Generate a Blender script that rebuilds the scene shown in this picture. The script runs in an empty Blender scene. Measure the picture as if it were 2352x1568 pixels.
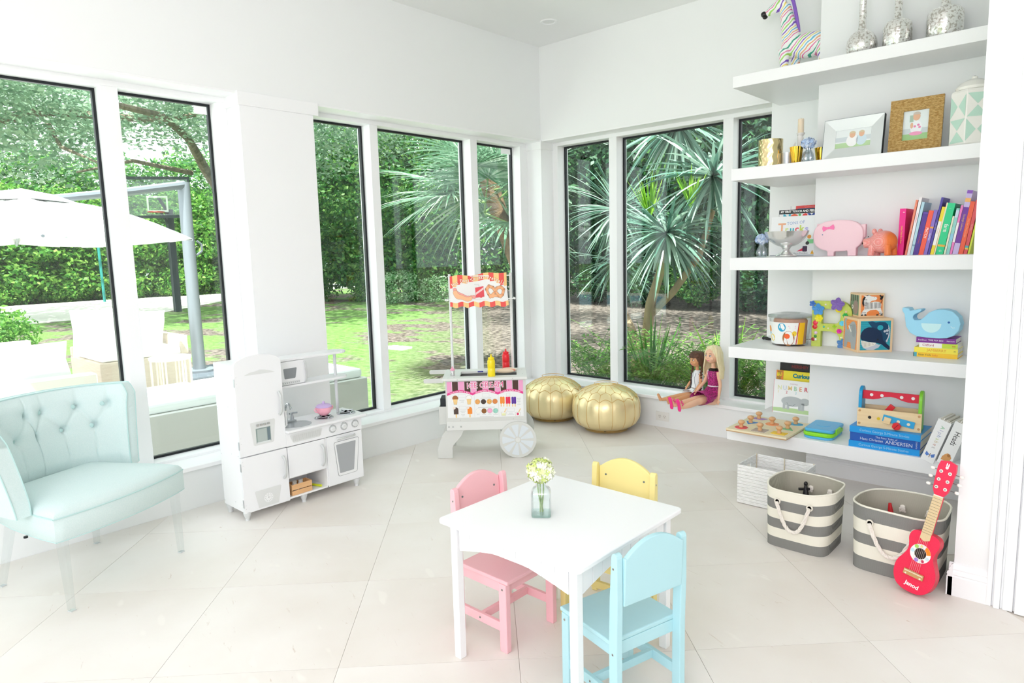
import bpy, bmesh, math, random
import numpy as np
from mathutils import Vector, Matrix, Euler
R = math.radians
random.seed(7); RNG = np.random.default_rng(11)
C = bpy.context.scene.collection
SC = bpy.context.scene

# ------------------------------------------------------------------ camera
CAM = (3.85545, -4.61394, 1.40)
def set_camera():
    rx, ry, rz, f = -0.130934, -0.026292, 0.745019, 1542.995
    fw = Vector((-math.cos(rx)*math.sin(rz), math.cos(rx)*math.cos(rz), math.sin(rx)))
    rt = fw.cross(Vector((0, 0, 1))).normalized(); up = rt.cross(fw)
    r2 = rt*math.cos(ry) + up*math.sin(ry); u2 = -rt*math.sin(ry) + up*math.cos(ry)
    cd = bpy.data.cameras.new('camera'); co = bpy.data.objects.new('camera', cd); C.objects.link(co)
    m = Matrix((r2, u2, -fw)).transposed().to_4x4(); m.translation = Vector(CAM)
    co.matrix_world = m
    cd.sensor_fit = 'HORIZONTAL'; cd.sensor_width = 36.0; cd.lens = f*36.0/2352.0
    cd.clip_start = 0.05; cd.clip_end = 300
    SC.camera = co
set_camera()

# ------------------------------------------------------------------ light
SC.view_settings.view_transform = 'Standard'; SC.view_settings.look = 'None'
SC.view_settings.gamma = 1.0; SC.view_settings.use_curve_mapping = False
SC.view_settings.exposure = 0.50
w = bpy.data.worlds.new('world'); SC.world = w; w.use_nodes = True
bg = w.node_tree.nodes['Background']; bg.inputs[0].default_value = (0.95, 0.93, 1.0, 1); bg.inputs[1].default_value = 1.9
sd = bpy.data.lights.new('sun', 'SUN'); sd.energy = 10.0; sd.angle = R(0.6); sd.color = (1, .96, .92)
so = bpy.data.objects.new('sun', sd); C.objects.link(so)
so.rotation_euler = Vector((-0.30, 0.24, -0.92)).to_track_quat('-Z', 'Y').to_euler()
def area(name, loc, tgt, sx, sy, e, col=(1, 1, 1)):
    d = bpy.data.lights.new(name, 'AREA'); d.shape = 'RECTANGLE'; d.size = sx; d.size_y = sy; d.energy = e; d.color = col
    o = bpy.data.objects.new(name, d); C.objects.link(o); o.location = loc
    o.rotation_euler = (Vector(tgt)-Vector(loc)).to_track_quat('-Z', 'Y').to_euler(); return o
area('bounce_fill', (4.9, -6.6, 2.7), (2.2, -2.2, 1.0), 2.6, 1.6, 28, (1.0, .905, 1.0))  # added fill lamp behind the camera, stands in for bounced flash
area('ceiling_fill', (3.6, -6.4, 1.9), (2.4, -4.2, 3.3), 2.6, 1.6, 46, (1.0, .905, 1.0))  # added lamp, not a room fixture, aimed up to brighten the ceiling
cy = SC.cycles
cy.max_bounces = 12; cy.diffuse_bounces = 6; cy.glossy_bounces = 4; cy.transmission_bounces = 6; cy.transparent_max_bounces = 24
cy.caustics_reflective = False; cy.caustics_refractive = False; cy.sample_clamp_indirect = 6.0
cy.use_denoising = True
try: cy.denoiser = 'OPENIMAGEDENOISE'
except Exception: pass

# ------------------------------------------------------------------ materials
def lin(h):
    h = h.lstrip('#'); c = [int(h[i:i+2], 16)/255 for i in (0, 2, 4)]
    return tuple((x/12.92 if x <= .04045 else ((x+.055)/1.055)**2.4) for x in c) + (1,)
MATS = {}
def mat(hexc, rough=.55, metal=0., spec=.5, name=None, **k):
    key = (hexc, rough, metal, spec, tuple(sorted(k.items())))
    if key in MATS: return MATS[key]
    m = bpy.data.materials.new(name or 'mat_'+hexc.strip('#')); m.use_nodes = True
    b = m.node_tree.nodes['Principled BSDF']
    b.inputs['Base Color'].default_value = lin(hexc); b.inputs['Roughness'].default_value = rough
    b.inputs['Metallic'].default_value = metal; b.inputs['Specular IOR Level'].default_value = spec
    if 'coat' in k: b.inputs['Coat Weight'].default_value = k['coat']
    if 'sheen' in k: b.inputs['Sheen Weight'].default_value = k['sheen']
    if 'sss' in k: b.inputs['Subsurface Weight'].default_value = k['sss']; b.inputs['Subsurface Scale'].default_value = .01
    if 'trans' in k:
        b.inputs['Transmission Weight'].default_value = k['trans']; b.inputs['IOR'].default_value = k.get('ior', 1.45)
    MATS[key] = m; m['h'] = hexc; return m
def nodes(m): return m.node_tree.nodes, m.node_tree.links, m.node_tree.nodes['Principled BSDF']
def ramp(n, stops):
    r = n.new('ShaderNodeValToRGB'); e = r.color_ramp.elements
    e[0].position, e[0].color = stops[0][0], lin(stops[0][1]); e[1].position, e[1].color = stops[1][0], lin(stops[1][1])
    for p, c in stops[2:]:
        x = e.new(p); x.color = lin(c)
    return r
def noisy(name, stops, scale=5, detail=4, rough=.6, bump=0., coord='Object', stretch=(1, 1, 1), spec=.4, metal=0., dist=0., bscale=None, rr=.5):
    if name in MATS: return MATS[name]
    m = bpy.data.materials.new(name); m.use_nodes = True; n, l, b = nodes(m)
    tc = n.new('ShaderNodeTexCoord'); mp = n.new('ShaderNodeMapping'); mp.inputs['Scale'].default_value = stretch
    l.new(tc.outputs[coord], mp.inputs[0])
    t = n.new('ShaderNodeTexNoise'); t.inputs['Scale'].default_value = scale; t.inputs['Detail'].default_value = detail
    t.inputs['Roughness'].default_value = rr; t.inputs['Distortion'].default_value = dist
    l.new(mp.outputs[0], t.inputs['Vector']); r = ramp(n, stops); l.new(t.outputs['Fac'], r.inputs[0])
    l.new(r.outputs[0], b.inputs['Base Color']); b.inputs['Roughness'].default_value = rough
    b.inputs['Specular IOR Level'].default_value = spec; b.inputs['Metallic'].default_value = metal
    if bump:
        t2 = n.new('ShaderNodeTexNoise'); t2.inputs['Scale'].default_value = bscale or scale*3; t2.inputs['Detail'].default_value = 3
        l.new(mp.outputs[0], t2.inputs['Vector'])
        bp = n.new('ShaderNodeBump'); bp.inputs['Strength'].default_value = bump; bp.inputs['Distance'].default_value = .01
        l.new(t2.outputs['Fac'], bp.inputs['Height']); l.new(bp.outputs[0], b.inputs['Normal'])
    MATS[name] = m; return m
def woven(name, c1, c2, s=400, bump=.3, rough=.9):
    """cloth: fine crossed threads"""
    if name in MATS: return MATS[name]
    m = bpy.data.materials.new(name); m.use_nodes = True; n, l, b = nodes(m)
    tc = n.new('ShaderNodeTexCoord'); fs = []
    for i, d in enumerate(('X', 'Z')):
        t = n.new('ShaderNodeTexWave'); t.bands_direction = d; t.inputs['Scale'].default_value = s/6.28; t.inputs['Distortion'].default_value = 1.5
        t.inputs['Detail'].default_value = 1; l.new(tc.outputs['Object'], t.inputs['Vector']); fs.append(t)
    mx = n.new('ShaderNodeMath'); mx.operation = 'MULTIPLY'; l.new(fs[0].outputs['Fac'], mx.inputs[0]); l.new(fs[1].outputs['Fac'], mx.inputs[1])
    r = ramp(n, [(0, c1), (1, c2)]); l.new(mx.outputs[0], r.inputs[0]); l.new(r.outputs[0], b.inputs['Base Color'])
    bp = n.new('ShaderNodeBump'); bp.inputs['Strength'].default_value = bump; bp.inputs['Distance'].default_value = .002
    l.new(mx.outputs[0], bp.inputs['Height']); l.new(bp.outputs[0], b.inputs['Normal'])
    b.inputs['Roughness'].default_value = rough; b.inputs['Specular IOR Level'].default_value = .2
    MATS[name] = m; return m
def clear(name, tint='#ffffff', ior=1.45, boost=0., rough=0.):
    """thin clear sheet: see-through plus a Fresnel mirror"""
    if name in MATS: return MATS[name]
    m = bpy.data.materials.new(name); m.use_nodes = True; n, l = m.node_tree.nodes, m.node_tree.links
    n.remove(n['Principled BSDF']); out = n['Material Output']
    t = n.new('ShaderNodeBsdfTransparent'); t.inputs[0].default_value = lin(tint)
    g = n.new('ShaderNodeBsdfGlossy'); g.inputs['Roughness'].default_value = rough
    lw = n.new('ShaderNodeLayerWeight'); lw.inputs[0].default_value = .5; pw = n.new('ShaderNodeMath'); pw.operation = 'POWER'; pw.inputs[1].default_value = 5; l.new(lw.outputs['Facing'], pw.inputs[0])
    f0 = ((ior-1)/(ior+1))**2; ad = n.new('ShaderNodeMath'); ad.operation = 'MULTIPLY_ADD'; ad.use_clamp = True; ad.inputs[1].default_value = 1-f0-boost; ad.inputs[2].default_value = f0+boost; l.new(pw.outputs[0], ad.inputs[0])
    mx = n.new('ShaderNodeMixShader'); l.new(ad.outputs[0], mx.inputs[0]); l.new(t.outputs[0], mx.inputs[1]); l.new(g.outputs[0], mx.inputs[2])
    l.new(mx.outputs[0], out.inputs[0]); MATS[name] = m; return m
def leafmat(name, c1, c2, c3, rough=.45, trans=.5):
    if name in MATS: return MATS[name]
    m = bpy.data.materials.new(name); m.use_nodes = True; n, l, b = nodes(m); out = n['Material Output']
    geo = n.new('ShaderNodeNewGeometry'); r = ramp(n, [(0, c1), (1, c3), (.5, c2)])
    l.new(geo.outputs['Random Per Island'], r.inputs[0]); l.new(r.outputs[0], b.inputs['Base Color'])
    b.inputs['Roughness'].default_value = rough; b.inputs['Specular IOR Level'].default_value = .5
    tr = n.new('ShaderNodeBsdfTranslucent'); l.new(r.outputs[0], tr.inputs[0]); mx = n.new('ShaderNodeMixShader')
    mx.inputs[0].default_value = trans; l.new(b.outputs[0], mx.inputs[1]); l.new(tr.outputs[0], mx.inputs[2]); l.new(mx.outputs[0], out.inputs[0])
    MATS[name] = m; return m

WALL = mat('#f2f4f4', .6, spec=.25, name='wall_paint')
TRIMW = mat('#f6f7f8', .35, spec=.4, name='trim_paint')
SHELFW = mat('#f4f5f6', .4, spec=.35, name='shelf_paint')
BLACK = mat('#0d1319', .5, name='rubber_black')
GLASS = clear('window_glass', '#f4fbf8', 1.5)
CHROME = mat('#d5d8da', .12, 1., name='chrome')
SILVERP = mat('#b9bec2', .35, .6, name='silver_plastic')

# ------------------------------------------------------------------ mesh builder
class MB:
    def __init__(s, m=None):
        s.v = []; s.f = []; s.fm = []; s.T = Matrix.Identity(4); s.m = m
    def at(s, M=None): s.T = M if M is not None else Matrix.Identity(4); return s
    def mt(s, m): s.m = m; return s
    def add(s, vs, fs):
        o = len(s.v); T = s.T
        s.v += [tuple(T @ Vector(p)) for p in vs]; s.f += [tuple(i+o for i in q) for q in fs]; s.fm += [s.m]*len(fs); return s
    def box(s, x0, x1, y0, y1, z0, z1):
        return s.add([(x0,y0,z0),(x1,y0,z0),(x1,y1,z0),(x0,y1,z0),(x0,y0,z1),(x1,y0,z1),(x1,y1,z1),(x0,y1,z1)],
                     [(0,3,2,1),(4,5,6,7),(0,1,5,4),(1,2,6,5),(2,3,7,6),(3,0,4,7)])
    def cbox(s, c, d): return s.box(c[0]-d[0]/2, c[0]+d[0]/2, c[1]-d[1]/2, c[1]+d[1]/2, c[2]-d[2]/2, c[2]+d[2]/2)
    def rings(s, rs, close=True, cap0=True, cap1=True):
        n = len(rs[0]); vs = [p for r in rs for p in r]; fs = []
        for i in range(len(rs)-1):
            for j in range(n if close else n-1):
                k = (j+1) % n; fs.append((i*n+j, i*n+k, (i+1)*n+k, (i+1)*n+j))
        if cap0: fs.append(tuple(range(n-1, -1, -1)))
        if cap1: fs.append(tuple((len(rs)-1)*n+j for j in range(n)))
        return s.add(vs, fs)
    def tube(s, pts, r, n=8, cap=True):
        P = [Vector(p) for p in pts]; m = len(P)
        rr = r if isinstance(r, (list, tuple)) else [r]*m
        t0 = (P[1]-P[0]).normalized(); a = t0.orthogonal().normalized(); rs = []
        for i in range(m):
            t = ((P[min(i+1, m-1)]-P[max(i-1, 0)])).normalized()
            a = (a - t*a.dot(t)); a = a.normalized() if a.length > 1e-6 else t.orthogonal().normalized()
            b = t.cross(a)
            rs.append([tuple(P[i] + (a*math.cos(2*math.pi*k/n)+b*math.sin(2*math.pi*k/n))*rr[i]) for k in range(n)])
        return s.rings(rs, True, cap, cap)
    def cyl(s, p0, p1, r0, r1=None, n=16): return s.tube([p0, p1], [r0, r0 if r1 is None else r1], n)
    def lathe(s, prof, c=(0, 0, 0), n=24, sx=1, sy=1, f=None):
        rs = []
        for r, z in prof:
            rs.append([(c[0]+sx*r*math.cos(2*math.pi*k/n)*(f(k, n, z) if f else 1), c[1]+sy*r*math.sin(2*math.pi*k/n)*(f(k, n, z) if f else 1), c[2]+z) for k in range(n)])
        return s.rings(rs, True, prof[0][0] > 1e-6, prof[-1][0] > 1e-6)
    def ell(s, c, r, n=16, m=10):
        return s.lathe([(max(1e-5, math.sin(math.pi*i/m)), -math.cos(math.pi*i/m)*r[2]) for i in range(m+1)], c, n, r[0], r[1])
    def prism(s, poly, d0, d1, ax='y'):
        """extrude a 2-D outline; ax names the extrusion axis: y -> (x,z) outline, x -> (y,z), z -> (x,y)"""
        def q(p, d): return (p[0], d, p[1]) if ax == 'y' else ((d, p[0], p[1]) if ax == 'x' else (p[0], p[1], d))
        n = len(poly); vs = [q(p, d0) for p in poly] + [q(p, d1) for p in poly]
        fs = [tuple(range(n)), tuple(range(2*n-1, n-1, -1))] + [(i, (i+1) % n, n+(i+1) % n, n+i) for i in range(n)]
        return s.add(vs, fs)
    def flat(s, poly, h=0.): return s.add([(p[0], p[1], h) for p in poly], [tuple(range(len(poly)))])   # print: local u,v plane, +z out
    def rect(s, u0, u1, v0, v1, h=0.): return s.flat([(u0, v0), (u1, v0), (u1, v1), (u0, v1)], h)
    def disc(s, c, r, h=0., n=20, ry=None, a0=0, a1=360):
        k = n if a1-a0 >= 360 else n+1
        return s.flat([(c[0]+r*math.cos(R(a0+(a1-a0)*i/n)), c[1]+(ry or r)*math.sin(R(a0+(a1-a0)*i/n))) for i in range(k)], h)
    def line(s, pts, wd, h=0.):
        for a, b in zip(pts[:-1], pts[1:]):
            a = Vector((a[0], a[1])); b = Vector((b[0], b[1])); d = (b-a); 
            if d.length < 1e-7: continue
            d.normalize(); p = Vector((-d.y, d.x))*wd/2; e = d*wd*.3
            s.flat([tuple(a-p-e), tuple(b-p+e), tuple(b+p+e), tuple(a+p-e)], h)
        return s
    def text(s, txt, c, size, h=0., ang=0, sx=1., align='CENTER', bold=0.):
        cu = bpy.data.curves.new('t', 'FONT'); cu.body = txt; cu.size = size; cu.resolution_u = 2; cu.align_x = align; cu.align_y = 'CENTER'; cu.offset = bold
        ob = bpy.data.objects.new('t', cu); me = bpy.data.meshes.new_from_object(ob)
        ca, sa = math.cos(R(ang)), math.sin(R(ang))
        vs = [(c[0]+(p.co.x*sx)*ca-p.co.y*sa, c[1]+(p.co.x*sx)*sa+p.co.y*ca, h) for p in me.vertices]
        s.add(vs, [tuple(q.vertices) for q in me.polygons])
        bpy.data.objects.remove(ob); bpy.data.meshes.remove(me); bpy.data.curves.remove(cu); return s
def frame(o, u, v):
    """matrix of a print plane: origin, u (right), v (up)"""
    u = Vector(u).normalized(); v = Vector(v).normalized(); n = u.cross(v)
    m = Matrix((u, v, n)).transposed().to_4x4(); m.translation = Vector(o); return m
def mesh_of(name, b, smooth=False, ang=35):
    me = bpy.data.meshes.new(name); me.from_pydata(b.v, [], b.f)
    ms = []; idx = []
    for m in b.fm:
        m = m or TRIMW
        if m not in ms: ms.append(m)
        idx.append(ms.index(m))
    for m in ms: me.materials.append(m)
    me.polygons.foreach_set('material_index', idx)
    if smooth:
        me.polygons.foreach_set('use_smooth', [True]*len(me.polygons))
        try: me.set_sharp_from_angle(angle=R(ang))
        except Exception: pass
    me.update(); return me
def obj(name, b, parent=None, loc=(0, 0, 0), rot=(0, 0, 0), smooth=False, bevel=0., subd=0, solid=0., label=None, kind=None, ang=35, fix=True, seg=2):
    me = b if isinstance(b, bpy.types.Mesh) else mesh_of(name, b, smooth, ang)
    if fix and not isinstance(b, bpy.types.Mesh):
        bm = bmesh.new(); bm.from_mesh(me); bmesh.ops.recalc_face_normals(bm, faces=bm.faces); bm.to_mesh(me); bm.free()
        if smooth:
            try: me.set_sharp_from_angle(angle=R(ang))
            except Exception: pass
    o = bpy.data.objects.new(name, me); C.objects.link(o); o.location = loc; o.rotation_euler = rot
    if parent: o.parent = parent
    if solid: q = o.modifiers.new('s', 'SOLIDIFY'); q.thickness = solid; q.offset = 0
    if bevel: q = o.modifiers.new('b', 'BEVEL'); q.width = bevel; q.segments = seg; q.limit_method = 'ANGLE'; q.angle_limit = R(40)
    if subd: q = o.modifiers.new('u', 'SUBSURF'); q.levels = subd; q.render_levels = subd
    if label: o['label'] = label
    if kind: o['kind'] = kind
    return o
def tag(o, label, cat, group=None, kind=None):
    o['label'] = label; o['category'] = cat
    if group: o['group'] = group
    if kind: o['kind'] = kind
    return o
def thing(name, label, cat, loc=(0, 0, 0), rz=0., group=None, rot=None):
    o = bpy.data.objects.new(name, None); C.objects.link(o); o.location = loc; o.rotation_euler = rot or (0, 0, R(rz)); o.empty_display_size = .1
    return tag(o, label, cat, group)
def struct(name, b, parent=None, **k): return obj(name, b, parent, kind='structure', **k)
def dup(o, loc=None, rot=None, label=None, parent=None):
    c = o.copy(); C.objects.link(c)
    if parent is not None: c.parent = parent
    if loc is not None: c.location = loc
    if rot is not None: c.rotation_euler = rot
    if label: c['label'] = label
    for ch in [x for x in o.children]: dup(ch, parent=c)
    return c
def arcpts(cx, cy, rx, ry, a0, a1, n): return [(cx+rx*math.cos(R(a0+(a1-a0)*i/n)), cy+ry*math.sin(R(a0+(a1-a0)*i/n))) for i in range(n+1)]
def rrect(x0, x1, y0, y1, r, n=4):
    o = []
    for cx, cy, a in ((x1-r, y1-r, 0), (x0+r, y1-r, 90), (x0+r, y0+r, 180), (x1-r, y0+r, 270)): o += arcpts(cx, cy, r, r, a, a+90, n)
    return o
# ================================================================== the room shell
ZC = 3.13; ZH = 2.362; G = .26; FP = .16; Z0 = .268; Z1 = 2.321
XR, YR = 6.3, -8.2                       # far sides of the room, behind the camera
def noise_floor(name, shift):
    m = bpy.data.materials.new(name); m.use_nodes = True; n, l, b = nodes(m)
    tc = n.new('ShaderNodeTexCoord'); mp = n.new('ShaderNodeMapping'); mp.inputs['Location'].default_value = shift
    mp.inputs['Rotation'].default_value = (0, 0, R(18)); l.new(tc.outputs['Object'], mp.inputs[0])
    big = n.new('ShaderNodeTexNoise'); big.inputs['Scale'].default_value = 1.6; big.inputs['Detail'].default_value = 6; l.new(mp.outputs[0], big.inputs['Vector'])
    r1 = ramp(n, [(.35, '#f0ece7'), (.7, '#e6dfd7')]); l.new(big.outputs['Fac'], r1.inputs[0])
    st = n.new('ShaderNodeMapping'); st.inputs['Scale'].default_value = (9, 42, 9); l.new(mp.outputs[0], st.inputs[0])
    fi = n.new('ShaderNodeTexNoise'); fi.inputs['Scale'].default_value = 1.; fi.inputs['Detail'].default_value = 5; fi.inputs['Roughness'].default_value = .65; fi.inputs['Distortion'].default_value = .8
    l.new(st.outputs[0], fi.inputs['Vector']); r2 = ramp(n, [(.66, '#000000'), (.74, '#ffffff')]); l.new(fi.outputs['Fac'], r2.inputs[0])
    mx = n.new('ShaderNodeMixRGB'); mx.inputs[2].default_value = lin('#bfa893')
    ml = n.new('ShaderNodeMath'); ml.operation = 'MULTIPLY'; ml.inputs[1].default_value = .55; l.new(r2.outputs[0], ml.inputs[0])
    l.new(ml.outputs[0], mx.inputs[0]); l.new(r1.outputs[0], mx.inputs[1])
    wh = n.new('ShaderNodeTexNoise'); wh.inputs['Scale'].default_value = 1.; wh.inputs['Detail'].default_value = 2
    s2 = n.new('ShaderNodeMapping'); s2.inputs['Scale'].default_value = (4, 9, 4); s2.inputs['Location'].default_value = (5, 2, 0); l.new(mp.outputs[0], s2.inputs[0]); l.new(s2.outputs[0], wh.inputs['Vector'])
    r3 = ramp(n, [(.68, '#000000'), (.72, '#ffffff')]); l.new(wh.outputs['Fac'], r3.inputs[0])
    m3 = n.new('ShaderNodeMath'); m3.operation = 'MULTIPLY'; m3.inputs[1].default_value = .5; l.new(r3.outputs[0], m3.inputs[0])
    m2 = n.new('ShaderNodeMixRGB'); m2.inputs[2].default_value = lin('#f5f1ea'); l.new(m3.outputs[0], m2.inputs[0]); l.new(mx.outputs[0], m2.inputs[1])
    l.new(m2.outputs[0], b.inputs['Base Color']); b.inputs['Roughness'].default_value = .42; b.inputs['Specular IOR Level'].default_value = .35
    return m
FM = [noise_floor('limestone_%d' % i, (i*3.1, i*1.7, 0)) for i in range(4)]
fl = struct('floor', MB(mat('#e3dcd3', .8, name='grout')).box(-.02, XR, YR, .02, -.12, -.004))
TS = .6232; U0 = .1696; V0 = -3.193             # 45-degree tile grid, side and one joint of each family
tile_cut = []
def clip(poly, x0, x1, y0, y1):
    for ax, lim, sg in ((0, x0, 1), (0, x1, -1), (1, y0, 1), (1, y1, -1)):
        out = []
        for i in range(len(poly)):
            a, b = poly[i-1], poly[i]; da, db = (a[ax]-lim)*sg, (b[ax]-lim)*sg
            if (da >= 0) != (db >= 0):
                t = da/(da-db); out.append((a[0]+(b[0]-a[0])*t, a[1]+(b[1]-a[1])*t))
            if db >= 0: out.append(b)
        poly = out
        if not poly: return []
    return poly
k = 0
q2 = math.sqrt(.5); g = .0007
rest = MB(FM[0])
for i in range(-18, 18):
    for j in range(-18, 18):
        u0, v0 = U0+i*TS, V0+j*TS
        c = [(u0+g, v0+g), (u0+TS-g, v0+g), (u0+TS-g, v0+TS-g), (u0+g, v0+TS-g)]
        p = [((u-v)*q2, (u+v)*q2) for u, v in c]
        p = clip(p, 0.001, XR-.001, YR+.001, -.001)
        if len(p) < 3: continue
        cx = sum(a for a, b in p)/len(p); cyy = sum(b for a, b in p)/len(p)
        if cx > 3.43 and cyy > -1.57: continue
        if cyy > -4.75 and cx < 5.0:
            obj('tile', MB(FM[(i*5+j*3) % 4]).prism(p, -.006, random.uniform(-.0003, .0002), 'z'), fl); k += 1
        else: rest.mt(FM[(i+j) % 4]).prism(p, -.006, 0, 'z')
obj('rear_paving', rest, fl, kind='stuff')

# ceiling
struct('ceiling', MB(mat('#f4f5f5', .7, spec=.2, name='ceiling_paint')).box(-.45, XR+.2, YR-.2, .45, ZC, ZC+.2))
dl = thing('recessed_downlight', 'small round white recessed light set in the ceiling near the corner', 'light', (.47, -.44, ZC))
obj('trim_ring', MB(TRIMW).lathe([(.045, -.001), (.05, -.006), (.062, -.006), (.066, 0)], n=32), dl, smooth=True)
obj('lens', MB(mat('#e8eaea', .4)).lathe([(0.0001, -.002), (.044, -.002), (.045, 0)], n=24), dl, smooth=True)

# walls (left = X 0 plane, front = Y 0 plane)
b = MB(WALL)
b.box(-.34, 0, YR, .34, ZH, ZC)                       # header over the left windows
b.box(-.34, 0, YR, .0, -.12, .226)                    # low wall under them
b.box(-.34, 0, -6.3, -5.2, .2, ZH); b.box(-.34, 0, YR, -8.0, .2, ZH)
struct('wall_left', b)
b = MB(WALL)
b.box(0, 2.44, 0, .34, ZH, ZC); b.box(0, 2.44, 0, .34, -.12, .226); b.box(2.014, 2.44, 0, .34, .2, ZH)
struct('wall_front', b)
struct('wall_niche', MB(WALL).box(2.44, 3.6, -.385, .34, -.12, ZC))
b = MB(WALL); b.box(3.415, XR+.2, -1.57, .34, -.12, ZC); struct('wall_closet', b)
b = MB(WALL)                                          # wall behind the camera with three tall openings
b.box(-.34, XR+.2, YR-.25, YR, 2.75, ZC); b.box(-.34, XR+.2, YR-.25, YR, -.12, .1)
for x0, x1 in ((-.34, .3), (1.95, 2.25), (3.9, 4.2), (5.85, XR+.2)): b.box(x0, x1, YR-.25, YR, .1, 2.75)
struct('wall_rear', b)
struct('wall_right', MB(WALL).box(XR, XR+.2, YR, -1.57, -.12, ZC))
for i, (x0, x1) in enumerate(((.3, 1.95), (2.25, 3.9), (4.2, 5.85))):
    f = MB(TRIMW); y0, y1 = YR-.16, YR-.08
    f.box(x0, x0+.06, y0, y1, .1, 2.75); f.box(x1-.06, x1, y0, y1, .1, 2.75); f.box(x0+.06, x1-.06, y0, y1, .1, .16); f.box(x0+.06, x1-.06, y0, y1, 2.69, 2.75); f.box((x0+x1)/2-.03, (x0+x1)/2+.03, y0, y1, .16, 2.69)
    wo = struct('window_%d' % (i+4), f)
    obj('pane', MB(GLASS).box(x0+.06, x1-.06, YR-.125, YR-.119, .16, 2.69), wo)

# columns with plain capitals between the windows
b = MB(TRIMW); b.box(-.34, 0, -2.70, -2.222, .2, 2.29); o1 = struct('trim_1', b)
b = MB(TRIMW); b.box(-.34, .012, -2.714, -2.188, 2.287, ZH+.003); obj('capital', b, o1, bevel=.003)
b = MB(TRIMW); b.box(-.34, 0, 0, .34, .2, ZH); o1 = struct('trim_2', b)
b = MB(TRIMW); b.box(-.335, .01, -.012, .335, 2.287, ZH+.002); obj('capital', b, o1, bevel=.003)

def window(name, ax, spans, a0, a1, sticker=None):
    """ax 'L' (glass in X=-G, runs along Y) or 'F' (glass in Y=+G, runs along X). spans: glass extents"""
    def bx(b, s0, s1, d0, d1, z0, z1):
        if ax == 'L': return b.box(-d1, -d0, s0, s1, z0, z1)
        return b.box(s0, s1, d0, d1, z0, z1)
    f = MB(TRIMW)
    bx(f, a0, a1, FP, G+.05, .235, Z0); bx(f, a0, a1, FP, G+.05, Z1, ZH)
    xs = [a0] + [v for s in spans for v in s] + [a1]
    for i in range(0, len(xs), 2):
        if xs[i+1]-xs[i] > .003: bx(f, xs[i], xs[i+1], FP, G+.05, Z0, Z1)
    wo = struct(name, f, bevel=.002)
    for s0, s1 in spans:
        g_ = MB(BLACK); w_ = .014
        for (p0, p1, z0, z1) in ((s0, s0+w_, Z0, Z1), (s1-w_, s1, Z0, Z1), (s0+w_, s1-w_, Z0, Z0+w_), (s0+w_, s1-w_, Z1-w_, Z1)): bx(g_, p0, p1, G-.006, G+.02, z0, z1)
        obj('gasket', g_, wo)
        obj('pane', bx(MB(GLASS), s0, s1, G, G+.006, Z0, Z1), wo)
    sl = MB(TRIMW); bx(sl, a0, a1, -.028, FP+.1, .226, .252)
    obj('sill', sl, wo, bevel=.004)
    hd = MB(TRIMW); bx(hd, a0, a1, 0.001, FP, ZH-.012, ZH); obj('head_lining', hd, wo)
    return wo
w1 = window('window_1', 'L', [(-4.75, -3.365), (-3.283, -2.757)], -5.2, -2.70)
w2 = window('window_2', 'L', [(-2.165, -1.68), (-1.612, -.696), (-.622, -.095)], -2.222, 0)
w3 = window('window_3', 'F', [(.057, .598), (.674, 1.596), (1.674, 2.25)], 0, 2.30)
ST = mat('#fbfdfd', .5)
def sticker(name, label, y1, z, w_, h_, par=None):
    tag(obj(name, MB(ST).box(-G+.0005, -G+.0015, y1-w_, y1, z-h_, z), None), label, 'sticker')
sticker('glass_sticker', 'small white rectangular sticker in the upper corner of the second pane from left', -2.775, 2.305, .075, .045)
sticker('glass_sticker', 'white strip sticker in the upper corner of the pane nearest the room corner', -.112, 2.305, .12, .045)

# baseboard and door casing on the closet wall
pf = [(0, 0), (.02, 0), (.02, .078), (.017, .084), (.02, .089), (.018, .098), (.012, .104), (.014, .110), (.009, .118), (.006, .128), (0, .132)]
b = MB(TRIMW); b.prism([(-1.57-p[0], p[1]) for p in pf], 3.4, 3.53, 'x')
b.prism([(3.415-p[0], p[1]) for p in pf], -1.59, -.385, 'y'); struct('baseboard_closet', b)
b = MB(TRIMW); b.prism([(-.385-p[0], p[1]) for p in pf], 2.44, 3.415, 'x'); struct('baseboard_niche', b)
b = MB(TRIMW)
for x0, x1, d in ((3.528, 3.545, .022), (3.545, 3.552, .014), (3.552, 3.572, .03), (3.572, 3.580, .018), (3.580, 3.612, .024), (3.612, 3.618, .014), (3.618, 3.66, .032)): b.box(x0, x1, -1.57-d, -1.57, 0, 2.5)
struct('trim_3', b, bevel=.002)
# door past the casing, mostly out of frame
d_ = MB(TRIMW); d_.box(3.66, 4.46, -1.585, -1.57, 0.01, 2.4); dd = struct('door_1', d_)
for z0, z1 in ((.2, 1.0), (1.15, 2.25)): obj('door_panel', MB(TRIMW).box(3.78, 4.34, -1.592, -1.585, z0, z1), dd, bevel=.003)

# outlet
ol = thing('wall_outlet', 'white horizontal electrical outlet low on the wall under the window', 'outlet', (1.2, 0, .088))
obj('cover_plate', MB(mat('#ecebe7', .4)).prism(rrect(-.058, .058, -.036, .036, .004, 2), -.006, 0, 'y'), ol, bevel=.001)
for sx in (-.021, .021):
    s_ = obj('socket', MB(mat('#e6e4df', .4)).prism(arcpts(sx, 0, .016, .016, 0, 345, 23), -.0075, -.006, 'y'), ol)
    sl = MB(mat('#4a4744', .6))
    for a in (-.006, .006): sl.box(sx+a-.001, sx+a+.001, -.0079, -.0074, 0, .007)
    sl.box(sx-.002, sx+.002, -.0079, -.0074, -.010, -.006)
    obj('slot', sl, s_)

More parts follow.
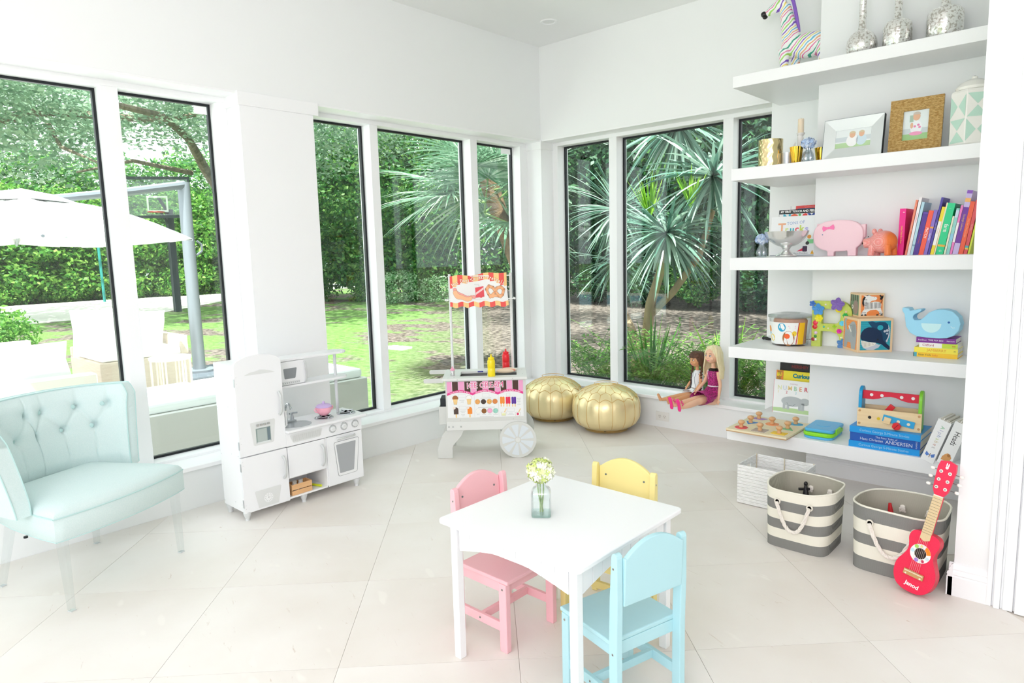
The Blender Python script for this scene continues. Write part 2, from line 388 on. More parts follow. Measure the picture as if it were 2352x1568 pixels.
# shelves
SH = [(2.319, 2.384), (1.789, 1.858), (1.262, 1.335), (.729, .797), (.212, .292)]
nm = ['topmost thick white floating shelf carrying the zebra and mercury glass bottles', 'second white floating shelf from the top holding picture frames',
      'middle white floating shelf holding the pigs and leaning books', 'fourth white floating shelf from the top with blue whale and wooden cubes',
      'lowest white floating shelf with peg puzzle and wooden toolbox']
for (z0, z1), t_ in zip(SH, nm):
    b = MB(SHELFW); b.prism([(2.065, -.715), (3.414, -.715), (3.414, -.386), (2.439, -.386), (2.439, -.001), (2.065, -.001)], z0, z1, 'z')
    tag(obj('floating_shelf', b, bevel=.0025), t_, 'shelf', 'white floating shelves in the niche')
# ================================================================== play table and chairs
WT = mat('#f7f9fa', .3, spec=.45, name='white_lacquer')
def child_table():
    x0, x1, y0, y1, H = 2.168, 2.768, -3.184, -2.584, .51
    t = thing('play_table', 'small square white wooden table with scalloped beadboard apron', 'table', ((x0+x1)/2, (y0+y1)/2, 0))
    s = .3
    obj('tabletop', MB(WT).prism(rrect(-s, s, -s, s, .018, 5), H-.017, H, 'z'), t, bevel=.004, seg=3)
    L = .27
    for sx in (-1, 1):
        for sy in (-1, 1):
            b = MB(WT); x = sx*(L-.0145); y = sy*(L-.0145); d = .0145
            b.box(x-d, x+d, y-d, y+d, 0, H-.017); obj('leg', b, t, bevel=.002)
    nb = 9; w_ = (2*(L-.036))/nb
    for side in range(4):
        for i in range(nb):
            a0 = -(L-.036)+i*w_; a1 = a0+w_
            def zb(a):
                q = abs(a)/(L-.036)
                return H-.017-(.058+.036*max(0, (q-.28)/.72)**1.2)
            pl = [(a0+.0008, H-.017), (a0+.0008, zb(a0)), ((a0+a1)/2, zb((a0+a1)/2)), (a1-.0008, zb(a1)), (a1-.0008, H-.017)]
            bb = MB(WT).prism(pl, -L+.006, -L+.018, 'y')
            obj('apron_board', bb, t, rot=(0, 0, R(90*side)), bevel=.0012, seg=1)
    b = MB(WT)
    for side in range(4):
        b.at(Matrix.Rotation(R(90*side), 4, 'Z')).box(-(L-.03), L-.03, -L+.019, -L+.026, H-.06, H-.017)
    obj('apron_rail', b, t)
    return t
child_table()

def child_chair(hexc, label, loc, rz):
    m = mat(hexc, .38, spec=.4); md = mat('#b9b9b4', .3, .8, name='screw_steel')
    t = thing('child_chair', label, 'chair', loc, rz, 'small painted chairs around the white table')
    W = .14
    for s in (-1, 1):                                          # rear posts
        prof = [(0, 0), (.034, 0), (.034, .27), (.03, .40), (.022, .52)] + arcpts(.009, .533, .012, .014, 0, 180, 5) + [(-.004, .40), (0, .27)]
        x = s*(W-.011); b = MB(m).prism(prof, x-.0115, x+.0115, 'x'); obj('rear_post', b, t, bevel=.0025)
    pan = [(-(W-.024), .385), (W-.024, .385), (W-.024, .532)] + [(a, .532+.045*(1-(a/(W-.03))**2)) for a in np.linspace(W-.03, -(W-.03), 13)] + [(-(W-.024), .532)]
    b = MB(m).prism(pan, .002, .018, 'y')
    obj('backrest', b, t, rot=(R(2.5), 0, 0), loc=(0, .008, -.0), bevel=.003)
    obj('seat', MB(m).box(-W+.001, W-.001, .03, .275, .255, .27), t, bevel=.004)
    b = MB(m); b.box(-W+.014, -W+.026, .03, .25, .215, .255).box(W-.026, W-.014, .03, .25, .215, .255).box(-W+.026, W-.026, .235, .25, .215, .255).box(-W+.026, W-.026, .03, .04, .215, .255)
    obj('seat_rail', b, t, bevel=.001)
    for s in (-1, 1):
        x = s*(W-.012); obj('leg', MB(m).box(x-.0115, x+.0115, .232, .267, 0, .255), t, bevel=.0025)
        obj('stretcher', MB(m).box(x-.007, x+.007, .03, .235, .072, .105), t, bevel=.0015)
    obj('stretcher', MB(m).box(-W+.019, W-.019, .122, .138, .076, .104), t, bevel=.0015)
    b = MB(md); c_ = mat(hexc, .6)
    for s in (-1, 1):
        for y, z in ((.012, .50), (.017, .235), (.25, .235), (.13, .088)):
            x0 = s*(W+.0002) if z != .088 else s*(W-.0048)
            b.mt(md).cyl((x0-s*.002, y, z), (x0+s*.0006, y, z), .0042, n=12); b.mt(BLACK).cyl((x0, y, z), (x0+s*.0012, y, z), .0015, n=6)
    for x in (-.085, .085): b.mt(mat('#7e8b8c', .4, .6)).cyl((x, -.004, .50), (x, .006, .50), .004, n=10)
    obj('screws', b, t, label='small round metal screw heads', kind='stuff')
    return t
child_chair('#f6bfc6', 'pastel pink child chair tucked under the left side of the table', (2.063, -2.887, 0), -90)
child_chair('#f3e49a', 'pastel yellow child chair at the far side of the table', (2.424, -2.418, 0), 184.5)
child_chair('#b5dfe6', 'pastel blue child chair nearest the camera at the right of the table', (2.875, -2.967, 0), 75)

# ------------------------------------------------------------------ vase with hydrangea
VG = clear('vase_glass', '#fdffff', 1.5, .02)
vz = thing('square_glass_vase', 'small clear square glass bottle vase on the white table', 'vase', (2.425, -2.937, .5102), 37)
def sq(s, z, r=.25, n=5):
    q = rrect(-s, s, -s, s, s*r, n); return [(x, y, z) for x, y in q]
b = MB(VG); b.rings([sq(.031, 0), sq(.033, .004), sq(.033, .082), sq(.028, .094, .6), sq(.018, .1, .95), sq(.017, .112, .95), sq(.019, .114, .95)], True, True, False)
b.rings([sq(.030, .008), sq(.030, .08), sq(.025, .091, .6), sq(.0165, .099, .95), sq(.0165, .113, .95)], True, True, False)
obj('bottle', b, vz, smooth=True, ang=50)
obj('glass_base', MB(clear('vase_base', '#eef9f6', 1.5, .06)).rings([sq(.0315, .001), sq(.0322, .009)]), vz)
obj('water', MB(clear('water', '#ffffff', 1.1)).rings([sq(.029, .0095), sq(.029, .06)]), vz)
fl_ = thing('hydrangea_bunch', 'round bunch of pale green and white hydrangea in the square glass vase', 'flowers', (2.425, -2.937, .5102))
b = MB(mat('#93ad72', .6)); 
for a in range(5):
    an = a*1.3; b.tube([(.006*math.cos(an+2), .006*math.sin(an+2), .011), (.009*math.cos(an), .009*math.sin(an), .07), (.011*math.cos(an), .011*math.sin(an), .112), (.03*math.cos(an), .03*math.sin(an), .15)], .0022, 5)
obj('stems', b, fl_)
def hydrangea(mats, cen, rad, n, ps, seed=1):
    rg = random.Random(seed); b = MB()
    for i in range(n):
        th = math.acos(1-2*(i+.5)/n); ph = i*2.39996
        d = Vector((math.sin(th)*math.cos(ph), math.sin(th)*math.sin(ph), math.cos(th)))
        p = Vector(cen)+Vector((d.x*rad[0], d.y*rad[1], d.z*rad[2]))*rg.uniform(.85, 1.08)
        q = (d+Vector((rg.uniform(-.4, .4), rg.uniform(-.4, .4), rg.uniform(-.3, .4)))).normalized()
        M = q.to_track_quat('Z', 'Y').to_matrix().to_4x4(); M.translation = p; b.at(M @ Matrix.Rotation(rg.uniform(0, 6), 4, 'Z'))
        b.mt(mats[min(len(mats)-1, int(rg.random()**1.1*len(mats)))])
        for k in range(4):
            c, s = math.cos(k*math.pi/2), math.sin(k*math.pi/2)
            def r2(x, y, z): return (x*c-y*s, x*s+y*c, z)
            b.add([r2(0, 0, 0), r2(ps*.5, -ps*.42, ps*.12), r2(ps, 0, ps*.3), r2(ps*.5, ps*.42, ps*.12)], [(0, 1, 2, 3)])
    b.at(); return b
HG = [mat('#fbfdf0', .7, sheen=.3), mat('#f6f9e4', .7), mat('#e3ecae', .7), mat('#cfdf86', .7)]
obj('petals', hydrangea(HG, (0, 0, .156), (.043, .043, .038), 190, .0125, 3), fl_, kind='stuff')
obj('inner_heads', hydrangea(HG[1:], (0, 0, .152), (.030, .030, .028), 110, .012, 5), fl_, kind='stuff')

# ================================================================== play kitchen
KW = mat('#f1f3f5', .35, spec=.4, name='kitchen_white'); KG = mat('#dfe2e1', .4, name='kitchen_print_grey'); KG2 = mat('#cfd3d3', .35, .2, name='handle_grey')
KF = mat('#f6f7f8', .4, name='kitchen_side')
K0 = Vector((.3, -2.66, 0)); kt = thing('play_kitchen', 'white wooden toy kitchen with fridge, sink, burners and oven by the window', 'toy kitchen', K0)
TK = Matrix.Translation(-K0)
def kb(m=None): return MB(m or KW).at(TK)
XF = .435
b = kb(KF); b.box(.19, .42, -3.055, -3.043, .05, .85).box(.19, .42, -2.803, -2.791, .05, .85).box(.19, .42, -3.043, -2.803, .838, .85).box(.19, .198, -3.043, -2.803, .05, .838).box(.198, .42, -3.043, -2.803, .05, .062).box(.198, .42, -3.043, -2.803, .348, .356)
obj('fridge_body', b, kt, bevel=.001)
arch = [(-3.057, .845)] + [( -2.9235+.1335*math.cos(R(a)), .845+.053*math.sin(R(a))) for a in range(172, 0, -12)] + [(-2.79, .845)]
b = kb(); b.prism([(-3.057, .357), (-2.99, .357)] + [(-2.79, .357), (-2.79, .845)][:2] + arch[::-1][1:], .422, XF, 'x')
fd = obj('fridge_door', b, kt, bevel=.0015)
fd2 = obj('freezer_door', kb().box(.422, XF, -3.057, -2.79, .045, .351), kt, bevel=.0015)
def PF(o=(0, 0, 0)): return TK @ frame((XF+.0006, 0, 0), (0, 1, 0), (0, 0, 1))       # print plane on the front faces: u=Y, v=Z
b = MB(KG).at(PF()); b.flat([(-3.004, .792), (-2.985, .800), (-2.965, .806), (-2.94, .8075), (-2.915, .814), (-2.885, .8095), (-2.86, .803), (-2.845, .797), (-2.83, .79), (-2.915, .7905)])
b.flat([(-2.991, .526), (-2.988, .533), (-2.852, .533), (-2.848, .527), (-2.862, .409), (-2.868, .404), (-2.972, .404), (-2.978, .409)])
obj('printed_trim', b, fd, label='pale grey printed crest and dispenser surround')
b = kb(mat('#8fa09c', .5)).box(XF+.0002, XF+.0012, -2.962, -2.878, .415, .496); b.mt(mat('#b3bfbb', .5)).box(XF+.0012, XF+.0017, -2.955, -2.90, .421, .49)
b.mt(mat('#70828a', .4)).box(XF+.0012, XF+.0018, -2.897, -2.882, .421, .492).mt(mat('#dfe5e5', .3)).box(XF+.0012, XF+.002, -2.958, -2.882, .412, .420)
ds = obj('dispenser', b, fd)
for i in range(4): obj('button', kb(CHROME).box(XF, XF+.006, -2.957+i*.0205, -2.943+i*.0205, .508, .519), ds, bevel=.001)
def handle(par, y0, z0, y1, z1, hx=.02, r=.0055, m=KG2, n='handle'):
    v = Vector((0, y1-y0, z1-z0)); L = v.length; d = v.normalized(); p = Vector((0, -d.z, d.y))
    pts = []
    for i in range(11):
        t = i/10; h = hx*min(1, math.sin(math.pi*min(1, max(0, t)))*2.2)
        pts.append((XF+h+.002, y0+v.y*t+p.y*.003*math.sin(t*math.pi), z0+v.z*t+p.z*.003*math.sin(t*math.pi)))
    return obj(n, kb(m).tube(pts, [r*1.5]+[r*1.15]*9+[r*1.5], 8), par, smooth=True)
handle(fd, -2.818, .677, -2.818, .55); handle(fd2, -2.818, .31, -2.818, .185)
b = MB(KG).at(PF()); b.flat([(-2.993, .147), (-2.988, .153), (-2.845, .153), (-2.839, .147), (-2.86, .055), (-2.976, .055)])
b.mt(mat('#f3f5f5', .4)).disc((-2.917, .1), .026, .0005, 28); b.mt(mat('#bfc4c4', .5))
for i in range(12):
    a = R(i*30); b.line([(-2.917+.016*math.cos(a), .1+.016*math.sin(a)), (-2.917+.022*math.cos(a), .1+.022*math.sin(a))], .002, .001)
b.line([(-2.917, .1), (-2.917, .113)], .0015, .0012).line([(-2.917, .1), (-2.908, .104)], .0015, .0012); b.mt(mat('#555555', .5)).disc((-2.917, .1), .002, .0015, 8)
obj('printed_clock', b, fd2, label='pale grey printed clock dial')
b = kb(mat('#c9cdd0', .3, .7, name='hinge_metal'))
for z in (.76, .42, .30, .10): b.box(.424, XF+.001, -3.0585, -3.057, z-.022, z+.022)
obj('hinges', b, kt, kind='stuff')
b = kb(mat('#d3d7d8', .5))
for y, z in ((0, .80), (0, .62), (0, .36), (0, .09)):
    for x in (.20, .33, .405): b.cyl((x, -3.0549, z-.02*(x < .3)), (x, -3.0558, z-.02*(x < .3)), .0028, n=8)
for z in (.79, .755, .46, .43, .33, .31, .09, .07): b.cyl((XF-.001, -3.047, z), (XF+.0006, -3.047, z), .0018, n=6)
obj('screw_caps', b, kt, kind='stuff')
# lower cabinets
b = kb(KF); b.box(.19, .43, -2.545, -2.537, .05, .435).box(.19, .43, -2.296, -2.288, .05, .435).box(.19, .198, -2.79, -2.29, .05, .435)
b.box(.198, .43, -2.79, -2.288, .05, .060).box(.198, .425, -2.79, -2.545, .166, .174); obj('cabinet_body', b, kt, bevel=.001)
b = kb()
ys0, ys1 = -2.79, -2.258
pts = [(.19, ys0), (.462, ys0), (.462, ys1-.012), (.45, ys1), (.19, ys1)]
b.prism(pts[::-1], .435, .449, 'z'); ct = obj('countertop', b, kt, bevel=.003)
b = kb().box(.425, XF, -2.79, -2.288, .354, .434); cp = obj('control_panel', b, kt, bevel=.0015)
b = MB(KG).at(PF()); b.flat([(-2.766, .412), (-2.76, .419), (-2.566, .419), (-2.56, .412), (-2.574, .376), (-2.581, .370), (-2.745, .370), (-2.752, .376)])
b.mt(mat('#c9cbc9', .5))
for i in range(30): b.rect(-2.748+i*.006, -2.7455+i*.006, .377+.0*i, .411, .0005)
obj('printed_vent', b, cp, label='pale grey printed vent slots')
for y in (-2.492, -2.414, -2.336):
    kk = obj('knob', kb(mat('#c4c8c8', .4)).cyl((XF, y, .397), (XF+.003, y, .397), .0245, n=32), cp, label='round dial with printed marks')
    b = kb(mat('#e9ecec', .3)); b.cyl((XF+.003, y, .397), (XF+.010, y, .397), .0165, .015, n=28).at(TK @ Matrix.Translation((XF+.0135, y, .397)) @ Matrix.Rotation(R(-32), 4, 'X')).cbox((0, 0, 0), (.007, .028, .006)); b.at(TK)
    obj('grip', b, kk, bevel=.001)
    b = MB(mat('#73797a', .5)).at(PF())
    for i in range(8):
        a = R(45*i+20); b.disc((y+.0205*math.cos(a), .397+.0205*math.sin(a)), .0016, .0032, 6)
    obj('dial_marks', b, kk, kind='stuff')
sdv = obj('sink_door', kb().box(.425, XF, -2.786, -2.548, .173, .350), kt, bevel=.0015)
handle(sdv, -2.572, .318, -2.572, .195)
od = obj('oven_door', kb().box(.425, XF, -2.536, -2.292, .053, .350), kt, bevel=.0015)
handle(od, -2.468, .330, -2.345, .330, .016)
def trap(y0, y1, y2, y3, z0, z1, r=.010):
    P = [Vector((y0, z1)), Vector((y1, z1)), Vector((y2, z0)), Vector((y3, z0))]; o = []
    for i in range(4):
        a, b_, c = P[i-1], P[i], P[(i+1) % 4]; p = b_+(a-b_).normalized()*r; q = b_+(c-b_).normalized()*r
        for t in (0, .25, .5, .75, 1): o.append(tuple((1-t)**2*p+2*t*(1-t)*b_+t*t*q))
    return o
b = MB(mat('#8c9092', .5)).at(PF()); b.flat(trap(-2.491, -2.314, -2.336, -2.471, .098, .312, .014)); b.mt(mat('#f1f3f4', .4)).flat(trap(-2.4885, -2.3165, -2.3385, -2.4685, .1, .3095, .013), .0004)
obj('window_outline', b, od)
b = MB(mat('#a9adb0', .25)).at(PF()); b.flat(trap(-2.476, -2.338, -2.361, -2.459, .116, .294, .005), .0009); obj('oven_window', b, od, label='grey trapezoid oven window')
for y, x in ((-3.035, .415), (-3.035, .215), (-2.69, .405), (-2.69, .22), (-2.335, .415), (-2.335, .215)):
    obj('foot', kb(mat('#d7dada', .4)).lathe([(.0125, 0), (.013, .006), (.0115, .012), (.014, .018), (.021, .04), (.022, .05)], (x, y, 0), 16), kt, smooth=True)
# hollow shelf floor, sink, faucet, burners
b = kb(mat('#c8ccd0', .25, .75, name='sink_metal')); prof = [(.0001, -.024), (.04, -.024), (.058, -.018), (.066, -.004), (.07, .001), (.075, .0015), (.075, 0)]
b.lathe(prof, (.352, -2.675, .4495), 32, 1.05, 1.15); obj('sink_basin', b, ct, smooth=True)
fa = obj('faucet', kb(mat('#c3c9ce', .3, .5)).box(.255, .285, -2.715, -2.635, .449, .459), ct, bevel=.002)
b = kb(CHROME); b.tube([(.27, -2.69, .459)] + [(.27+.028*(1-math.cos(R(a))), -2.69, .535+.03*math.sin(R(a))) for a in range(0, 200, 20)], .0065, 10)
obj('spout', b, fa, smooth=True)
b = kb(mat('#c3c9ce', .3, .5)); b.cyl((.27, -2.655, .459), (.27, -2.655, .495), .012, .007, n=12).cyl((.262, -2.652, .499), (.292, -2.632, .503), .005, n=8).cyl((.274, -2.672, .499), (.264, -2.642, .499), .005, n=8)
obj('tap', b, fa, smooth=True)
for y, x in ((-2.49, .345), (-2.335, .345)):
    b = kb(mat('#c6cbcf', .25, .6)); b.lathe([(.056, 0), (.057, .004), (.05, .006), (.048, .003), (.0001, .003)], (x, y, .449), 28)
    br = obj('burner', b, ct, smooth=True)
    b = kb(mat('#cfd4d8', .3, .5))
    b.lathe([(.0345, .011), (.038, .013), (.0415, .011), (.038, .009), (.0345, .011)], (x, y, .449), 24)
    for a in range(0, 360, 90): b.cyl((x+.012*math.cos(R(a)), y+.012*math.sin(R(a)), .462), (x+.05*math.cos(R(a)), y+.05*math.sin(R(a)), .462), .003, n=6).cyl((x+.047*math.cos(R(a)), y+.047*math.sin(R(a)), .452), (x+.047*math.cos(R(a)), y+.047*math.sin(R(a)), .462), .003, n=6)
    obj('pan_support', b, br, smooth=True)
# handset on the fridge side
b = kb(mat('#eef0f1', .3)); b.tube([(.405, -2.783, .555), (.405, -2.768, .55), (.405, -2.766, .50), (.405, -2.766, .475), (.405, -2.783, .465)], [.008, .0075, .006, .0075, .008], 8); obj('wall_phone', b, kt, smooth=True, label='small white handset')
# upper shelves, microwave, post
def shelf_plan(x0, x1, y0, y1): return [(x0, y0), (x1, y0)] + [( (x0+x1)/2+(x1-x0)/2*math.cos(R(a)), y1-.07+.07*math.sin(R(a))) for a in range(0, 181, 15)] + [(x0, y1-.07)]
obj('upper_shelf', kb().prism(shelf_plan(.2, .335, -2.79, -2.276), .820, .834, 'z'), kt, bevel=.003)
obj('lower_shelf', kb().prism(shelf_plan(.2, .335, -2.79, -2.276), .665, .679, 'z'), kt, bevel=.003)
obj('post', kb(mat('#dadde0', .35)).cyl((.27, -2.345, .449), (.27, -2.345, .82), .0095, n=16), kt, smooth=True)
mw = obj('microwave', kb().box(.2, .32, -2.785, -2.583, .6795, .8195), kt, bevel=.0015)
md = obj('microwave_door', kb().box(.3205, .330, -2.78, -2.578, .682, .817), mw, bevel=.001)
PM = TK @ frame((.3307, 0, 0), (0, 1, 0), (0, 0, 1))
b = MB(mat('#8e9396', .25)).at(PM); b.flat(trap(-2.722, -2.637, -2.649, -2.717, .717, .777, .006)); obj('microwave_window', b, md, label='grey trapezoid window')
b = MB(mat('#b6babb', .5)).at(PM); b.rect(-2.735, -2.622, .699, .7005).rect(-2.735, -2.622, .687, .6885)
for i in range(9): b.rect(-2.732+i*.0125, -2.7235+i*.0125, .6905, .697)
obj('printed_buttons', b, md)
b = kb(KG2); b.tube([(.331, -2.588, .806), (.342, -2.588, .80), (.346, -2.588, .77), (.344, -2.585, .74), (.346, -2.588, .71), (.342, -2.588, .69), (.331, -2.588, .684)], .005, 8); obj('handle', b, md, smooth=True)

# pot on the burner
PK = mat('#f9b2c5', .35, spec=.5); LV = mat('#cfb6e6', .35, spec=.5)
tp = thing('toy_pot', 'pink toy pot with a lavender lid and two handles on the toy burner', 'toy pot', (.345, -2.487, .4645))
obj('body', MB(PK).lathe([(.0001, 0), (.018, 0), (.024, .004), (.038, .018), (.046, .035), (.049, .052), (.046, .052), (.0001, .05)], n=32), tp, smooth=True)
ld = obj('lid', MB(LV).lathe([(.0475, .0525), (.0475, .056), (.038, .066), (.02, .0715), (.0001, .073)], n=32), tp, smooth=True, label='lavender domed lid')
obj('lid_knob', MB(LV).lathe([(.0001, .072), (.008, .072), (.008, .083), (.006, .086), (.0001, .086)], n=16), ld, smooth=True)
for s in (-1, 1):
    obj('handle', MB(PK).tube([(0, s*.04, .046), (0, s*.058, .050), (0, s*.063, .043), (0, s*.056, .030), (0, s*.042, .024)], .0035, 8), tp, smooth=True)

# crate in the open cubby
WO = noisy('toy_wood', [(.3, '#dfae7a'), (.7, '#e9bd8d')], 3, 3, .6, 0, stretch=(1, 1, 9))
cr = thing('toy_crate', 'small slatted wooden toy crate in the open cubby of the toy kitchen', 'crate', (.388, -2.705, .0605), 90)
hw, hd = .064, .032
for i, (z0, z1) in enumerate(((0, .026), (.031, .062))):
    for s in (-1, 1): obj('slat', MB(WO).box(-hw, hw, s*hd-.002, s*hd+.002, z0, z1), cr, bevel=.0006)
for s in (-1, 1): obj('end_board', MB(WO).box(s*hw-.003*(s+1)+.001, s*hw+.003*(1-s)-.001, -hd+.0025, hd-.0025, 0, .062), cr)
obj('crate_floor', MB(WO).box(-hw+.006, hw-.006, -hd+.003, hd-.003, .0, .004), cr)
b = MB(WO)
for x in (-.022, .028): b.box(x-.003, x+.003, -hd+.0023, -hd+.0045, .004, .06)
obj('batten', b, cr)
for i, y in enumerate((-2.732, -2.693)):
    e_ = thing('toy_milk_jar', ('white toy jar inside the small wooden crate, left one', 'white toy jar inside the small wooden crate, right one')[i], 'toy jar', (.386, y, .065), group='white toy jars in the crate')
    obj('jar_body', MB(mat('#d9d7cf', .5)).lathe([(.0001, 0), (.014, 0), (.0155, .01), (.0155, .045), (.0115, .056)], n=16), e_, smooth=True); obj('cap', MB(mat('#cfccc2', .5)).lathe([(.0115, .0562), (.0135, .06), (.0135, .066), (.0001, .068)], n=16), e_, smooth=True)
ck = thing('toy_marker', 'bright yellow-green toy stick lying in the cubby beside the crate', 'toy', (.385, -2.592, .0675))
obj('barrel', MB(mat('#d8e62e', .35)).cyl((-.045, -.012, 0), (.03, .014, 0), .0068, n=14), ck, smooth=True)
obj('ring', MB(mat('#d79a5d', .5)).cyl((-.055, -.0155, 0), (-.0452, -.012, 0), .0068, n=14), ck, smooth=True, label='wooden end ring')

# ================================================================== snack cart
CG = mat('#e4e6e3', .4, name='cart_grey'); CG2 = mat('#d9dbd7', .4, name='cart_edge_grey'); CWH = mat('#dfe7ec', .4, name='wheel_infill')
kart = thing('snack_cart', 'grey-white wooden toy snack cart with ICE CREAM menu panel and striped canopy sign', 'toy cart', (.412, -1.667, 0), 43)
def CB(m=CG): return MB(m)
D = .345
b = CB(CG2); b.box(.07, .62, .012, D-.012, .262, .272).box(.07, .62, .012, D-.012, .405, .415)
b.box(.07, .082, .012, D-.012, .272, .548).box(.608, .62, .012, D-.012, .272, .548).box(.07, .62, D-.012, D, .262, .548)
obj('cart_body', b, kart, bevel=.001)
fp = obj('front_panel', CB(CG2).box(.07, .62, 0, .012, .262, .548), kart, bevel=.0015)
# top with two tray openings
b = CB(); b.box(.05, .63, -.018, .065, .548, .566).box(.05, .63, .255, D+.012, .548, .566).box(.05, .165, .065, .255, .548, .566).box(.355, .37, .065, .255, .548, .566).box(.56, .63, .065, .255, .548, .566)
tpo = obj('counter', b, kart, bevel=.003)
for x0, x1 in ((.165, .355), (.37, .56)):
    obj('tray', CB(mat('#8d9192', .4, .3)).box(x0, x1, .065, .255, .520, .524), kart)
b = CB(mat('#c9ccc8', .5))
for x, y, z in ((.155, -.0005, .557), (.53, -.0005, .557), (.165, -.0005, .272), (.53, -.0005, .272)): b.cyl((x, (-.0185 if z > .5 else -.0008), z), (x, .001, z), .004, n=10)
for x, y in ((.09, .02), (.13, .03), (.6, .1), (.6, .28), (.09, .3)): b.cyl((x, y, .5655), (x, y, .5668), .004, n=10)
obj('screw_caps', b, kart, kind='stuff')
# menu print (u = x, v = z, plane y = -0.0008)
PMn = frame((0, -.0006, 0), (1, 0, 0), (0, 0, 1)); U0_, U1_, V0_, V1_ = .081, .6, .289, .541
b = MB(mat('#f1f3f3', .45)).at(PMn); b.rect(U0_, U1_, V0_, V1_)
def mx(x): return U0_+(x-165)/(2120-165)*(U1_-U0_)          # coordinates of the close-up crop -> panel
def mz(y, x=1140): return V1_-(y-(205-(x-165)*.036))/(930)*(V1_-V0_)
pinks = mat('#f3a5cf', .45); brown = mat('#4a2a1e', .5); mag = mat('#e8398f', .45); wht = mat('#fbfbfb', .45); dark = mat('#2b1c17', .5)
def arc_y(u):                                               # lower edge of the awning: three scallops
    t = (u-U0_)/(U1_-U0_)*3; k = min(2, int(t)); f_ = t-k; return .452 + .022*math.sin(math.pi*f_)
n_ = 60
b.mt(pinks).flat([(U0_, V1_-.0), (U1_, V1_)] + [(U1_-(U1_-U0_)*i/n_, arc_y(U1_-(U1_-U0_)*i/n_)) for i in range(n_+1)], .0003)
for i, (s0, s1) in enumerate(((300, 450), (615, 770), (925, 1080), (1235, 1390), (1545, 1695), (1850, 2000))):
    a, c_ = mx(s0), mx(s1); m_ = [(a+(c_-a)*k/5) for k in range(6)]
    b.mt(wht).flat([(a-.002, V1_), (c_+.002, V1_), (c_+.002, arc_y(c_)), (a-.002, arc_y(a))], .0005)
    b.mt(brown).flat([(a, V1_), (c_, V1_)] + [(q, arc_y(q)) for q in m_[::-1]], .0007)
b.mt(mag)
for i in range(n_):
    a = U0_+(U1_-U0_)*i/n_; c_ = U0_+(U1_-U0_)*(i+1)/n_; b.flat([(a, arc_y(a)+.008), (a, arc_y(a)-.0075), (c_, arc_y(c_-1e-6)-.0075), (c_, arc_y(c_-1e-6)+.008)], .0009)
obj('menu_board', b, fp, label='printed white menu with pink and brown awning stripes')
b = MB(dark).at(PMn)
for m_, off, h in ((wht, .0026, .0013), (mat('#e8508f', .45), 0, .0015)): b.mt(m_).text('ICE CREAM', (.342, .511), .056, h, 1.2, .9, bold=off)
obj('title_lettering', b, fp, label='pink ICE CREAM lettering with white outline')
b = MB(wht).at(PMn)
for i, s_ in enumerate(('Ice-Cream Cones & Bars', 'Ice-Cream Cookie Sandwiches', 'Ice Pops & Italian Ice Cups')):
    c0 = U0_+(U1_-U0_)*(i+.5)/3; sp = (U1_-U0_)/3*.80
    for k, ch in enumerate(s_):
        if ch == ' ': continue
        u = c0-sp/2+sp*(k+.5)/len(s_); sl_ = (arc_y(u+.002)-arc_y(u-.002))/.004; b.text(ch, (u, arc_y(u)), .0115, .0014, math.degrees(math.atan(sl_)), .8, bold=.0004)
obj('banner_lettering', b, fp, kind='stuff')
# pictures on the menu
b = MB().at(PMn); ol_ = mat('#8f7a66', .6); tan = mat('#f3cf8e', .5)
def pic_cone(x, y, scoop):
    u, v = mx(x), mz(y, x); b.mt(ol_).disc((u, v+.012), .0205, .0003, 18); b.mt(scoop).disc((u, v+.012), .0195, .0006, 18)
    b.mt(wht).rect(u-.021, u+.021, v-.012, v+.006, .0008); b.mt(ol_).flat([(u-.0165, v+.0065), (u+.0165, v+.0065), (u+.0105, v-.031), (u-.0105, v-.031)], .0009); b.mt(tan).flat([(u-.0155, v+.0055), (u+.0155, v+.0055), (u+.0145, v-.004), (u+.0095, v-.030), (u-.0095, v-.030), (u-.0145, v-.004)], .0011)
pic_cone(370, 670, mat('#a2602f', .5)); pic_cone(722, 660, mat('#fbfaf6', .5))
def pic_bar(x, y, m_, bite=True):
    u, v = mx(x), mz(y, x); b.mt(tan).rect(u-.0045, u+.0045, v-.044, v-.018, .0006)
    b.mt(m_).flat([(u-.016, v-.02), (u+.016, v-.02), (u+.016, v+.012)]+arcpts(u, v+.012, .016, .017, 0, 180, 10), .0009)
    if bite: b.mt(mat('#f3e6dc', .5)).disc((u-.012, v+.024), .0095, .0012, 12)
pic_bar(380, 960, mat('#4d3a33', .5)); pic_bar(735, 945, mat('#f7902f', .5))
for x, y, c_ in ((940, 705, '#edaa5c'), (1092, 700, '#43332c'), (1243, 695, '#efb45f'), (1390, 690, '#dd8743'), (950, 945, '#f4f4f0'), (1100, 940, '#8f5a25'), (1250, 930, '#f4a9cd'), (1398, 930, '#9fdccb')):
    u, v = mx(x), mz(y, x); b.mt(ol_ if c_ != '#f4f4f0' else mat('#c8ccc8', .5)).disc((u, v), .0178, .0004, 22); b.mt(mat(c_, .5)).disc((u, v), .0168, .0007, 22)
    if c_ in ('#edaa5c', '#efb45f', '#9fdccb'):
        b.mt(mat('#6b3b1c' if c_ != '#9fdccb' else '#5aa292', .5))
        for k in range(7): b.disc((u+.0105*math.cos(k*2.1), v+.0105*math.sin(k*2.1)*(.5+.08*k)), .0017, .001, 6)
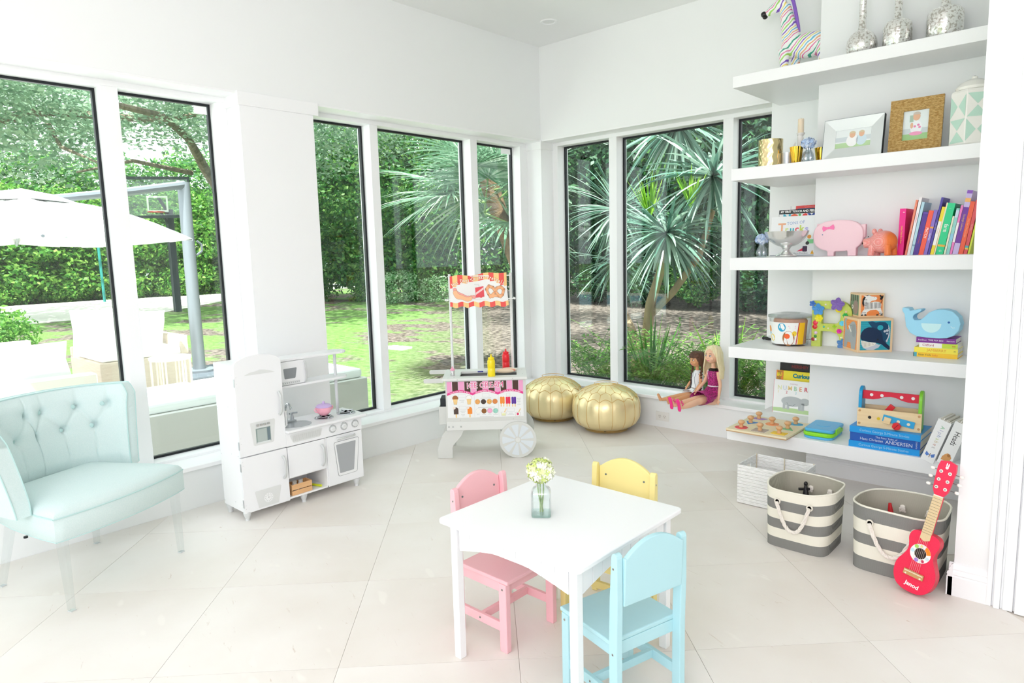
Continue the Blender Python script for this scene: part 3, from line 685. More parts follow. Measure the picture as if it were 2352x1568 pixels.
for x, c_ in ((1580, '#f7922f'), (1727, '#ea2050'), (1875, '#5a2f9e')):
    u, v = mx(x), mz(665, x)
    b.mt(tan).rect(u-.012, u-.005, v-.042, v-.02, .0006).rect(u+.005, u+.012, v-.042, v-.02, .0006)
    b.mt(mat(c_, .45)).flat(rrect(u-.0155, u-.0003, v-.023, v+.027, .006), .0009).flat(rrect(u+.0003, u+.0155, v-.023, v+.027, .006), .0009)
for x, c_ in ((1605, '#e7ebb4'), (1970, '#dd3b68')):
    u, v = mx(x), mz(1010, x); b.mt(ol_).flat([(u-.018, v+.012), (u+.018, v+.012), (u+.014, v-.014), (u-.014, v-.014)], .0004); b.mt(wht).flat([(u-.0168, v+.0108), (u+.0168, v+.0108), (u+.0132, v-.0128), (u-.0132, v-.0128)], .0006)
    if x < 1700: b.mt(mat(c_, .5)).flat([(u-.0145, v+.004), (u+.0145, v+.004), (u+.012, v-.011), (u-.012, v-.011)], .0008)
    else: b.mt(mat(c_, .5)).disc((u, v), .0085, .0008, 14)
    b.mt(tan).line([(u+.006, v+.012), (u+.018, v+.036)], .006, .0009)
b.mt(mat('#b9bdbb', .5))
for x0, x1, y0, y1 in ((450, 635, 515, 600), (465, 645, 820, 905), (1070, 1245, 490, 575), (1690, 1780, 480, 550), (1695, 1885, 860, 945)):
    b.line([(mx(x0), mz(y0, x0)), (mx(x1), mz(y0, x1)), (mx(x1), mz(y1, x1)), (mx(x0), mz(y1, x0)), (mx(x0), mz(y0, x0))], .0008, .0004)
for x, y, L in ((540, 670, 130), (550, 715, 80), (560, 950, 130), (560, 990, 90), (560, 1040, 100), (560, 1070, 70), (1160, 607, 280), (1170, 845, 440), (950, 1035, 70), (1100, 1030, 100), (1250, 1020, 90), (1400, 1025, 120), (1170, 1085, 360), (2010, 605, 100), (2010, 645, 80), (2010, 685, 90), (2010, 725, 30), (2010, 760, 90), (1795, 990, 90), (1795, 1025, 170)):
    nn = max(2, int(L/16)); u0, u1 = mx(x-L/2), mx(x+L/2)
    for k in range(nn): a = u0+(u1-u0)*k/nn; b.rect(a, a+(u1-u0)/nn*.72, mz(y, x)-.0014, mz(y, x)+.0014, .0004)
for x in (860, 1482): b.rect(mx(x)-.0004, mx(x)+.0004, V0_+.002, arc_y(mx(x))-.008, .0004)
obj('menu_pictures', b, fp, label='little pictures of cones, bars, cookies and ice pops', kind='stuff')
# side bin, beam, legs, wheels, handle bars
b = CB(CG2); b.box(.016, .022, .04, .2, .235, .36).box(.022, .07, .04, .046, .235, .36).box(.022, .07, .194, .2, .235, .36).box(.022, .07, .046, .194, .235, .241); sb = obj('side_bin', b, kart, bevel=.001)
obj('bin_lining', CB(mat('#20262b', .6)).box(.026, .066, .055, .18, .25, .415), kart, bevel=.004, label='black pouch in the side bin')
b = CB(); b.box(.07, .62, 0, .014, .20, .262).box(.07, .62, D-.014, D, .20, .262).box(.07, .084, .014, D-.014, .2, .262); bm_ = obj('beam', b, kart, bevel=.002)
b = CB(mat('#b9bdbc', .3, .7))
for x in (.085, .113, .168): b.cyl((x, -.0015, .226), (x, .0, .226), .0065, n=14)
obj('bolt_heads', b, bm_, kind='stuff')
def legprof():
    L_ = [(0, 0), (.103, 0), (.103, .075), (.112, .095), (.135, .12), (.165, .155), (.187, .2), (.07, .2)]
    return L_ + [(.055, .19), (.035, .165), (.02, .13), (.008, .095), (0, .07)]
for y in (0, D-.03): obj('leg', CB(CG2).prism(legprof(), y+.0145 if y else .0145, (y if y else 0)+.0295, 'y'), kart, bevel=.002)
def wheel(y0, sgn):
    cx, cz, r = .556, .1275, .1275
    rim = [(cx+r*math.cos(R(a)), cz+r*math.sin(R(a))) for a in range(0, 360, 8)]
    wo = obj('wheel', CB(CG2).prism(rim, y0, y0+.014, 'y'), kart, bevel=.0015)
    pl = frame((0, y0-.0006 if sgn < 0 else y0+.0146, 0), (1, 0, 0), (0, 0, 1)) if sgn < 0 else frame((0, y0+.0146, 0), (-1, 0, 0), (0, 0, 1))
    for k in range(9):
        a0, a1 = 40*k+6, 40*(k+1)-6
        p = [(cx+.108*math.cos(R(a0+(a1-a0)*i/6)), cz+.108*math.sin(R(a0+(a1-a0)*i/6))) for i in range(7)]
        mid = R((a0+a1)/2); d_ = .024
        inner = [(cx+.026*math.cos(R(a1+10)), cz+.026*math.sin(R(a1+10))), (cx+.026*math.cos(R(a0-10)), cz+.026*math.sin(R(a0-10)))]
        inner = [(cx+d_*math.cos(mid+.22), cz+d_*math.sin(mid+.22)), (cx+d_*math.cos(mid-.22), cz+d_*math.sin(mid-.22))]
        pts = p+inner
        if sgn > 0: pts = [(-x, z) for x, z in pts]
        obj('wheel_infill', MB(CWH).at(pl).flat(pts), wo, label='pale blue-grey wedge between spokes')
    obj('hub', CB(CG).cyl((cx, y0-.004, cz), (cx, y0+.018, cz), .018, n=20), wo, bevel=.001)
wheel(-.016, -1); wheel(D+.002, 1)
obj('axle', CB(mat('#b9bdbc', .3, .7)).cyl((.556, .0, .1275), (.556, D, .1275), .006, n=10), kart)
b = CB(CG2); b.box(.46, .60, .02, .032, .10, .2).box(.46, .60, D-.032, D-.02, .10, .2); obj('axle_block', b, kart)
for y0, y1 in ((-.016, .004), (D-.01, D+.01)):
    pr = [(.06, .537), (.06, .5655), (-.066, .5655), (-.074, .56), (-.074, .543), (-.066, .537)]
    obj('handle_bar', CB(CG2).prism(pr, y0, y1, 'y'), kart, bevel=.002)
for x in (.098, .536): obj('post', CB(mat('#eceeee', .35)).cyl((x, .333, .566), (x, .333, 1.262), .0095, n=14), kart, smooth=True)
for z, x0, x1 in ((1.247, .098, .536), (1.085, .082, .556)):
    b = CB(mat('#f4f6f6', .3)); b.cyl((x0, .333, z), (x0, .2, z), .0035, n=8).cyl((x1, .333, z), (x1, .2, z), .0035, n=8).cyl((x0, .2, z), (x1, .2, z), .0035, n=8)
    if z < 1.2: b.ell((x0-.004, .2, z), (.008, .008, .008), 10, 6).ell((x1+.004, .2, z), (.008, .008, .008), 10, 6)
    obj('rod', b, kart, smooth=True)
# canopy sign, hangs from the rods: u 0..1, v 0..1 mapped on a slightly wavy cloth
def sgn_pt(u, v):
    x = .112+(.508-.112)*u; x += (v < .5)*(.5-v)*.03*(u-.25)
    top = 1.248+.024*u+.006*math.sin(u*12); bot = 1.033+.006*math.sin(u*6.283*5.+1.5)
    return (x, .196-.012*math.sin(u*9)*(.3+v)-.03*(1-v)*0, bot+(top-bot)*v)
b = MB(mat('#f3f3f3', .6)); NU, NV = 44, 20; red = mat('#f25a55', .6); yl = mat('#fbd08c', .6); wm = mat('#f4f4f2', .6)
def arcv(u): return .60+.20*math.sin(math.pi*min(1, max(0, (u-.02)/.96)))**.8*1.05
vs = []; 
for j in range(NV+1):
    for i in range(NU+1): vs.append(sgn_pt(i/NU, j/NV))
for j in range(NV):
    for i in range(NU):
        u, v = (i+.5)/NU, (j+.5)/NV
        st = int((u*NU+2)//4) % 2 == 0
        mm = (red if st else yl) if (v > arcv(u) or v < .165) else wm
        b.mt(mm); b.add([vs[j*(NU+1)+i], vs[j*(NU+1)+i+1], vs[(j+1)*(NU+1)+i+1], vs[(j+1)*(NU+1)+i]], [(0, 1, 2, 3)])
cs = obj('canopy_sign', b, kart, label='red and yellow striped sign with hot dog, drink and pretzel', fix=False)
cs.modifiers.new('s', 'SOLIDIFY').thickness = .0015
def sgnprint(name, build, label=None):
    b = MB(); build(b)
    b.v = [(lambda q, h: (q[0], q[1]-.0016-h, q[2]))(sgn_pt(p[0]/1.75, p[1]), p[2]) for p in b.v]      # u axis scaled to true shape
    return obj(name, b, cs, fix=False, label=label)
def bl(b):
    s_ = 'Hot Dogs•Drinks•Pretzels'; 
    for lay, (mm, off, h) in enumerate(((mat('#e2704f', .6), .009, .0004), (mat('#fdf0da', .6), .004, .0008))):
        for k, ch in enumerate(s_):
            if ch == ' ': continue
            u = .06+1.63*(k+.5)/len(s_); uu = u/1.75; v = arcv(uu)-.075+.17-.02; b.mt(mm).text(ch, (u, v), .155, h, 28*math.cos(math.pi*uu), .72, bold=off)
sgnprint('sign_lettering', bl, 'cream lettering: Hot Dogs Drinks Pretzels')
def bd(b):
    o_ = mat('#b98a6a', .6); bun = mat('#fdc396', .6); sau = mat('#fba7a0', .6)
    def sausage(c0, c1, c2, r, m_, h):
        P = []
        for t in np.linspace(0, 1, 12):
            P.append(((1-t)**2*c0[0]+2*t*(1-t)*c1[0]+t*t*c2[0], (1-t)**2*c0[1]+2*t*(1-t)*c1[1]+t*t*c2[1]))
        b.mt(m_)
        for p in P: b.disc(p, r, h, 14)
    sausage((.15, .56), (.20, .32), (.72, .30), .062, o_, .0003); sausage((.15, .56), (.20, .32), (.72, .30), .056, sau, .0005)
    sausage((.16, .47), (.22, .25), (.60, .27), .075, o_, .0007); sausage((.16, .47), (.22, .25), (.60, .27), .069, bun, .0009)
    R_ = mat('#e8505a', .6); b.mt(R_).flat([(.78, .28), (1.04, .28), (1.03, .60), (.77, .60)], .0004)
    b.mt(wm).flat([(.79, .29), (.99, .29), (.83, .36)], .0006).flat([(.80, .50), (1.02, .60), (.90, .60), (.79, .55)], .0006)
    b.mt(mat('#fbd0cf', .6)).flat([(.785, .37), (1.03, .50), (1.03, .57), (.785, .44)], .0008); b.mt(R_).text('CHERRY', (.908, .468), .062, .001, 27, .9, bold=.003)
    b.mt(mat('#f0554e', .6)).disc((.95, .32), .045, .001, 14); b.disc((.86, .575), .03, .001, 12)
    b.mt(mat('#b9b9b9', .6)).line([(.90, .60), (.88, .69), (.76, .70)], .02, .0006); b.mt(wm).line([(.90, .60), (.88, .69), (.765, .70)], .012, .0008)
    for mm, r, h in ((o_, .047, .0005), (mat('#fbb987', .6), .038, .0008)):
        P = [(1.30, .30), (1.18, .36), (1.12, .50), (1.20, .61), (1.32, .56), (1.40, .42), (1.52, .30)]; P2 = [(1.22, .30), (1.38, .42), (1.44, .54), (1.56, .60), (1.65, .50), (1.60, .36), (1.46, .30), (1.30, .32)]
        for Q in (P, P2):
            b.mt(mm)
            for p0, p1 in zip(Q[:-1], Q[1:]):
                for t in (0, .25, .5, .75, 1): b.disc((p0[0]+(p1[0]-p0[0])*t, p0[1]+(p1[1]-p0[1])*t), r, h, 12)
sgnprint('sign_pictures', bd, 'hot dog, cherry drink carton and pretzel drawings')

def cart_item(u, y, z):
    a = R(43); return (.412+u*math.cos(a)-y*math.sin(a), -1.667+u*math.sin(a)+y*math.cos(a), z)
def squeeze(name, hexc, label, loc):
    m = mat(hexc, .35, spec=.5, coat=.3); t = thing(name, label, 'bottle', loc, group='squeeze bottles on the snack cart')
    obj('body', MB(m).lathe([(.0001, 0), (.0255, 0), (.0265, .006), (.0265, .052), (.025, .056), (.0265, .060), (.0265, .105), (.023, .114), (.0185, .118)], n=24), t, smooth=True)
    obj('cap', MB(m).lathe([(.0215, .1185), (.0215, .129), (.019, .131), (.0085, .133), (.0055, .139), (.0045, .152), (.0001, .153)], n=20), t, smooth=True)
    return t
squeeze('mustard_bottle', '#f9e000', 'bright yellow toy squeeze bottle on the snack cart', cart_item(.387, .04, .5662))
squeeze('ketchup_bottle', '#ee1024', 'red toy squeeze bottle at the back of the snack cart', cart_item(.487, .285, .5662))
t = thing('doll_bottle', 'tiny toy milk bottle with pink cap on the corner of the snack cart', 'toy bottle', cart_item(.115, .10, .5662))
obj('bottle', MB(clear('milk_plastic', '#f4f1f3', 1.4, .35, .2)).lathe([(.0001, 0), (.0165, 0), (.017, .03), (.014, .036)], n=18), t, smooth=True); obj('cap', MB(mat('#f7a9c4', .4)).lathe([(.0165, .0365), (.0165, .046), (.006, .053), (.004, .063), (.0001, .066)], n=18), t, smooth=True, label='pink nipple cap')
t = thing('toy_bun', 'beige felt hot dog bun with sausage lying on the cart counter', 'toy food', cart_item(.49, .15, .5662), 43)
b = MB(mat('#ecd6bd', .8)); b.ell((-.01, -.022, .017), (.062, .017, .016), 18, 10); obj('bun_half', b, t, smooth=True)
b = MB(mat('#f0dcc6', .8)); b.ell((.012, .022, .017), (.062, .018, .017), 18, 10); obj('bun_half', b, t, smooth=True)
b = MB(mat('#e29a86', .6)); b.tube([(-.065, 0, .014), (-.03, .002, .02), (.02, 0, .02), (.06, .002, .016)], [.008, .011, .011, .008], 10); obj('sausage', b, t, smooth=True)
t = thing('toy_knife', 'small navy blue toy utensil lying across the grey tray of the cart', 'toy utensil', cart_item(.345, .2, .567), 43)
obj('blade', MB(mat('#c9ccd6', .3)).box(-.02, .05, -.006, .006, 0, .003), t, bevel=.001); obj('handle', MB(mat('#3c3f94', .4)).box(-.06, -.0205, -.007, .007, 0, .008), t, bevel=.002)

# ================================================================== gold poufs
def gold():
    m = bpy.data.materials.new('gold_leather'); m.use_nodes = True; n, l, b = nodes(m)
    b.inputs['Base Color'].default_value = lin('#f4e2b0'); b.inputs['Metallic'].default_value = .6; b.inputs['Roughness'].default_value = .33
    tc = n.new('ShaderNodeTexCoord'); t = n.new('ShaderNodeTexNoise'); t.inputs['Scale'].default_value = 9; t.inputs['Detail'].default_value = 4; l.new(tc.outputs['Object'], t.inputs['Vector'])
    bp = n.new('ShaderNodeBump'); bp.inputs['Strength'].default_value = .25; bp.inputs['Distance'].default_value = .02; l.new(t.outputs['Fac'], bp.inputs['Height']); l.new(bp.outputs[0], b.inputs['Normal'])
    return m
GOLD = gold(); SEAM = mat('#dcb263', .5, .2)
def pouf(label, loc, rz, Rr=.268, H=.365):
    t = thing('gold_pouf', label, 'pouf', loc, rz, 'gold leather poufs')
    n = 96; N = 16
    def rad(z): 
        q = (z/H-.46)/.54 if z/H > .46 else (z/H-.46)/.46
        return Rr*max(.0,1-min(1,abs(q))**(2.9 if q > 0 else 3.2))**(.62 if q > 0 else .42)
    zs = [0.004, .012, .03, .06, .1, .14, .18, .22, .25, .28, .3, .32, .335, .347, .355, .361, .3645]
    def puff(a, z):
        q = abs(math.sin(a*N/2)) ; f_ = (1-.018*(1-q**.5)) if z < .27 else (1-.012*(1-abs(math.sin(a*N/2+math.pi/2*0))**.5))
        return f_
    prof = []
    rings = []
    for z in zs:
        r_ = max(rad(z), .17 if z < .01 else .0)
        rings.append([(r_*puff(2*math.pi*k/n, z)*math.cos(2*math.pi*k/n), r_*puff(2*math.pi*k/n, z)*math.sin(2*math.pi*k/n), z) for k in range(n)])
    b = MB(GOLD).rings(rings, True, True, False); b.rings([rings[-1], [(0.6*p[0], .6*p[1], .3655) for p in rings[-1]], [(0.02*p[0], .02*p[1], .366) for p in rings[-1]]], True, False, True)
    obj('cushion', b, t, smooth=True, ang=60)
    zt = .285; sm = MB(SEAM)
    def on_(a, z, e=.001): r_ = rad(z)*puff(a, z)+e; return (r_*math.cos(a), r_*math.sin(a), z)
    for k in range(N):
        a = 2*math.pi*k/N
        sm.tube([on_(a, z) for z in (.02, .06, .1, .14, .18, .22, .26)], .0018, 5)
        a2 = 2*math.pi*(k+.5)/N
        sm.tube([on_(a+(a2-a)*i/4, .26+.022*math.sin(math.pi/2*i/4)) for i in range(5)], .0018, 5)
        sm.tube([on_(a2+(2*math.pi*(k+1)/N-a2)*i/4, .26+.022*math.cos(math.pi/2*i/4)) for i in range(5)], .0018, 5)
        sm.tube([on_(a, z) for z in (.26, .29, .31)], .0018, 5)
        sm.tube([on_(a, .31), on_(a2, .325), on_(2*math.pi*(k+1)/N, .31)], .0018, 5)
        sm.tube([on_(a2, z) for z in (.325, .34, .352, .36)], .0018, 5)
    sm.tube([(.092*math.cos(R(a)), .092*math.sin(R(a)), .3655) for a in range(0, 361, 12)], .002, 5)
    obj('seams', sm, t, label='raised stitched seams')
    b = MB(SEAM).tube([on_(R(a), .014, .002) for a in range(0, 361, 8)], .0035, 6); obj('bottom_piping', b, t, smooth=True)
    b = MB(mat('#4f5240', .6)).tube([on_(R(-58), .012, .004), on_(R(-57), .02, .007), on_(R(-56), .01, .012)], .002, 5).tube([on_(R(-58), .012, .004), on_(R(-61), .02, .007), on_(R(-60), .006, .015)], .002, 5); obj('zip_pull', b, t)
    return t
pouf('shiny gold leather pouf nearer the camera, right one of the pair', (.868, -.296, 0), 0)
pouf('shiny gold leather pouf in the corner, partly behind the snack cart', (.315, -.278, 0), 11, .262, .36)

# ================================================================== tufted slipper chairs
MINT = noisy('mint_linen', [(.3, '#d2e6e5'), (.7, '#dbebea')], 260, 2, .85, .12, bscale=900, spec=.2)
MINTP = mat('#bcdcda', .8); ACR = clear('acrylic', '#f6fbfb', 1.49, .02)
def acr2():
    m = bpy.data.materials.new('acrylic_leg'); m.use_nodes = True; n, l, b = nodes(m); b.inputs['Transmission Weight'].default_value = .0
    out = n['Material Output']; t = n.new('ShaderNodeBsdfTransparent'); t.inputs[0].default_value = lin('#fbfdfd'); g_ = n.new('ShaderNodeBsdfGlossy'); g_.inputs['Roughness'].default_value = .03
    f = n.new('ShaderNodeLayerWeight'); f.inputs[0].default_value = .16; mx_ = n.new('ShaderNodeMixShader'); l.new(f.outputs['Facing'], mx_.inputs[0]); l.new(t.outputs[0], mx_.inputs[1]); l.new(g_.outputs[0], mx_.inputs[2])
    n.remove(b); l.new(mx_.outputs[0], out.inputs[0]); return m
ACL = acr2()
def slipper(label, loc, rz, back=True):
    t = thing('tufted_chair', label, 'chair', loc, rz, 'mint tufted slipper chairs with clear legs'); W = .63
    # seat outline: bowed front (y<0), narrower back
    fr = [(x, -.045*math.sin(math.pi*(x+.02)/(W+.02))**.8 if 0 < x+.02 < W+.02 else 0) for x in np.linspace(-.02, W, 19)]
    ol = fr + [(W-.01, .1), (W-.05, .32), (W-.08, .50), (.08, .50), (.03, .32), (-.01, .1)]
    cx_, cy_ = W/2, .22
    def sc(f_, z): return [(cx_+(x-cx_)*f_, cy_+(y-cy_)*f_, z) for x, y in ol]
    b = MB(MINT).rings([sc(.985, .302), sc(1, .306), sc(1.0, .395), sc(.995, .402), sc(.985, .412), sc(.95, .425), sc(.86, .437), sc(.7, .444), sc(.4, .448), sc(.1, .449)])
    obj('seat', b, t, smooth=True, ang=50)
    p = MB(MINTP); P = sc(1.001, .4)+[sc(1.001, .4)[0]]; p.tube(P, .0032, 6); P = sc(.995, .304)+[sc(.995, .304)[0]]; p.tube(P, .0026, 6); obj('seat_piping', p, t, smooth=True)
    for x, y, dx, dy in ((.015, .015, -.0, -.01), (W-.05, .015, .0, -.01), (W-.12, .46, .03, .05), (.12, .46, -.04, .05)):
        def q(z, s): 
            k = (.302-z)/.302; return [(x+dx*k-s, y+dy*k-s, z), (x+dx*k+s, y+dy*k-s, z), (x+dx*k+s, y+dy*k+s, z), (x+dx*k-s, y+dy*k+s, z)]
        lg = obj('leg', MB(ACL).rings([q(0.004, .0105), q(.02, .011), q(.302, .0165)]), t, bevel=.0015, label='clear acrylic square leg')
        obj('foot_pad', MB(mat('#dfe4e6', .15, .3)).rings([q(0, .011), q(.0035, .011)]), lg)
    obj('glide', MB(BLACK).cyl((.0, .2, .295), (.0, .2, .302), .008, n=10), t)
    # back: U-shaped plan
    plan = [(-.008, .14), (.0, .24), (.022, .33), (.065, .41), (.13, .465), (.21, .495), (.30, .507), (.33, .507), (.42, .498), (.50, .47), (.56, .425), (.60, .37), (.618, .31)]
    def spl(s):
        u = s*(len(plan)-1); i = min(len(plan)-2, int(u)); f_ = u-i
        p0, p1, p2, p3 = (Vector(plan[max(0, min(len(plan)-1, j))]) for j in (i-1, i, i+1, i+2))
        return .5*((2*p1)+(p2-p0)*f_+(2*p0-5*p1+4*p2-p3)*f_**2+(3*p1-p0-3*p2+p3)*f_**3)
    NS, NZ = 170, 44; cen = Vector((W/2, .05))
    def topz(s): e = min(s, 1-s); return .60+.205*min(1, (e/.07))**.6 if e < .07 else .805
    btn = []
    for r_, (zc, off) in enumerate(((.71, 0), (.61, .5))):
        for k in range(7):
            s = .13+(k+off)*.123
            if s < .9: btn.append((s, zc))
    prs = [(A, B_) for A in btn for B_ in btn if A[1] > B_[1]+.05 and abs(A[0]-B_[0]) < .07]
    ins, out = [], []
    for j in range(NZ+1):
        ri, ro = [], []
        for i in range(NS+1):
            s = i/NS; s = .5+(s-.5)*(1-.085*j/NZ); p = spl(s); tz = topz(s); z = .40+(tz-.40)*j/NZ; a = spl(min(1, s+.01))-spl(max(0, s-.01)); nrm = Vector((-a.y, a.x)).normalized()
            lean = .16*((z-.40)/.4)**1.3*.45
            dep = 0
            for (bs, bz) in btn:
                d2 = ((s-bs)*1.15)**2*1.0+(z-bz)**2; dep += .020*math.exp(-d2/.00035)+.012*math.exp(-d2/.0025)
            for A, B_ in prs:
                    if abs(s-A[0]) < .1:
                        ax_, az = A[0]*1.15, A[1]; bx_, bz_ = B_[0]*1.15, B_[1]; px_, pz = s*1.15, z; L2 = (bx_-ax_)**2+(bz_-az)**2; tt = max(0, min(1, ((px_-ax_)*(bx_-ax_)+(pz-az)*(bz_-az))/L2))
                        dd = math.hypot(px_-ax_-tt*(bx_-ax_), pz-az-tt*(bz_-az)); dep += .007*math.exp(-(dd/.008)**2)
            for (bs, bz) in btn:
                if bz > .68 and z > bz: dep += .005*math.exp(-(((s-bs)*1.15)/.006)**2)
                if bz < .65 and z < bz: dep += .006*math.exp(-(((s-bs)*1.15)/.0045)**2)
            edge = min(1, j/NZ*6)*min(1, (NZ-j)/NZ*6+.25)*min(1, s*14+.2)*min(1, (1-s)*14+.2)
            ins.append((p.x+nrm.x*(lean-.022*edge+dep*edge), p.y+nrm.y*(lean-.022*edge+dep*edge), z)); out.append((p.x+nrm.x*(lean+.055), p.y+nrm.y*(lean+.055), z-.004*(j == NZ)))
    b = MB(MINT); n1 = NS+1; vs = ins+out; o_ = len(ins); fs = []
    for j in range(NZ):
        for i in range(NS):
            q = j*n1+i; fs.append((q, q+1, q+n1+1, q+n1)); fs.append((o_+q, o_+q+n1, o_+q+n1+1, o_+q+1))
    for i in range(NS): q = NZ*n1+i; fs.append((q, q+1, o_+q+1, o_+q)); fs.append((i, o_+i, o_+i+1, i+1))
    for j in range(NZ): q = j*n1; fs.append((q, q+n1, o_+q+n1, o_+q)); q += NS; fs.append((q, o_+q, o_+q+n1, q+n1))
    b.add(vs, fs); bk = obj('backrest', b, t, smooth=True, ang=70)
    for bs, bz in btn:
        i, j = int(round(bs*NS)), int(round((bz-.40)/(topz(bs)-.40)*NZ)); p = Vector(ins[j*n1+i])
        d = (Vector((W/2, .1, bz))-p).normalized(); M = d.to_track_quat('Z', 'Y').to_matrix().to_4x4(); M.translation = p+d*.004
        obj('button', MB(MINTP).at(M).lathe([(.0105, -.002), (.0105, .001), (.008, .004), (.0001, .0055)], n=14), bk, smooth=True)
    p = MB(MINTP)
    for side in (ins, out):
        L_ = [side[NZ*n1+i] for i in range(NS+1)]; L_ = [side[j*n1] for j in range(0, NZ, 3)] + L_ + [side[j*n1+NS] for j in range(NZ-1, -1, -3)]; p.tube(L_, .003, 6)
    obj('back_piping', p, bk, smooth=True)
    return t
slipper('pale mint button-tufted slipper chair with clear acrylic legs', (.775, -3.965, 0), 113.3)
# ================================================================== things on the shelves
S1, S2, S3, S4, S5 = 2.3842, 1.8582, 1.3352, .7972, .2922
def remesh(o, v=.003, sm=6, red=0):
    q = o.modifiers.new('r', 'REMESH'); q.mode = 'VOXEL'; q.voxel_size = v; q.use_smooth_shade = True
    q = o.modifiers.new('s', 'SMOOTH'); q.factor = .5; q.iterations = sm; return o
# ---- zebra
def stripes():
    m = bpy.data.materials.new('zebra_paint'); m.use_nodes = True; n, l, b = nodes(m); b.inputs['Roughness'].default_value = .3
    tc = n.new('ShaderNodeTexCoord'); sp = n.new('ShaderNodeSeparateXYZ'); l.new(tc.outputs['Object'], sp.inputs[0])
    nz = n.new('ShaderNodeTexNoise'); nz.inputs['Scale'].default_value = 9; l.new(tc.outputs['Object'], nz.inputs['Vector'])
    a = n.new('ShaderNodeMath'); a.operation = 'MULTIPLY'; a.inputs[1].default_value = .9; l.new(sp.outputs['X'], a.inputs[0])
    z2 = n.new('ShaderNodeMath'); z2.operation = 'MULTIPLY'; z2.inputs[1].default_value = 1.0; l.new(sp.outputs['Z'], z2.inputs[0])
    s_ = n.new('ShaderNodeMath'); s_.operation = 'SUBTRACT'; l.new(z2.outputs[0], s_.inputs[0]); l.new(a.outputs[0], s_.inputs[1])
    w = n.new('ShaderNodeMath'); w.operation = 'MULTIPLY_ADD'; w.inputs[1].default_value = .09; l.new(nz.outputs['Fac'], w.inputs[0]); l.new(s_.outputs[0], w.inputs[2])
    k = n.new('ShaderNodeMath'); k.operation = 'MULTIPLY'; k.inputs[1].default_value = 5.2; l.new(w.outputs[0], k.inputs[0])
    f = n.new('ShaderNodeMath'); f.operation = 'FRACT'; l.new(k.outputs[0], f.inputs[0])
    r = n.new('ShaderNodeValToRGB'); r.color_ramp.interpolation = 'CONSTANT'; e = r.color_ramp.elements
    e[0].position = 0; e[0].color = lin('#fbfbfa'); e[1].position = .95; e[1].color = lin('#fbfbfa')
    for i, c in enumerate(('#e86aa6', '#f2a878', '#58b6dc', '#f2dc6a', '#7f53c4', '#a6d96a', '#e986b4', '#3aa98a')):
        x = e.new(.03+i*.118); x.color = lin(c); x = e.new(.03+i*.118+.048); x.color = lin('#fbfbfa')
    l.new(f.outputs[0], r.inputs[0]); l.new(r.outputs[0], b.inputs['Base Color']); return m
t = thing('zebra_figurine', 'white zebra figurine with rainbow coloured stripes and black nose on the topmost shelf', 'figurine', (2.30, -.20, S1), 0)
b = MB(stripes())
b.ell((.02, 0, .225), (.135, .062, .075), 20, 12); b.ell((-.09, 0, .24), (.066, .056, .075), 16, 10)
b.tube([(-.085, 0, .25), (-.105, 0, .33), (-.125, 0, .42), (-.14, 0, .49)], [.062, .05, .04, .034], 14)
b.tube([(-.13, 0, .51), (-.17, -.006, .50), (-.215, -.012, .478), (-.25, -.016, .462)], [.036, .036, .027, .019], 14)
for x, y in ((-.12, -.034), (-.075, .034), (.105, -.034), (.115, .034)):
    b.tube([(x, y, .22), (x-.004, y, .14), (x, y, .07), (x-.002, y, .001)], [.040, .026, .021, .026], 12)
remesh(obj('body', b, t), .005)
b = MB(mat('#1b1b1d', .15)); b.ell((-.262, -.026, .462), (.018, .015, .018), 12, 8).ell((-.262, -.004, .455), (.018, .015, .017), 12, 8); obj('nose', b, t, smooth=True, kind='stuff')
for y in (-.024, .024): obj('ear', MB(mat('#fbfbfa', .4)).at(Matrix.Translation((-.12, y, .548)) @ Matrix.Rotation(R(-15), 4, 'Y')).ell((0, 0, 0), (.009, .012, .028), 10, 8), t, smooth=True)
for y in (-.03, .03): obj('eye', MB(mat('#1b1b1d', .1)).ell((-.165, y, .515), (.006, .004, .006), 8, 6), t, smooth=True)
b = MB(mat('#8e62c9', .5)).tube([(-.115, 0, .55), (-.088, 0, .50), (-.07, 0, .42), (-.055, 0, .35), (-.045, 0, .315)], [.006, .011, .011, .010, .004], 8); obj('mane', b, t, smooth=True)
b = MB(mat('#b9c2e6', .5)).tube([(.15, 0, .26), (.18, 0, .22), (.188, 0, .15)], [.008, .007, .012], 8); obj('tail', b, t, smooth=True)

# ---- mercury glass bottles
MERC = noisy('mercury_glass', [(.40, '#c3bdb6'), (.5, '#f6f5f3'), (.62, '#f4f3f1')], 95, 6, .12, .2, metal=.75, bscale=60)
def merc(label, loc, prof): obj('bottle', MB(MERC).lathe(prof, n=40), thing('mercury_glass_bottle', label, 'bottle', loc, group='mercury glass bottles on the top shelf'), smooth=True, ang=60)
merc('round-bodied mercury glass bottle with a long neck, left of three on the top shelf', (2.703, -.53, S1), [(.0001, 0), (.035, 0), (.055, .01), (.071, .035), (.077, .068), (.072, .1), (.055, .128), (.034, .144), (.023, .15), (.0185, .165), (.017, .32), (.022, .328), (.022, .34), (.014, .34), (.014, .2)])
merc('square-shouldered mercury glass bottle, middle of three on the top shelf', (2.874, -.53, S1), [(.0001, 0), (.060, 0), (.068, .008), (.069, .12), (.064, .143), (.05, .156), (.03, .162), (.019, .17), (.0175, .33), (.022, .338), (.022, .35), (.014, .35), (.014, .2)])
merc('widest mercury glass bottle with broad shoulders, right of three on the top shelf', (3.085, -.53, S1), [(.0001, 0), (.072, 0), (.080, .008), (.081, .12), (.077, .148), (.062, .163), (.03, .17), (.026, .178), (.021, .186), (.019, .34), (.024, .348), (.024, .36), (.015, .36), (.015, .2)])

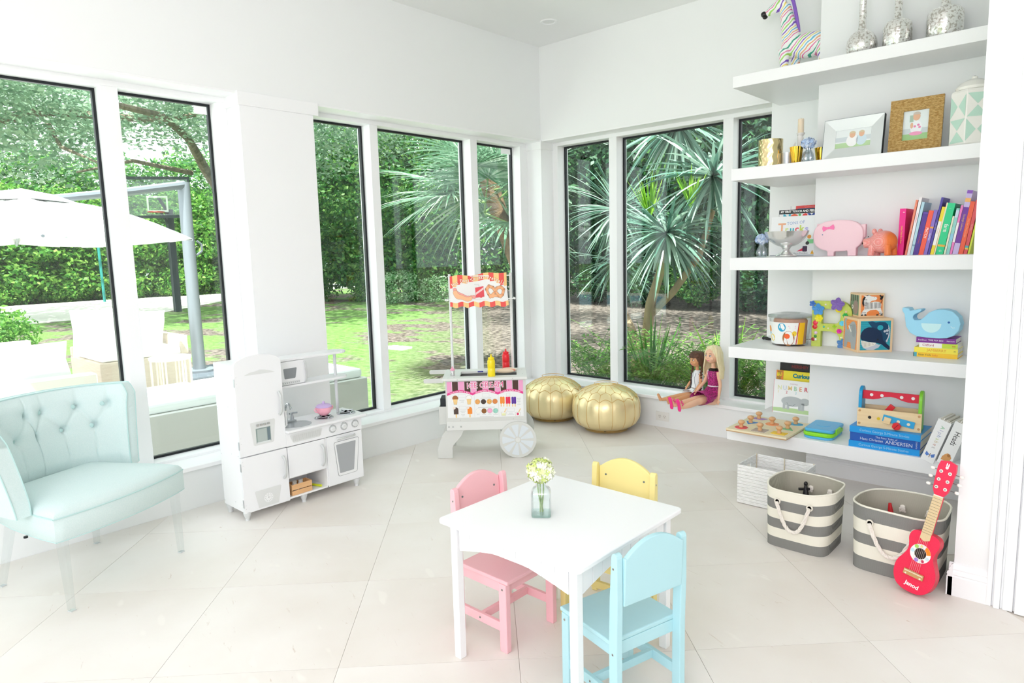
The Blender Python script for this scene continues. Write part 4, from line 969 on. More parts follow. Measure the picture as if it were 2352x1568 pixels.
# ---- second shelf
GV = mat('#e3cf9e', .16, .95, name='gold_plate'); GV2 = mat('#d7aa3e', .14, 1., name='gold_mirror')
t = thing('gold_votive', 'gold cylinder candle cup embossed with chevrons at the left end of the second shelf', 'candle holder', (2.257, -.615, S2))
n_ = 96; rings = []
for j in range(0, 33):
    z = .152*j/32; ph = (j/32*3.2) % 1; rings.append([( (.0655+.0022*abs(((k/n_*14+ (abs(((z/.152*3.0) % 1)-.5)))%1)-.5)*2)*math.cos(2*math.pi*k/n_), (.0655+.0022*abs(((k/n_*14+(abs(((z/.152*3.0) % 1)-.5)))%1)-.5)*2)*math.sin(2*math.pi*k/n_), z) for k in range(n_)])
b = MB(GV).rings(rings, True, True, False); b.rings([[(.062*math.cos(2*math.pi*k/n_), .062*math.sin(2*math.pi*k/n_), z) for k in range(n_)] for z in (.152, .02)], True, False, True)
obj('cup', b, t, smooth=True, ang=25); b = MB(GV).lathe([(.0675, 0), (.0675, .004), (.0655, .004)], n=48).lathe([(.0675, .149), (.068, .153), (.062, .153)], n=48); obj('rim', b, t, smooth=True)
t = thing('coral_candle_holder', 'white branching candle holder behind the small gold cup', 'candle holder', (2.385, -.50, S2))
CW = mat('#f1eeea', .6); b = MB(CW)
b.tube([(0, 0, 0), (0, 0, .02), (-.012, 0, .06), (-.004, 0, .1), (.0, 0, .15), (-.004, 0, .175)], [.035, .02, .012, .014, .018, .017], 12)
for P in ([(-.01, 0, .055), (-.03, .004, .08), (-.04, .006, .115), (-.032, .006, .14)], [(0, 0, .05), (.03, .0, .075), (.045, .004, .07), (.06, .01, .085)], [(-.005, 0, .03), (-.04, -.01, .04), (-.058, -.01, .068)], [(0, 0, .1), (.02, -.008, .12), (.03, -.01, .105), (.045, -.012, .09)]): b.tube(P, [.012, .009, .007, .004], 8)
remesh(obj('branches', b, t), .003, 3)
obj('drip_cup', MB(CW).lathe([(.0001, .172), (.015, .172), (.022, .182), (.023, .188), (.0001, .186)], n=18), t, smooth=True)
t = thing('candle', 'burnt-down cream pillar candle in the white branching holder', 'candle', (2.385, -.50, S2+.1885))
obj('wax', MB(mat('#efe0c6', .6, sss=.3)).lathe([(.0001, 0), (.0165, 0), (.017, .03), (.0163, .075), (.015, .079), (.0135, .076), (.006, .074), (.0001, .074)], n=20), t, smooth=True)
obj('wick', MB(mat('#4d4238', .8)).cyl((0, 0, .074), (.001, 0, .083), .0011, n=6), t)
t = thing('frosted_votive', 'small frosted white glass votive beside the gold cup', 'candle holder', (2.352, -.615, S2)); obj('cup', MB(clear('frost', '#f3f4fa', 1.4, .3, .3)).lathe([(.0001, 0), (.028, 0), (.030, .07), (.0275, .07), (.0255, .006), (.0001, .005)], n=24), t, smooth=True)
t = thing('gold_cup', 'small fluted shiny gold cup in front of the crystal bud vase', 'cup', (2.407, -.62, S2))
def flute(k, n, z): return 1+.06*math.cos(k/n*2*math.pi*12)*(z > .004)
obj('cup', MB(GV2).lathe([(.0001, 0), (.022, 0), (.024, .01), (.034, .092), (.034, .096), (.031, .096), (.022, .012)], n=72, f=flute), t, smooth=True, ang=60)
t = thing('gold_cup', 'shiny gold cup half hidden behind the crystal vase on the second shelf', 'cup', (2.482, -.44, S2)); obj('cup', MB(GV2).lathe([(.0001, 0), (.022, 0), (.024, .01), (.035, .095), (.035, .099), (.031, .099), (.022, .012)], n=48), t, smooth=True)
def budvase(label, flabel, loc, h, r, bf):
    t = thing('crystal_bud_vase', label, 'vase', loc)
    obj('bowl', MB(clear('crystal', '#eef3f8', 1.5, .12)).lathe([(.0001, 0), (r*.8, 0), (r, h*.25), (r*.85, h*.55), (r*.45, h*.8), (r*.5, h), (r*.4, h), (r*.35, h*.8), (r*.7, h*.5), (r*.8, h*.2), (.0001, h*.08)], n=40, f=lambda k, n, z: 1+.07*math.cos(k/n*2*math.pi*10)), t, smooth=True, ang=25)
    f = thing('blue_blossoms', flabel, 'flowers', (loc[0], loc[1], loc[2])); BL = [mat('#c9dbf3', .8), mat('#b3cbee', .8), mat('#dfe8f6', .8)]
    obj('stems', MB(mat('#8fae8a', .6)).tube([(0, 0, h*.15), (0, 0, h+bf*.4)], .0015, 5), f)
    obj('petals', hydrangea(BL, (0, 0, h+bf*.55), (bf, bf*.9, bf*.75), 120, .0115, int(loc[2]*100)), f, kind='stuff')
budvase('small crystal bud vase on the second shelf beside the gold cup', 'cluster of pale blue artificial blossoms beside the candle holder', (2.478, -.635, S2), .088, .030, .034)
budvase('small crystal bud vase standing left of the silver bowl', 'cluster of pale blue artificial blossoms left of the silver bowl', (2.222, -.625, S3), .088, .031, .036)
# framed photos
def picframe(name, label, x0, x1, h, y, z, lean, rz, fw, mkframe, pic):
    t = thing(name, label, 'picture frame', ((x0+x1)/2, y, z+.002), rot=(R(-lean), 0, R(rz))); w = x1-x0
    mkframe(t, w, h, fw)
    b = MB(mat('#f4f6f6', .4)).at(frame((0, -.0065, 0), (1, 0, 0), (0, 0, 1))); pic(b, -w/2+fw, w/2-fw, fw, h-fw)
    obj('photo_print', b, t, label='small framed colour photograph'); return t
def mirf(t, w, h, fw):
    MR = mat('#e6ebed', .06, .92, name='mirror_strip'); b = MB(MR)
    o = [(-w/2, 0), (w/2, 0), (w/2, h), (-w/2, h)]; i = [(-w/2+fw, fw), (w/2-fw, fw), (w/2-fw, h-fw), (-w/2+fw, h-fw)]
    for k in range(4):
        a, c = o[k], o[(k+1) % 4]; d, e = i[(k+1) % 4], i[k]; b = MB(MR).add([(a[0], -.016, a[1]), (c[0], -.016, c[1]), (d[0], -.007, d[1]), (e[0], -.007, e[1])], [(0, 1, 2, 3)]); obj('mirror_strip', b, t, solid=.002)
    obj('backing', MB(mat('#2f3437', .6)).box(-w/2, w/2, -.005, .012, 0, h), t)
    b = MB(mat('#9aa3a8', .3, .5))
    for P in ([(-w/2, -.0175, 0), (w/2, -.0175, 0), (w/2, -.0175, h), (-w/2, -.0175, h), (-w/2, -.0175, 0)],): b.tube(P, .0012, 4)
    obj('edge_line', b, t)
def goldf(t, w, h, fw):
    m = noisy('hammered_gold', [(.35, '#b58c4c'), (.65, '#d8b578')], 70, 2, .35, .9, metal=.5, bscale=110, stretch=(1, 1, 1.8))
    for x0, x1, z0, z1 in ((-w/2, w/2, 0, fw), (-w/2, w/2, h-fw, h), (-w/2, -w/2+fw, fw, h-fw), (w/2-fw, w/2, fw, h-fw)): obj('frame_bar', MB(m).box(x0, x1, -.016, 0, z0, z1), t)
    obj('backing', MB(mat('#6d5a3c', .7)).box(-w/2+.002, w/2-.002, 0, .006, .002, h-.002), t)
sk = mat('#e3b596', .6); hr = mat('#d9c7a6', .7); wh = mat('#f5f5f5', .6)
def pic1(b, x0, x1, z0, z1):
    W, H = x1-x0, z1-z0
    b.mt(mat('#e9efef', .5)).rect(x0, x1, z0, z1).mt(mat('#cfd8dc', .5)).rect(x0, x1, z0+.35*H, z0+.6*H, .0002).mt(mat('#b9d7a6', .5)).rect(x0, x1, z0, z0+.28*H, .0004)
    for k, (cx, s_) in enumerate(((.48, 1.), (.74, .9))):
        X = x0+cx*W; b.mt(wh if k == 0 else mat('#cfe2ec', .5)).disc((X, z0+.38*H), .030*s_, .0008, 14, .034*s_); b.mt(sk).disc((X, z0+.70*H), .0155*s_, .0010, 14, .018*s_).rect(X-.012, X-.003, z0+.02, z0+.3*H*.6, .0006); b.mt(hr).disc((X, z0+.76*H), .0165*s_, .0012, 14, .013*s_, 0, 180)
def pic2(b, x0, x1, z0, z1):
    W, H = x1-x0, z1-z0
    b.mt(mat('#e3ecec', .5)).rect(x0, x1, z0, z1).mt(mat('#a9bfae', .5)).rect(x0+.25*W, x0+.4*W, z0+.62*H, z0+.85*H, .0002).mt(mat('#9fc98c', .5)).rect(x0, x1, z0, z0+.22*H, .0004).mt(mat('#c9d3d6', .5)).rect(x0, x1, z0+.22*H, z0+.4*H, .0004)
    X = x0+.52*W; b.mt(mat('#eef1f4', .6)).disc((X, z0+.42*H), .027, .0008, 14, .036).mt(mat('#ee9fc2', .6)).disc((X, z0+.22*H), .030, .001, 14, .010).mt(sk).disc((X, z0+.79*H), .0165, .0012, 16, .021).disc((X-.02, z0+.5*H), .007, .0012, 8, .016).mt(mat('#c9bdb0', .7)).disc((X, z0+.86*H), .0172, .0014, 16, .014, 0, 180)
    for dx, dz in ((-.006, .46), (.010, .50), (.016, .42)): b.mt(mat('#e88bb4', .6)).disc((X+dx, z0+dz*H), .006, .0014, 8)
picframe('mirrored_picture_frame', 'picture frame of slanted mirror strips with a landscape photo on the second shelf', 2.537, 2.842, .222, -.585, S2, 9, -3, .062, mirf, pic1)
picframe('gold_picture_frame', 'textured gold picture frame with a portrait photo beside the patterned jar', 2.866, 3.106, .275, -.575, S2, 7, 0, .062, goldf, pic2)
t = thing('patterned_jar', 'tall hexagonal ceramic jar with pale green triangle pattern and lid', 'jar', (3.235, -.60, S2), 22)
GJ = mat('#f2f0ea', .25); GJ2 = mat('#bfe0d0', .25)
def hexr(r, z): return [(r*math.cos(R(60*k+.0)), r*math.sin(R(60*k+.0)), z) for k in range(6)]
obj('jar_body', MB(GJ).rings([hexr(.088, 0), hexr(.094, .008), hexr(.094, .25), hexr(.088, .262)]), t, bevel=.004)
b = MB(GJ2)
for k in range(6):
    p0, p1 = Vector(hexr(.0947, 0)[k]), Vector(hexr(.0947, 0)[(k+1) % 6]); uu = (p1-p0).normalized(); L = (p1-p0).length; b.at(frame(p0+Vector((0, 0, .012)), uu, (0, 0, 1)))
    for r_ in range(2):
        z = .115*r_
        if (k+r_) % 2: b.flat([(0.004, z+.003), (L-.004, z+.003), (L/2, z+.055)], .0003).flat([(.004, z+.112), (L-.004, z+.112), (L/2, z+.06)], .0003)
        else: b.flat([(.003, z+.005), (.003, z+.11), (L/2-.003, z+.0575)], .0003).flat([(L-.003, z+.005), (L-.003, z+.11), (L/2+.003, z+.0575)], .0003)
obj('triangle_pattern', b, t, kind='stuff')
obj('lid', MB(GJ).lathe([(.075, .2625), (.078, .275), (.06, .297), (.03, .312), (.012, .316), (.012, .326), (.0001, .332)], n=32), t, smooth=True)

# ---- books
PAGE = noisy('pages', [(.3, '#e9e4d6'), (.7, '#f5f1e6')], 30, 2, .8, stretch=(1, 60, 1))
def book(name, label, loc, th, h, d, hexc, lean=0, group=None, spine=None, rz=0, rot=None, parts=None):
    """upright, spine towards -Y, thickness along X, hinged at its lower left corner"""
    t = thing(name, label, 'book', loc, group=group, rot=rot or (0, R(lean), R(rz))); m = mat(hexc, .4); c = min(.0016, th*.15)
    obj('cover', MB(m).box(0, th, 0, c, 0, h).box(0, c, c, d, 0, h).box(th-c, th, c, d, 0, h), t)
    obj('pages', MB(PAGE).box(c+.0002, th-c-.0002, c+.0002, d-.003, .002, h-.002), t)
    if spine:
        b = MB(m).at(frame((th/2, -.0003, h/2), (0, 0, -1), (1, 0, 0))); spine(b, th, h); obj('spine_print', b, t, kind='stuff')
    return t
def sp(txt=None, col='#ffffff', size=.6, blocks=(), x=0., x1=None, sx=.8):
    def f(b, th, h):
        for a, c, hx in blocks: b.mt(mat(hx, .4)).rect((a-.5)*h, (c-.5)*h, -th*.49, th*.49, .0002)
        if txt:
            for s_, px, cc, sz in ([(txt, x, col, size)] if isinstance(txt, str) else txt): b.mt(mat(cc, .5)).text(s_, (px*h, 0), th*sz, .0005, 0, sx)
    return f
GB = 'books leaning at the right end of the middle shelf'
BK = [(2.926, .029, .243, 1, '#f0108c', 'thick hot pink book with yellow spine lettering, leftmost of the leaning row', sp([('Chicken Chicken Boom Boom', .06, '#f6dc3a', .42), ('*', -.42, '#ffffff', .9)], sx=.62)),
 (2.962, .010, .287, 8.0, '#f08a6c', 'thin coral orange book next to the hot pink one', sp('A First Book of Things', '#fbe3c8', .55)),
 (2.973, .013, .299, 8.5, '#f3eef0', 'white book with pink NUMBERS lettering on its spine', sp('My First NUMBERS', '#e35c86', .6, x=-.15)),
 (2.987, .013, .275, 9.0, '#b5dbea', 'pale sky blue book without spine lettering', sp(None, blocks=[(.8, .83, '#7fa7bd')])),
 (3.001, .024, .225, 9.6, '#4d2b93', 'deep purple book with a round cream emblem near the top', sp([('Five Little Monkeys', .12, '#e2574e', .34), ('Jumping on the Bed', .14, '#e2574e', .0)], sx=.8, blocks=[(.02, .04, '#6d4bb0')])),
 (3.026, .022, .230, 9.6, '#f4583f', 'orange-red book with white capital lettering', sp('MATCH', '#ffffff', .9)),
 (3.049, .016, .232, 9.6, '#8a70c8', 'lilac book with a white title and orange mark', sp('Good Night', '#ffffff', .6, blocks=[(.37, .41, '#f2a23a')], x=.1)),
 (3.067, .0105, .293, 9.6, '#45389f', 'tall navy-violet book rising above its neighbours', sp('FAIRY TALES', '#c7c4f0', .8)),
 (3.079, .015, .245, 10.0, '#f3dc28', 'yellow and white book between navy and green ones', sp('Thank You Bear', '#e08a4a', .45, blocks=[(.3, .8, '#f4f3ec')])),
 (3.095, .0065, .265, 9.8, '#f2e4bd', 'very thin cream book against the green one', None),
 (3.103, .033, .263, 9.4, '#0fcf8b', 'thick bright green book with farm in white letters', sp([('farm', -.02, '#ffffff', .85), ('(', -.40, '#bff3dd', .4), ('G', .42, '#ffffff', .5)], blocks=[(.80, .84, '#e8b13d')])),
 (3.139, .0085, .194, 9.0, '#e6ead0', 'short thin cream book right of the green one', None),
 (3.149, .0145, .233, 8.8, '#93d2cd', 'pale teal patterned book', sp(None, blocks=[(.04, .2, '#c9d8ea'), (.55, .7, '#8cc7e0')])),
 (3.165, .0105, .246, 8.8, '#ef7fc5', 'thin candy pink book with a white band', sp(None, blocks=[(.35, .75, '#f8f0f4')])),
 (3.177, .0245, .320, 8.8, '#cbb8e8', 'tallest lavender book with a purple title block', sp([('Goodnight Collection', -.0, '#e9c45b', .5)], blocks=[(.0, .05, '#8a4cc0'), (.26, .82, '#6e22a0'), (.12, .18, '#f3b76a')])),
 (3.203, .0195, .263, 8.6, '#f25a34', 'orange-red book right of the tallest lavender one', sp('If You Give a Mouse a Cookie', '#fbd09a', .5)),
 (3.2245, .0155, .268, 8.4, '#dd4b52', 'crimson book with coloured squares near the spine foot', sp('THE STORY', '#f6c9c6', .5, blocks=[(.84, .88, '#4fa7b8'), (.88, .91, '#e3c24a')])),
 (3.242, .008, .205, 9.0, '#d6e23a', 'thin lime yellow book, rightmost visible of the leaning row', None)]
for x, th, h, ln, hx, lb, f in BK: book('book', lb, (x, -.552, S3+.0005), th-.0004, h, .20, hx, ln, GB, f)
# face-out books in the deep part of the niche, leaning back on the wall
def faceout(name, label, x0, y, z, w, h, th, hexc, lean, build, spine='#ffffff', group='books standing face out'):
    t = thing(name, label, 'book', (x0, y, z+.0005), group=group, rot=(R(-lean), 0, 0)); m = mat(hexc, .4)
    obj('cover', MB(m).box(0, w, 0, .0015, 0, h).box(0, w, th-.0015, th, 0, h), t); obj('spine', MB(mat(spine, .4)).box(-.0016, 0, 0, th, 0, h), t); obj('pages', MB(PAGE).box(.001, w-.003, .0016, th-.0016, .002, h-.002), t)
    if build: b = MB(m).at(frame((0, -.0003, 0), (1, 0, 0), (0, 0, 1))); build(b, w, h); obj('cover_print', b, t, kind='stuff')
    return t
def f_trucks(b, w, h):
    for i, (c, x, z, s_, a) in enumerate((('T', .065, .175, .078, 0), ('r', .095, .165, .05, 0), ('u', .128, .163, .055, 0), ('c', .158, .166, .055, 0), ('k', .187, .167, .058, 0), ('s', .217, .166, .055, 0))): b.mt(mat(('#f2b48e', '#d9e89a', '#2fb4bf', '#e35d6a', '#cde06a', '#b9b6e2')[i], .5)).text(c, (x, z), s_, .0004, 0, 1, bold=.0018)
    b.mt(mat('#9fb4d9', .5)).text('TONS OF', (.15, .205), .026, .0004, 4)
    b.mt(mat('#f0d54a', .5)).disc((.085, .135), .014, .0004).mt(mat('#f2c3b4', .5)).disc((.03, .13), .009, .0004).disc((.155, .132), .008, .0004)
    b.mt(mat('#8fdc9c', .5)).rect(.226, .262, .075, .10, .0004).mt(mat('#3a3a3a', .5)).disc((.227, .078), .011, .0006).mt(mat('#f2a24e', .5)).disc((.236, .117), .012, .0006)
    b.mt(mat('#e8385c', .5)).flat([(.165, .028), (.2, .048), (.2, .03)], .0005).mt(mat('#4a3550', .5)).flat(rrect(.2, .228, .026, .06, .005), .0006)
    b.mt(mat('#f2b43a', .5)).flat([(.248, .01), (.27, .01), (.259, .036)], .0005); b.mt(mat('#7b8790', .5)).line([(0, .004), (.28, .004)], .004, .0003).text('Harry Davidson', (.19, .016), .014, .0004)
faceout('picture_book', 'white picture book with pastel TRUCKS title behind the silver bowl', 2.143, -.30, S3, .295, .248, .012, '#f6f7f8', 6, f_trucks)
def f_noisy(b, w, h):
    b.mt(mat('#16181c', .5)).rect(0, w, h-.026, h, .0003); b.mt(mat('#ffffff', .5)).text('MY FIRST TOUCH AND FEEL SOUND', (.145, h-.0125), .0185, .0006, 0, .9, bold=.0006)
    for i, (c, x) in enumerate((('N', .05), ('O', .095), ('I', .128), ('S', .16), ('Y', .2))): b.mt(mat(('#49b7cf', '#f2653f', '#5cc06c', '#ef4b45', '#2c4a9f')[i], .5)).text(c, (x, h-.055), .062, .0006, 0, 1, bold=.004)
faceout('picture_book', 'white picture book with a black title strip on top behind the truck book', 2.175, -.272, S3, .29, .290, .014, '#f3f4f5', 6, f_noisy, '#33343a')
def f_red(b, w, h): b.mt(mat('#f2f2f2', .5)).rect(0, .03, h-.05, h, .0003); b.mt(mat('#1f6f9f', .5)).rect(.04, w, h-.045, h-.018, .0003).mt(mat('#e98b84', .5)).text('Collection', (.12, h-.009), .018, .0004)
faceout('picture_book', 'tall red and blue book at the back with a black spine edge', 2.235, -.235, S3, .27, .313, .016, '#e24b4b', 5, f_red, '#1b1b1f')
def f_num(b, w, h):
    for i, c in enumerate('NUMBERS'): b.mt(mat(('#dfe3b0', '#c9d6e6', '#f0d58f', '#a8d3b4', '#e99a6b', '#d6304f', '#b9c3de')[i], .5)).text(c, (.038+i*.034, h-.052), .040, .0004, 0, .95, bold=.0006)
    b.mt(mat('#c9a9b4', .5)).text('ANIMALS', (.13, h-.022), .013, .0004)
    g_ = mat('#b9bfc1', .6); b.mt(g_).disc((.125, .085), .072, .0004, 24, .033).disc((.205, .09), .032, .0005, 18, .024).flat([(.225, .10), (.252, .118), (.236, .088)], .0005)
    for x in (.065, .09, .165, .185): b.rect(x, x+.018, .03, .08, .0005)
    b.mt(mat('#8d9496', .6)).line([(.09, .075), (.1, .058), (.13, .055), (.145, .07)], .003, .0007)
    b.mt(mat('#bcd9a0', .6)).flat([(0, .01), (.26, .01), (.26, .034), (.13, .04), (0, .034)], .0003)
    for c, x, hx in (('1', .03, '#ecd98a'), ('2', .085, '#d6304f'), ('3', .145, '#b5dbe6'), ('4', .235, '#cfe09a')): b.mt(mat(hx, .5)).text(c, (x, .142), .026, .0004)
faceout('picture_book', 'white NUMBERS picture book with grey rhinoceros and red spine on the lowest shelf', 2.137, -.175, S5, .275, .222, .012, '#f4f5f5', 5, f_num, '#e0335a')
def f_cur(b, w, h): b.mt(mat('#13858f', .5)).text('Curious G', (.185, h-.030), .038, .0005, 0, .95, bold=.0022).mt(mat('#e9893a', .5)).rect(0, .045, h-.2, h, .0003).mt(mat('#5f8a2f', .5)); [b.line([(.002+i*.008, h-.066), (.012+i*.008, h-.004)], .0035, .0004) for i in range(4)]; b.mt(mat('#f4e12e', .5)).text('BU', (.02, h-.028), .03, .0007, 6, .9, bold=.001); b.mt(mat('#5a3b20', .6)).disc((.2, h-.092), .045, .0004, 20, .03)
faceout('picture_book', 'bright yellow picture book with teal title behind the NUMBERS book', 2.138, -.145, S5, .29, .280, .014, '#f6e431', 5, f_cur, '#e9893a')
def f_her(b, w, h): b.mt(mat('#7c1f1d', .5)).text('HERSHEY', (.13, h-.022), .028, .0004, 0, .95, bold=.001)
faceout('picture_book', 'black book with dark red lettering, rearmost on the lowest shelf', 2.150, -.115, S5, .275, .328, .016, '#151012', 4, f_her, '#151012')

# ---- silver pedestal bowl
t = thing('silver_pedestal_bowl', 'silver footed bowl with a bead-ringed base in front of the truck book', 'bowl', (2.357, -.60, S3))
SV = mat('#eeeeed', .16, .8, name='silver_plate')
obj('bowl', MB(SV).lathe([(.026, .06), (.04, .062), (.06, .070), (.09, .092), (.112, .12), (.122, .146), (.1235, .148), (.120, .148), (.108, .12), (.086, .095), (.055, .074), (.0001, .068)], n=48), t, smooth=True, ang=50)
obj('foot', MB(SV).lathe([(.0001, 0), (.058, 0), (.060, .006), (.056, .012), (.040, .02), (.024, .032), (.019, .044), (.026, .056), (.034, .062), (.0001, .064)], n=40), t, smooth=True, ang=50)

# ---- pigs
t = thing('wooden_pig', 'flat pale pink wooden pig with a painted bow and corner ear', 'toy pig', (2.625, -.53, S3), 3)
PP = mat('#f3cfd8', .5); pl = []
for a in range(0, 360, 10):
    c_, s_ = math.cos(R(a)), math.sin(R(a)); e_ = 2.5; pl.append((-.002+.132*(abs(c_)**(2/e_))*(1 if c_ > 0 else -1), .113+.088*(abs(s_)**(2/e_))*(1 if s_ > 0 else -1)))
pl = [p for p in pl]
b = MB(PP).prism(pl, -.024, .024, 'y').box(-.055, -.02, -.023, .023, 0, .05).box(.05, .095, -.023, .023, 0, .06); b.box(.118, .138, -.014, .018, .10, .172).box(-.118, -.092, -.014, .018, .155, .184)
o_ = obj('pig_body', b, t); remesh(o_, .0035, 3)
bw = mat('#f577ae', .5); b = MB(bw).at(frame((-.052, -.0262, .158), (1, 0, .12), (-.12, 0, 1))); b.flat([(-.004, .004), (-.028, .015), (-.033, 0), (-.028, -.017), (-.004, -.005)]).flat([(.004, .004), (.028, .017), (.033, 0), (.028, -.015), (.004, -.005)]).disc((0, 0), .007, .0004); obj('painted_bow', b, t, kind='stuff', label='hot pink painted bow')
obj('eye', MB(mat('#2f6f9a', .4)).cyl((-.082, -.0268, .121), (-.082, -.0225, .121), .003, n=10), t)
t = thing('piggy_bank', 'round pink piggy bank with raised dots and an orange rear half', 'piggy bank', (2.862, -.60, S3), -12)
def dots():
    m = bpy.data.materials.new('dotted_pink'); m.use_nodes = True; n, l, b = nodes(m); tc = n.new('ShaderNodeTexCoord')
    v = n.new('ShaderNodeTexVoronoi'); v.inputs['Scale'].default_value = 230; v.inputs['Randomness'].default_value = .15; l.new(tc.outputs['Object'], v.inputs['Vector'])
    r = ramp(n, [(.2, '#fbd2cb'), (.5, '#ec8d86')]); l.new(v.outputs['Distance'], r.inputs[0])
    s_ = n.new('ShaderNodeSeparateXYZ'); l.new(tc.outputs['Object'], s_.inputs[0]); mp = n.new('ShaderNodeMapRange'); mp.inputs[1].default_value = .018; mp.inputs[2].default_value = .05; l.new(s_.outputs['X'], mp.inputs[0])
    mx = n.new('ShaderNodeMixRGB'); l.new(mp.outputs[0], mx.inputs[0]); l.new(r.outputs[0], mx.inputs[1]); mx.inputs[2].default_value = lin('#ee7a33'); l.new(mx.outputs[0], b.inputs['Base Color'])
    bp = n.new('ShaderNodeBump'); bp.inputs['Strength'].default_value = .5; bp.inputs['Distance'].default_value = .0015; bp.invert = True; l.new(v.outputs['Distance'], bp.inputs['Height']); l.new(bp.outputs[0], b.inputs['Normal']); b.inputs['Roughness'].default_value = .35; return m
DM = dots(); b = MB(DM).ell((.008, 0, .072), (.068, .06, .06), 28, 18)
for x, y in ((-.035, -.032), (-.035, .03), (.045, -.032), (.045, .03)): b.cyl((x, y, .055), (x*1.1, y*1.1, 0), .017, .0165, 14)
b.cyl((-.045, -.01, .07), (-.085, -.022, .066), .03, .024, 18)
for y in (-.035, .03): b.ell((-.025, y, .128), (.012, .014, .016), 12, 8)
remesh(obj('pig_body', b, t), .0028, 3)
for y, z in ((-.034, .067), (-.0125, .067)): obj('nostril', MB(mat('#33201d', .5)).ell((-.0865, y+.001, z), (.003, .0045, .0065), 10, 8), t, smooth=True)
for y in (-.045, -.006): obj('eye', MB(BLACK).ell((-.050, y, .101), (.003, .003, .003), 8, 6), t, smooth=True)

# ---- fourth shelf
t = thing('toy_bucket', 'clear plastic toy tub with a printed 15+ label and lid', 'toy tub', (2.333, -.435, S4))
CP = clear('tub_plastic', '#f3f5f5', 1.4, .05); b = MB(CP).lathe([(.0001, .001), (.100, .001), (.104, .006), (.122, .168), (.128, .17), (.128, .178)], n=56); obj('tub', b, t, smooth=True, ang=40)
obj('lid', MB(clear('lid_plastic', '#eef0ef', 1.4, .1, .15)).lathe([(.129, .171), (.1295, .182), (.12, .186), (.07, .196), (.055, .197), (.053, .192), (.0001, .192)], n=48), t, smooth=True)
def wrapped(name, build, r0=.1055, r1=.1245, z0=.012, z1=.145, a0=-165, a1=-28, par=t, label=None, extra=.0008):
    b = MB(); build(b)                       # u 0..1 around, v 0..1 up
    nv = []
    for p in b.v:
        rr = r0+(r1-r0)*p[1]*((z1-z0)/.162); a = R(a0+(a1-a0)*p[0]); rr += extra+p[2]; nv.append((rr*math.cos(a), rr*math.sin(a), z0+(z1-z0)*p[1]))
    b.v = nv; return obj(name, b, par, fix=False, label=label, kind='stuff')
def lab(b):
    def g(u0, u1, v0, v1, m, h, n=14):
        b.mt(m)
        for i in range(n): a = u0+(u1-u0)*i/n; b.rect(a, a+(u1-u0)/n, v0, v1, h)
    g(0, 1, 0, 1, mat('#f3f4f2', .5), 0, 40); g(.86, 1, 0, 1, mat('#f6c21e', .5), .0003); 
    b.mt(mat('#c8202c', .5))
    for i in range(12): v0 = i/12; x = .86-.05*math.sin(math.pi*v0)*0-.04*(1-v0); b.rect(x, x+.02, v0, v0+1/12, .0005)
    b.mt(mat('#29a6cf', .5)).disc((.52, .78), .085, .0006, 20, .2); b.mt(mat('#ffffff', .5)).text('15+', (.52, .79), .15, .0009, 0, .55, bold=.006)
    b.mt(mat('#f7a9c4', .5)); b.rect(.66, .8, .82, .86, .0005).rect(.68, .8, .75, .78, .0005)
    b.mt(mat('#b0713c', .5)).disc((.66, .28), .13, .0005, 20, .34); b.mt(mat('#f4642b', .5)).disc((.63, .38), .06, .0008, 14, .12)      # plain round potato-brown blob and shapes, no face
    b.mt(mat('#f49a2b', .5)).disc((.16, .66), .06, .0006, 14, .16).mt(mat('#f7d94a', .5)).disc((.25, .28), .08, .0006, 16, .16).mt(mat('#f2d13a', .5)).disc((.78, .5), .05, .0006, 12, .12).mt(mat('#49b7d9', .5)).disc((.16, .48), .03, .0006, 10, .07)
wrapped('printed_label', lab, label='white, red and yellow printed label reading 15+')
b = MB(mat('#efb59c', .5)).lathe([(.0001, .01), (.09, .01), (.098, .15), (.09, .162), (.0001, .165)], n=24); obj('toy_parts', b, t, label='orange-pink toy pieces inside', kind='stuff')
t = thing('cat_pen', 'black cat-shaped pen topper lying at the window end of the fourth shelf', 'toy', (2.148, -.345, S4+.0105), -20)
b = MB(mat('#1c1a1c', .4)).tube([(-.018, 0, .004), (0, 0, .006), (.02, 0, .002), (.09, .02, -.004)], [.008, .012, .009, .003], 10).ell((-.018, 0, .004), (.012, .012, .011), 12, 8); obj('body', b, t, smooth=True)
obj('face', MB(mat('#f1f1ee', .5)).ell((-.028, -.002, .002), (.004, .008, .008), 10, 8), t, smooth=True, label='white cat face')
for y in (-.006, .006): obj('ear', MB(mat('#1c1a1c', .4)).cyl((-.016, y, .012), (-.017, y, .021), .004, .0005, 8), t)
t = thing('purple_case', 'small purple cylinder case behind the plastic tub', 'case', (2.19, -.17, S4+.0145), 8); obj('case_body', MB(mat('#8a5bb8', .4)).cyl((-.05, 0, 0), (.05, 0, 0), .014, n=18), t, smooth=True); obj('strap', MB(mat('#c06fb5', .5)).tube([(-.04, 0, .014), (0, 0, .03), (.05, 0, .034), (.056, 0, .01)], .0022, 6), t, smooth=True)
t = thing('toy_rod', 'thin brown stick leaning between the tub and the letter R', 'stick', (2.36, -.28, S4+.002)); obj('rod', MB(mat('#8c7670', .5)).cyl((-.05, .0, .002), (.07, .03, .018), .002, n=8), t)

